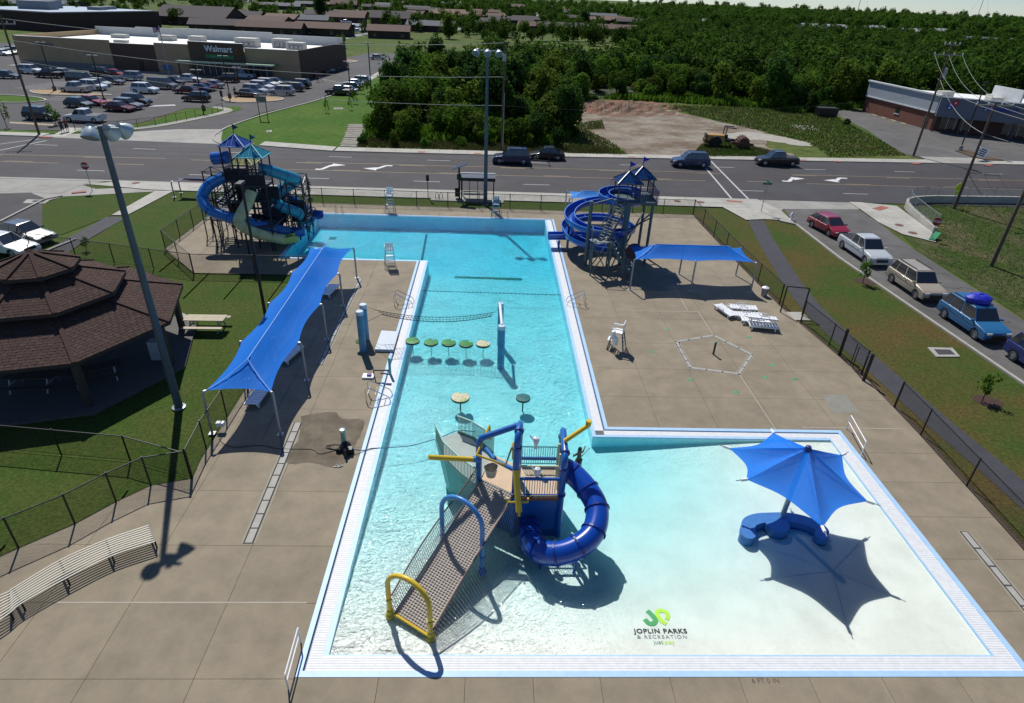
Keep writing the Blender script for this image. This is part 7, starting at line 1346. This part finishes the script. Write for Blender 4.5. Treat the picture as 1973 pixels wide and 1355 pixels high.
for i, (x, y) in enumerate(near): tree('dense green broadleaf tree massed with its neighbours in the wood beyond the road', (x, y, elev(x, y)-.1), rt.randrange(7), rt.choice((.7, .85, 1.0, 1.15))*rt.uniform(.88, 1.12) if y > 96 else rt.uniform(.55, .9), rt.uniform(0, 6.3), group='trees of the wood beyond the road')
FV = [crown(2.7, 6.4, 560, .32, 16, .02, 50+i) for i in range(6)]
def mass(name, lab, pts, m, smin, smax, cat='wood'):
    Q = []
    for x, y in pts:
        q = FV[rt.randrange(6)]; s = rt.uniform(smin, smax); a = rt.uniform(0, 6.3); ca, sa = math.cos(a), math.sin(a); R_ = np.array([[ca, sa, 0], [-sa, ca, 0], [0, 0, 1]]); Q.append((q@R_)*s+np.array([x, y, elev(x, y)-.3]))
    o = bpy.data.objects.new(name, np_mesh(name, np.concatenate(Q), m)); C.objects.link(o); o['kind'] = 'stuff'; tag(o, lab, cat); return o
mass('wood_canopy', 'continuous canopy of the wood stretching right behind the pizza shop', far_, leaf_far, .6, 1.6)
c7 = lambda u, v: (400+u/3.946, v/3.946); c8 = lambda u, v: (850+u/3.587, v/3.587)
HS = [(c7(70, 250), 26, 12, 8, 'd', 'dark brown roofed row house just behind the store left end'), (c7(90, 150), 30, 14, -8, 'd', 'wide dark hip roof building right of the long dark roof'), (c7(250, 165), 26, 13, -5, 'd', 'dark roofed house second row behind the store'), (c7(450, 215), 22, 13, -10, 'b', 'brown roofed house behind the middle of the store roof'), (c7(560, 190), 20, 12, -12, 't', 'tan roofed gable house with lighter brown shingles'), (c7(470, 270), 30, 10, 0, 'b', 'low brown roof peeking over the store parapet'), (c7(870, 275), 27, 12, -5, 'b', 'long brown house with small evergreen before it'), (c7(1370, 295), 20, 13, 4, 'b', 'brown roofed house at the left edge of the wood'), (c7(1390, 210), 26, 16, 6, 'd', 'large dark gabled hall beside the housing car park', 4.6, 3.4),
      (c7(860, 150), 24, 14, 10, 'd', 'dark gabled house left of the housing car park'), (c7(1080, 145), 26, 13, -6, 'b', 'brown roofed house behind the housing car park'), (c7(560, 75), 34, 16, 5, 'g', 'grey blue roofed house beyond the bright field'), (c7(1030, 65), 30, 18, 4, 'b', 'brown cross gabled house at the top middle', 3.5, 4), (c7(760, 55), 30, 16, -5, 'g', 'grey roofed house with white chimney far left of centre'), (c7(1350, 60), 26, 16, 3, 'g', 'grey blue house beside the far lane'), (c7(1590, 90), 30, 14, -5, 'g', 'pale grey house with rooftop dots right of far lane'), (c7(1820, 135), 34, 16, 6, 't', 'tan brown gabled house left of the right row'), (c7(1960, 150), 24, 14, 0, 't', 'tan house partly behind the dark wood trees'), (c7(1580, 140), 16, 12, -15, 'b', 'small brown gabled house behind the dark hall'),
      (c8(280, 140), 42, 16, 2, 'b', 'long brown roofed house above the white suv'), (c8(370, 190), 20, 12, 4, 'd', 'dark roofed house beside two slim trees'), (c8(590, 165), 24, 14, 4, 'd', 'dark roofed house at the foot of the far lane'), (c8(660, 220), 24, 12, -8, 'b', 'brown house at the front left of the row houses'), (c8(780, 230), 16, 12, 10, 'd', 'dark brown house in the middle of the front row'), (c8(890, 225), 20, 12, 5, 'd', 'dark gabled house right of the front row middle'), (c8(900, 150), 24, 12, 2, 'd', 'dark roofed house at the back of the row houses'), (c8(1180, 160), 22, 12, -2, 't', 'tan roofed house left of the small pair'), (c8(1280, 168), 14, 10, 0, 't', 'small tan roofed house beside the wood'), (c8(1220, 240), 26, 14, 3, 'b', 'brown house nearest the wood on the right'), (c8(1080, 130), 46, 14, 0, 'g', 'long grey roofed house behind the row houses'), (c8(860, 95), 36, 16, -6, 'b', 'brown roofed house left of the far lane trees'), (c8(520, 90), 22, 20, 3, 'b', 'tall brown house standing beside the far lane', 6, 3), (c8(60, 110), 30, 16, 8, 't', 'tan brown gabled house above the car park entrance'), (c8(80, 40), 40, 16, 3, 'g', 'pale grey house at the top left of the wood'), (c8(790, 20), 30, 14, 4, 'w', 'pale house among trees at the far end of the lane')]
AD = ('brown', 'dark', 'grey', 'tan', 'brown', 'dark')
for i, (u, v, n_) in enumerate(((445, 38, 'left of the long far lane'), (530, 18, 'beyond the bright field'), (590, 50, 'beside the dark bushy tree'), (610, 14, 'behind the grey blue roofs'), (665, 44, 'just left of the housing car park'), (725, 20, 'on the far lane corner'), (770, 10, 'at the top middle of the view'), (815, 26, 'behind the dark gabled hall'), (830, 62, 'at the left wood corner'), (890, 18, 'under the top edge beside trees'), (935, 30, 'behind the long brown roof'), (985, 48, 'left of the far lane foot'), (1045, 62, 'in front of the row houses'), (1070, 18, 'at the far end of the lane'), (1105, 30, 'right of the far lane trees'), (1150, 46, 'behind the grey long roof'), (1180, 24, 'among trees past the row houses'), (1215, 50, 'at the right end of the row'))):
    HS.append(((u, v), 24+(i*7) % 13, 13, (i*5) % 13-6, 'bdgtbd'[i % 6], 'small %s roofed house %s' % (AD[i % 6], n_)))
HB = [(h[0][0], h[0][1], h[1]*.43) for h in HS]+[(u, v, 14) for u, v in ((1560, 60), (1612, 62), (1690, 64), (1760, 70), (1815, 70), (1880, 90), (1920, 92), (372, 50))]
def blocks(x, y):       # keep the ground before each house open, as in the place itself
    for u, v, hl_ in HB:
        p = W(u, v); 
        if y < p.y+14 and y > p.y-.32*p.y*.5 and abs(x/y-p.x/p.y) < (hl_+2)/p.y*1.05 and rt.random() < .93: return True
    return False
fp_ = []
for _ in range(9000):
    y = 270*math.exp(rt.random()*1.75); x = y*rt.uniform(-.88, .92)
    if not vis((x, y)): continue
    u = x/y; dens = .93 if u > .205 else (.26 if y < 480 else .5 if y < 750 else .85)
    if u <= .205 and y < 600 and x < -.24*y: dens *= .35
    if rt.random() < dens and not blocks(x, y) and not in_poly(x, y, wood) and not (u < .18 and y < 300): fp_.append((x, y))
near_f = [p for p in fp_ if math.hypot(*p) < 620]; back_f = [p for p in fp_ if math.hypot(*p) >= 620]
rt.shuffle(back_f)
mass('distant_trees', 'scattered dark trees between the brown houses toward the horizon', near_f, leaf_far, .8, 1.5); mass('horizon_wood', 'far dark tree belt along the horizon ridge', back_f[:2600], leaf_far, 1.2, 2.1)
fr_ = [(x, 1350+rt.random()*500) for x in np.arange(-1300, 1700, 7.5)]; mass('skyline_wood', 'hazy farthest line of trees on the skyline', fr_, leaf_far, 1.2, 3.2)
# individual trees one can name
for px, py, v_, s_, lab in ((1662, 545, 7, .8, 'small young tree on the lawn beside the silver pickup'), (1893, 772, 7, .75, 'small leaning sapling on the lawn near the right edge'), (167, 483, 7, .5, 'small round sapling on the lawn behind the pavilion'), (598, 380, 8, .7, 'thin sapling in the verge behind the tube slides'), (108, 240, 7, 1.25, 'small street tree by the left utility pole'), (14, 246, 8, 1.5, 'slim young tree at the left frame edge by the road'), (655, 92, 1, .85, 'leafy tree behind the right end of the store'), (865, 75, 5, 1.5, 'dark tree before the brown housing near the wood'), (620, 40, 2, 2.0, 'dark bushy tree behind the brown houses left of centre'), (343, 48, 3, 1.3, 'round tree beside the low roofs behind the store'), (1010, 70, 0, 1.2, 'dark tree before the right group of brown row houses'), (1123, 58, 2, 1.6, 'tall rounded tree right of the row houses'), (908, 60, 5, 1.5, 'conical tree beside the housing car park')):
    p = W(px, py); tree(lab, (p.x, p.y, 0), v_, s_, rt.random()*6)
for x, y, r_ in ((28.75, 43.2, .8), (26.9, 27.0, .75)): blob([(x+r_*math.cos(a), y+r_*.8*math.sin(a)) for a in np.arange(0, 6.28, .6)], -.02, 'mulch_ring', M('mulch', (.05, .025, .018), .95, var=.3, scale=6), .05)
cone_q = crown(.75, 3.0, 500, .09, 26, 0, 77); cone_q[:, :, :2] *= (1.15-cone_q[:, :, 2:3]/3.2); cone_me = np_mesh('foliage', cone_q, leaf)
for px, py, lab, s_ in ((630, 217, 'dark conical shrub leftmost on the store lawn', .9), (675, 212, 'dark conical shrub beside the white hatch on the store lawn', .8), (684, 200, 'dark conical shrub in front of the wood edge on the store lawn', 1.0), (697, 180, 'dark conical shrub beneath the lamp post by the wood', 1.1), (711, 184, 'dark conical shrub touching the wood beside the lamp post', 1.2)):
    p = W(px, py); t = thing('conical_shrub', lab, 'shrub', tuple(p), 'conical shrubs on the store lawn'); t.scale = (s_,)*3; o = bpy.data.objects.new('foliage', cone_me); C.objects.link(o); o.parent = t
hatch('white_hatch', '', ((644, 208), (661, 208), (660, 211), (643, 211)), ((646, 208.6), (659, 208.6), (658, 210.4), (645, 210.4))); hatch('white_hatch', '', ((514, 252), (524, 251), (523, 255), (513, 255)), ((516, 252.5), (521, 252.2), (520.5, 254), (515, 254.2)))
# ================================================================ DIRT LOT
dm = M('gravel_dirt', (.245, .215, .17), .95, var=.28, scale=1.2, bump=.6, bscale=12, alt=(.125, .085, .052), altscale=.2, altw=.5); rd = M('red_clay', (.19, .085, .048), .95, var=.35, scale=1.5, bump=1, bscale=5, alt=(.13, .085, .055), altscale=.3)
blob([W(*q) for q in ((1105, 250), (1120, 205), (1200, 197), (1265, 207), (1330, 222), (1390, 235), (1455, 246), (1480, 262), (1480, 283), (1530, 298), (1500, 303), (1440, 291), (1370, 285), (1340, 290), (1310, 303), (1215, 303), (1200, 286), (1150, 280), (1108, 268))], -.03, 'dirt_lot', dm, .25)
for q_ in (((1395, 258), (1440, 254), (1500, 262), (1560, 276), (1545, 281), (1470, 270), (1400, 266)), ((1520, 240), (1560, 242), (1580, 250), (1540, 249))): blob([W(*q) for q in q_], -.025, 'gravel_patch', M('pale_gravel', (.34, .32, .28), .95, var=.25, scale=1.4, bump=.5), .3)
b = MB(); nx, ny = 60, 24; G_ = {}; rr2 = random.Random(6)
c0_, c1_ = W(1105, 222), W(1290, 198)
for i in range(nx+1):
    for j in range(ny+1):
        x = lerp(13.5, 37.5, i/nx); y = lerp(115, 136, j/ny); e = sstep(0, .25, i/nx)*sstep(1, .6, i/nx) if 0 else min(1, 4*i/nx)*min(1, 2.2*(1-i/nx)); e *= min(1, 3*j/ny)*min(1, 3*(1-j/ny)); yy = y+(x-20)*.12
        G_[i, j] = len(b.v); b.v.append((x, yy, -.1+e*(.42+.3*math.sin(x*.9+y*.5)+.3*math.sin(x*2.1-y*1.3)+rr2.uniform(-.16, .16))))
for i in range(nx):
    for j in range(ny): b.f.append((G_[i, j], G_[i+1, j], G_[i+1, j+1], G_[i, j+1])); b.mi.append(0)
struct(b.build('dirt_mound', rd))
# rubble, weeds and rough grass
def scatter(name, lab, n, region, size, m, hgt, cat='grass', zf=lambda x, y: -.03):
    Q = []
    X0, X1 = min(p[0] for p in region), max(p[0] for p in region); Y0, Y1 = min(p[1] for p in region), max(p[1] for p in region)
    while len(Q) < n:
        x, y = rt.uniform(X0, X1), rt.uniform(Y0, Y1)
        if not in_poly(x, y, region): continue
        a = rt.uniform(0, PI); dx, dy = math.cos(a)*size*rt.uniform(.5, 1.2), math.sin(a)*size; h_ = hgt*rt.uniform(.4, 1.3); z = zf(x, y); lx, ly = rt.uniform(-.4, .4)*h_, rt.uniform(-.4, .4)*h_
        Q.append([(x-dx, y-dy, z), (x+dx, y+dy, z), (x+dx*.3+lx, y+dy*.3+ly, z+h_), (x-dx*.3+lx, y-dy*.3+ly, z+h_*.9)])
    o = bpy.data.objects.new(name, np_mesh(name, np.array(Q), m)); C.objects.link(o); o['kind'] = 'stuff'; tag(o, lab, cat)
wg = M('weed_green', (.080, .140, .022), .85, var=.4, scale=.5, trans=.3, spec=.05, alt=(.12, .115, .05), altscale=.3, altw=.42); wy = M('weed_straw', (.11, .11, .035), .85, var=.4, scale=.3, trans=.2, spec=.1)
Rg = [tuple(W(*q)[:2]) for q in ((1265, 203), (1400, 205), (1560, 205), (1610, 225), (1700, 272), (1745, 300), (1600, 303), (1560, 276), (1480, 256), (1390, 235))]
scatter('tall_weeds', 'rough green weeds between the dirt lot and the pizza shop', 22000, Rg, .09, wg, .2); scatter('dry_weeds', 'straw coloured weeds along the far sidewalk below the wood', 9000, [(-18, 84.6), (10, 84.6), (16, 85), (16, 88), (8, 91), (-17, 92)], .10, wy, .3)
scatter('lot_weeds', 'weeds around the road roller beside the far sidewalk', 7000, [tuple(W(*q)[:2]) for q in ((1330, 303), (1350, 280), (1370, 268), (1460, 284), (1530, 303))], .09, wg, .2); scatter('bank_weeds', 'weeds on the left bank of the dirt lot', 4500, [tuple(W(*q)[:2]) for q in ((1100, 290), (1110, 238), (1160, 232), (1165, 248), (1130, 250), (1180, 275), (1210, 300), (1100, 297))], .09, wg, .22)
scatter('field_weeds', 'rough tall grass in the field behind the right concrete wall', 26000, [(43, 61), (46, 65.3), (62, 66), (62, 30), (37.6, 32), (37.5, 50), (42, 55)], .035, wg, .09)
scatter('undergrowth', 'shaded undergrowth between the trunks at the front of the wood', 15000, [(-18, 89.5), (8, 89), (11, 93), (14, 110), (15.5, 127), (22, 137.5), (56, 132), (60, 127), (74, 136), (95, 141), (74, 146), (40, 146), (10, 132), (4, 100), (-18, 96)], .22, leaf, 1.0, 'undergrowth')
for i, (px, py, s_) in enumerate(((1500, 208, .5), (1560, 216, .55), (1590, 218, .5), (1630, 240, .3), (1480, 203, .45), (1445, 202, .4), (700, 276, .35), (760, 281, .3), (820, 282, .35), (890, 281, .3), (1020, 284, .3), (1075, 284, .4), (715, 255, .5), (1105, 262, .4))): p = W(px, py); tree('low leafy bush '+('before the wood behind the dirt lot', 'at the wood edge left of the dumpster', 'touching the left end of the dumpster', 'at the edge of the shop parking lot', 'among weeds behind the road roller', 'at the back left of the weedy field', 'beside the broken concrete path', 'on the verge right of the broken path', 'on the verge left of the far ramp', 'on the verge below the left wood', 'beside the grey utility pole foot', 'at the left side of the dirt lot mouth', 'against the wood edge above the broken path', 'at the wood corner beside the dirt mound')[i], (p.x, p.y, -.4), rt.randrange(7), s_, rt.random()*6, 'bush', 'bushes along the wood edge')
t = thing('dumpster', 'black steel dumpster in the shade at the corner of shop lot', 'dumpster', tuple(W(1590, 224))); MB().box(0, 0, .1, 3.6, 1.8, 1.4, 0, 1.05, 1.1).build('bin_body', blackm, t, local=True); MB().box(-.9, 0, 1.5, 1.8, 1.9, .08).build('lid', dkpl, t, local=True); MB().box(.95, 0, 1.5, 1.8, 1.9, .08).build('lid', dkpl, t, local=True)
# ================================================================ HOUSES
brk = M('house_brick_dark', (.055, .036, .03), .9, var=.15, scale=.5); wl_ = M('house_wall_light', (.30, .31, .32), .85, var=.1, scale=.3)
RF = {'b': M('roof_brown', (.105, .062, .048), .9, var=.12, scale=.6), 'd': M('roof_dark', (.050, .042, .044), .9, var=.12, scale=.6), 'g': M('roof_grey', (.10, .105, .125), .9, var=.12, scale=.6), 't': M('roof_tan', (.16, .10, .07), .9, var=.12, scale=.6), 'w': M('roof_pale', (.33, .34, .35), .9, var=.1, scale=.6)}
def house(lab, px, py, L_, D_, rz, rf, hw=2.9, rh=2.2, wm_=None, cat='house', z=None):
    p = W(px, py); zz = elev(p.x, p.y); 
    if zz > .01:
        for _ in range(30): p = W(px, py, elev(p.x, p.y))
        zz = elev(p.x, p.y)
    t = thing('house', lab, cat, (p.x, p.y+D_/2, zz), 'houses beyond the store and wood', math.radians(rz)); wm_ = wm_ or brk; MB().box(0, 0, -.3, L_, D_, hw+.3).build('wall', wm_, t, local=True)
    o = .6; x, y = L_/2+o, D_/2+o; b = MB(); b.quad((-x, -y, hw), (x, -y, hw), (x, 0, hw+rh), (-x, 0, hw+rh)); b.quad((x, y, hw), (-x, y, hw), (-x, 0, hw+rh), (x, 0, hw+rh)); b.quad((-x, -y, hw-.12), (-x, y, hw-.12), (x, y, hw-.12), (x, -y, hw-.12)); b.quad((-x, -y, hw-.12), (x, -y, hw-.12), (x, -y, hw), (-x, -y, hw)); b.build('roof', RF[rf], t, local=True)
    [MB().add([(s*L_/2, -D_/2, hw), (s*L_/2, D_/2, hw), (s*L_/2, 0, hw+rh)], [(0, 1, 2)]).build('gable', wm_, t, local=True) for s in (-1, 1)]
    n = max(2, int(L_/4.5))
    for i in range(n):
        x = -L_/2+(i+.5)*L_/n
        if i == n//2: MB().box(x, -D_/2-.04, 0, 1.0, .08, 2.1).build('door', blackm, t, local=True)
        else: w_ = MB().box(x, -D_/2-.03, .95, 1.3, .06, 1.15).build('window', glass_d, t, local=True); MB().box(x, -D_/2-.06, .87, 1.5, .08, .07).build('sill', palew, w_, local=True)
    return t
for h in HS: house(h[5], h[0][0], h[0][1], h[1]*.86, h[2]*.86, h[3], h[4], *(h[6:] or ()))
for (u, v), L_, lab in (((1560, 60), 22, 'pale grey house half hidden in trees below the skyline left'), ((1612, 62), 26, 'white roofed house second from left among ridge trees'), ((1690, 64), 24, 'pale house in the middle of the wooded ridge'), ((1760, 70), 30, 'long pale roofed house right of the ridge middle'), ((1815, 70), 18, 'small white house before the skyline masts'), ((1880, 90), 34, 'long grey roofed house above the tall utility pole'), ((1920, 92), 40, 'wide tan grey house at right edge above the shop'), ((1300, 42), 18, 'small grey house just visible between trees'), ((1355, 50), 14, 'tiny white gabled house deep in the trees')):
    p_ = W(u, v); 
    house(lab, u, v, L_*.6, 10, 5, 'w' if v < 75 else 'g', 3.2, 2.4, wl_)
# school and long dark hall behind the store
t = thing('school_building', 'low dark brick building with pale blue flat roof at top left', 'building', (-150, 285, 0)); a, c = W(108, 62), W(312, 53); d = (c-a).normalized(); nn = Vector((-d.y, d.x, 0)); L_ = (c-a).length; MB().prism([a[:2], c[:2], (c+nn*48)[:2], (a+nn*48)[:2]], -.2, 6.2).build('wall', M('school_brick', (.05, .028, .024), .9, var=.15, scale=.4), t); MB().prism([(a+nn*1+d)[:2], (c+nn*1-d)[:2], (c+nn*47-d)[:2], (a+nn*47+d)[:2]], 6.2, 6.45).build('roof', M('roof_pale_blue', (.25, .33, .42), .6, var=.08, scale=.2), t)
for f, g_, w_ in ((.28, 22, 12), (.5, 30, 8), (.62, 12, 5), (.8, 16, 4)): p = a+d*(L_*f)+nn*g_; MB().box(p.x, p.y, 6.4, w_, 6, 3.0 if w_ > 6 else 1.2).build('roof_block', M('roof_block_grey', (.22, .24, .27), .7), t)
house('very long charcoal gabled building beside the pale blue roofed block', 372, 50, 34, 22, -6, 'd', 3.6, 4.5, None, 'building'); house('small blue grey roofed building at the top left corner', 20, 22, 60, 26, 4, 'g', 4, 2, None, 'building')
# far lanes and grass strips
lane = M('far_lane', (.20, .20, .21), .9)
strip('far_lane', [tuple(W(*q)[:2]) for q in ((395, 22), (430, 10), (490, 0))], 9, .0, lane); strip('far_lane', [tuple(W(*q)[:2]) for q in ((680, 26), (705, 17), (730, 11))], 8, .0, lane); strip('far_lane', [(W(*q).x, W(*q).y) for q in ((1050, 40), (1030, 28), (1012, 14), (1000, 6))], 9, .0, lane); strip('far_lane', [tuple(W(*q)[:2]) for q in ((640, 78), (700, 66), (760, 60), (860, 52), (880, 55))], 5, .0, lane); sheet('housing_lot', LW(((620, 56), (600, 45), (640, 38), (700, 36), (712, 50), (700, 62))), .01, lane); sheet('housing_lot', LW(((850, 60), (855, 46), (890, 36), (950, 40), (905, 56))), .01, lane); sheet('street_left', LW(((-10, 32), (110, 22), (100, 0), (0, 0))) if 0 else [(-320, 420), (-230, 400), (-230, 440), (-320, 460)], .01, lane)
# masts on the skyline
for px, lab in ((1650, 'thin red and white radio mast rising on the skyline, left one'), (1884, 'thin radio mast rising on the skyline, right one')):
    y = 1200; x = WY(px, 30, y).x; t = thing('radio_mast', lab, 'mast', (x, y, elev(x, y)), 'skyline masts'); MB().tube([(0, 0, 0), (0, 0, 60 if px < 1700 else 75)], .45, 4).build('mast', M('mast_grey', (.2, .18, .18), .7), t, local=True)
    for s in (-1, 1): MB().tube([(s*22, 0, 0), (0, 0, 55)], .12, 3).build('guy_wire', M('mast_grey', (0, 0, 0)), t, local=True)
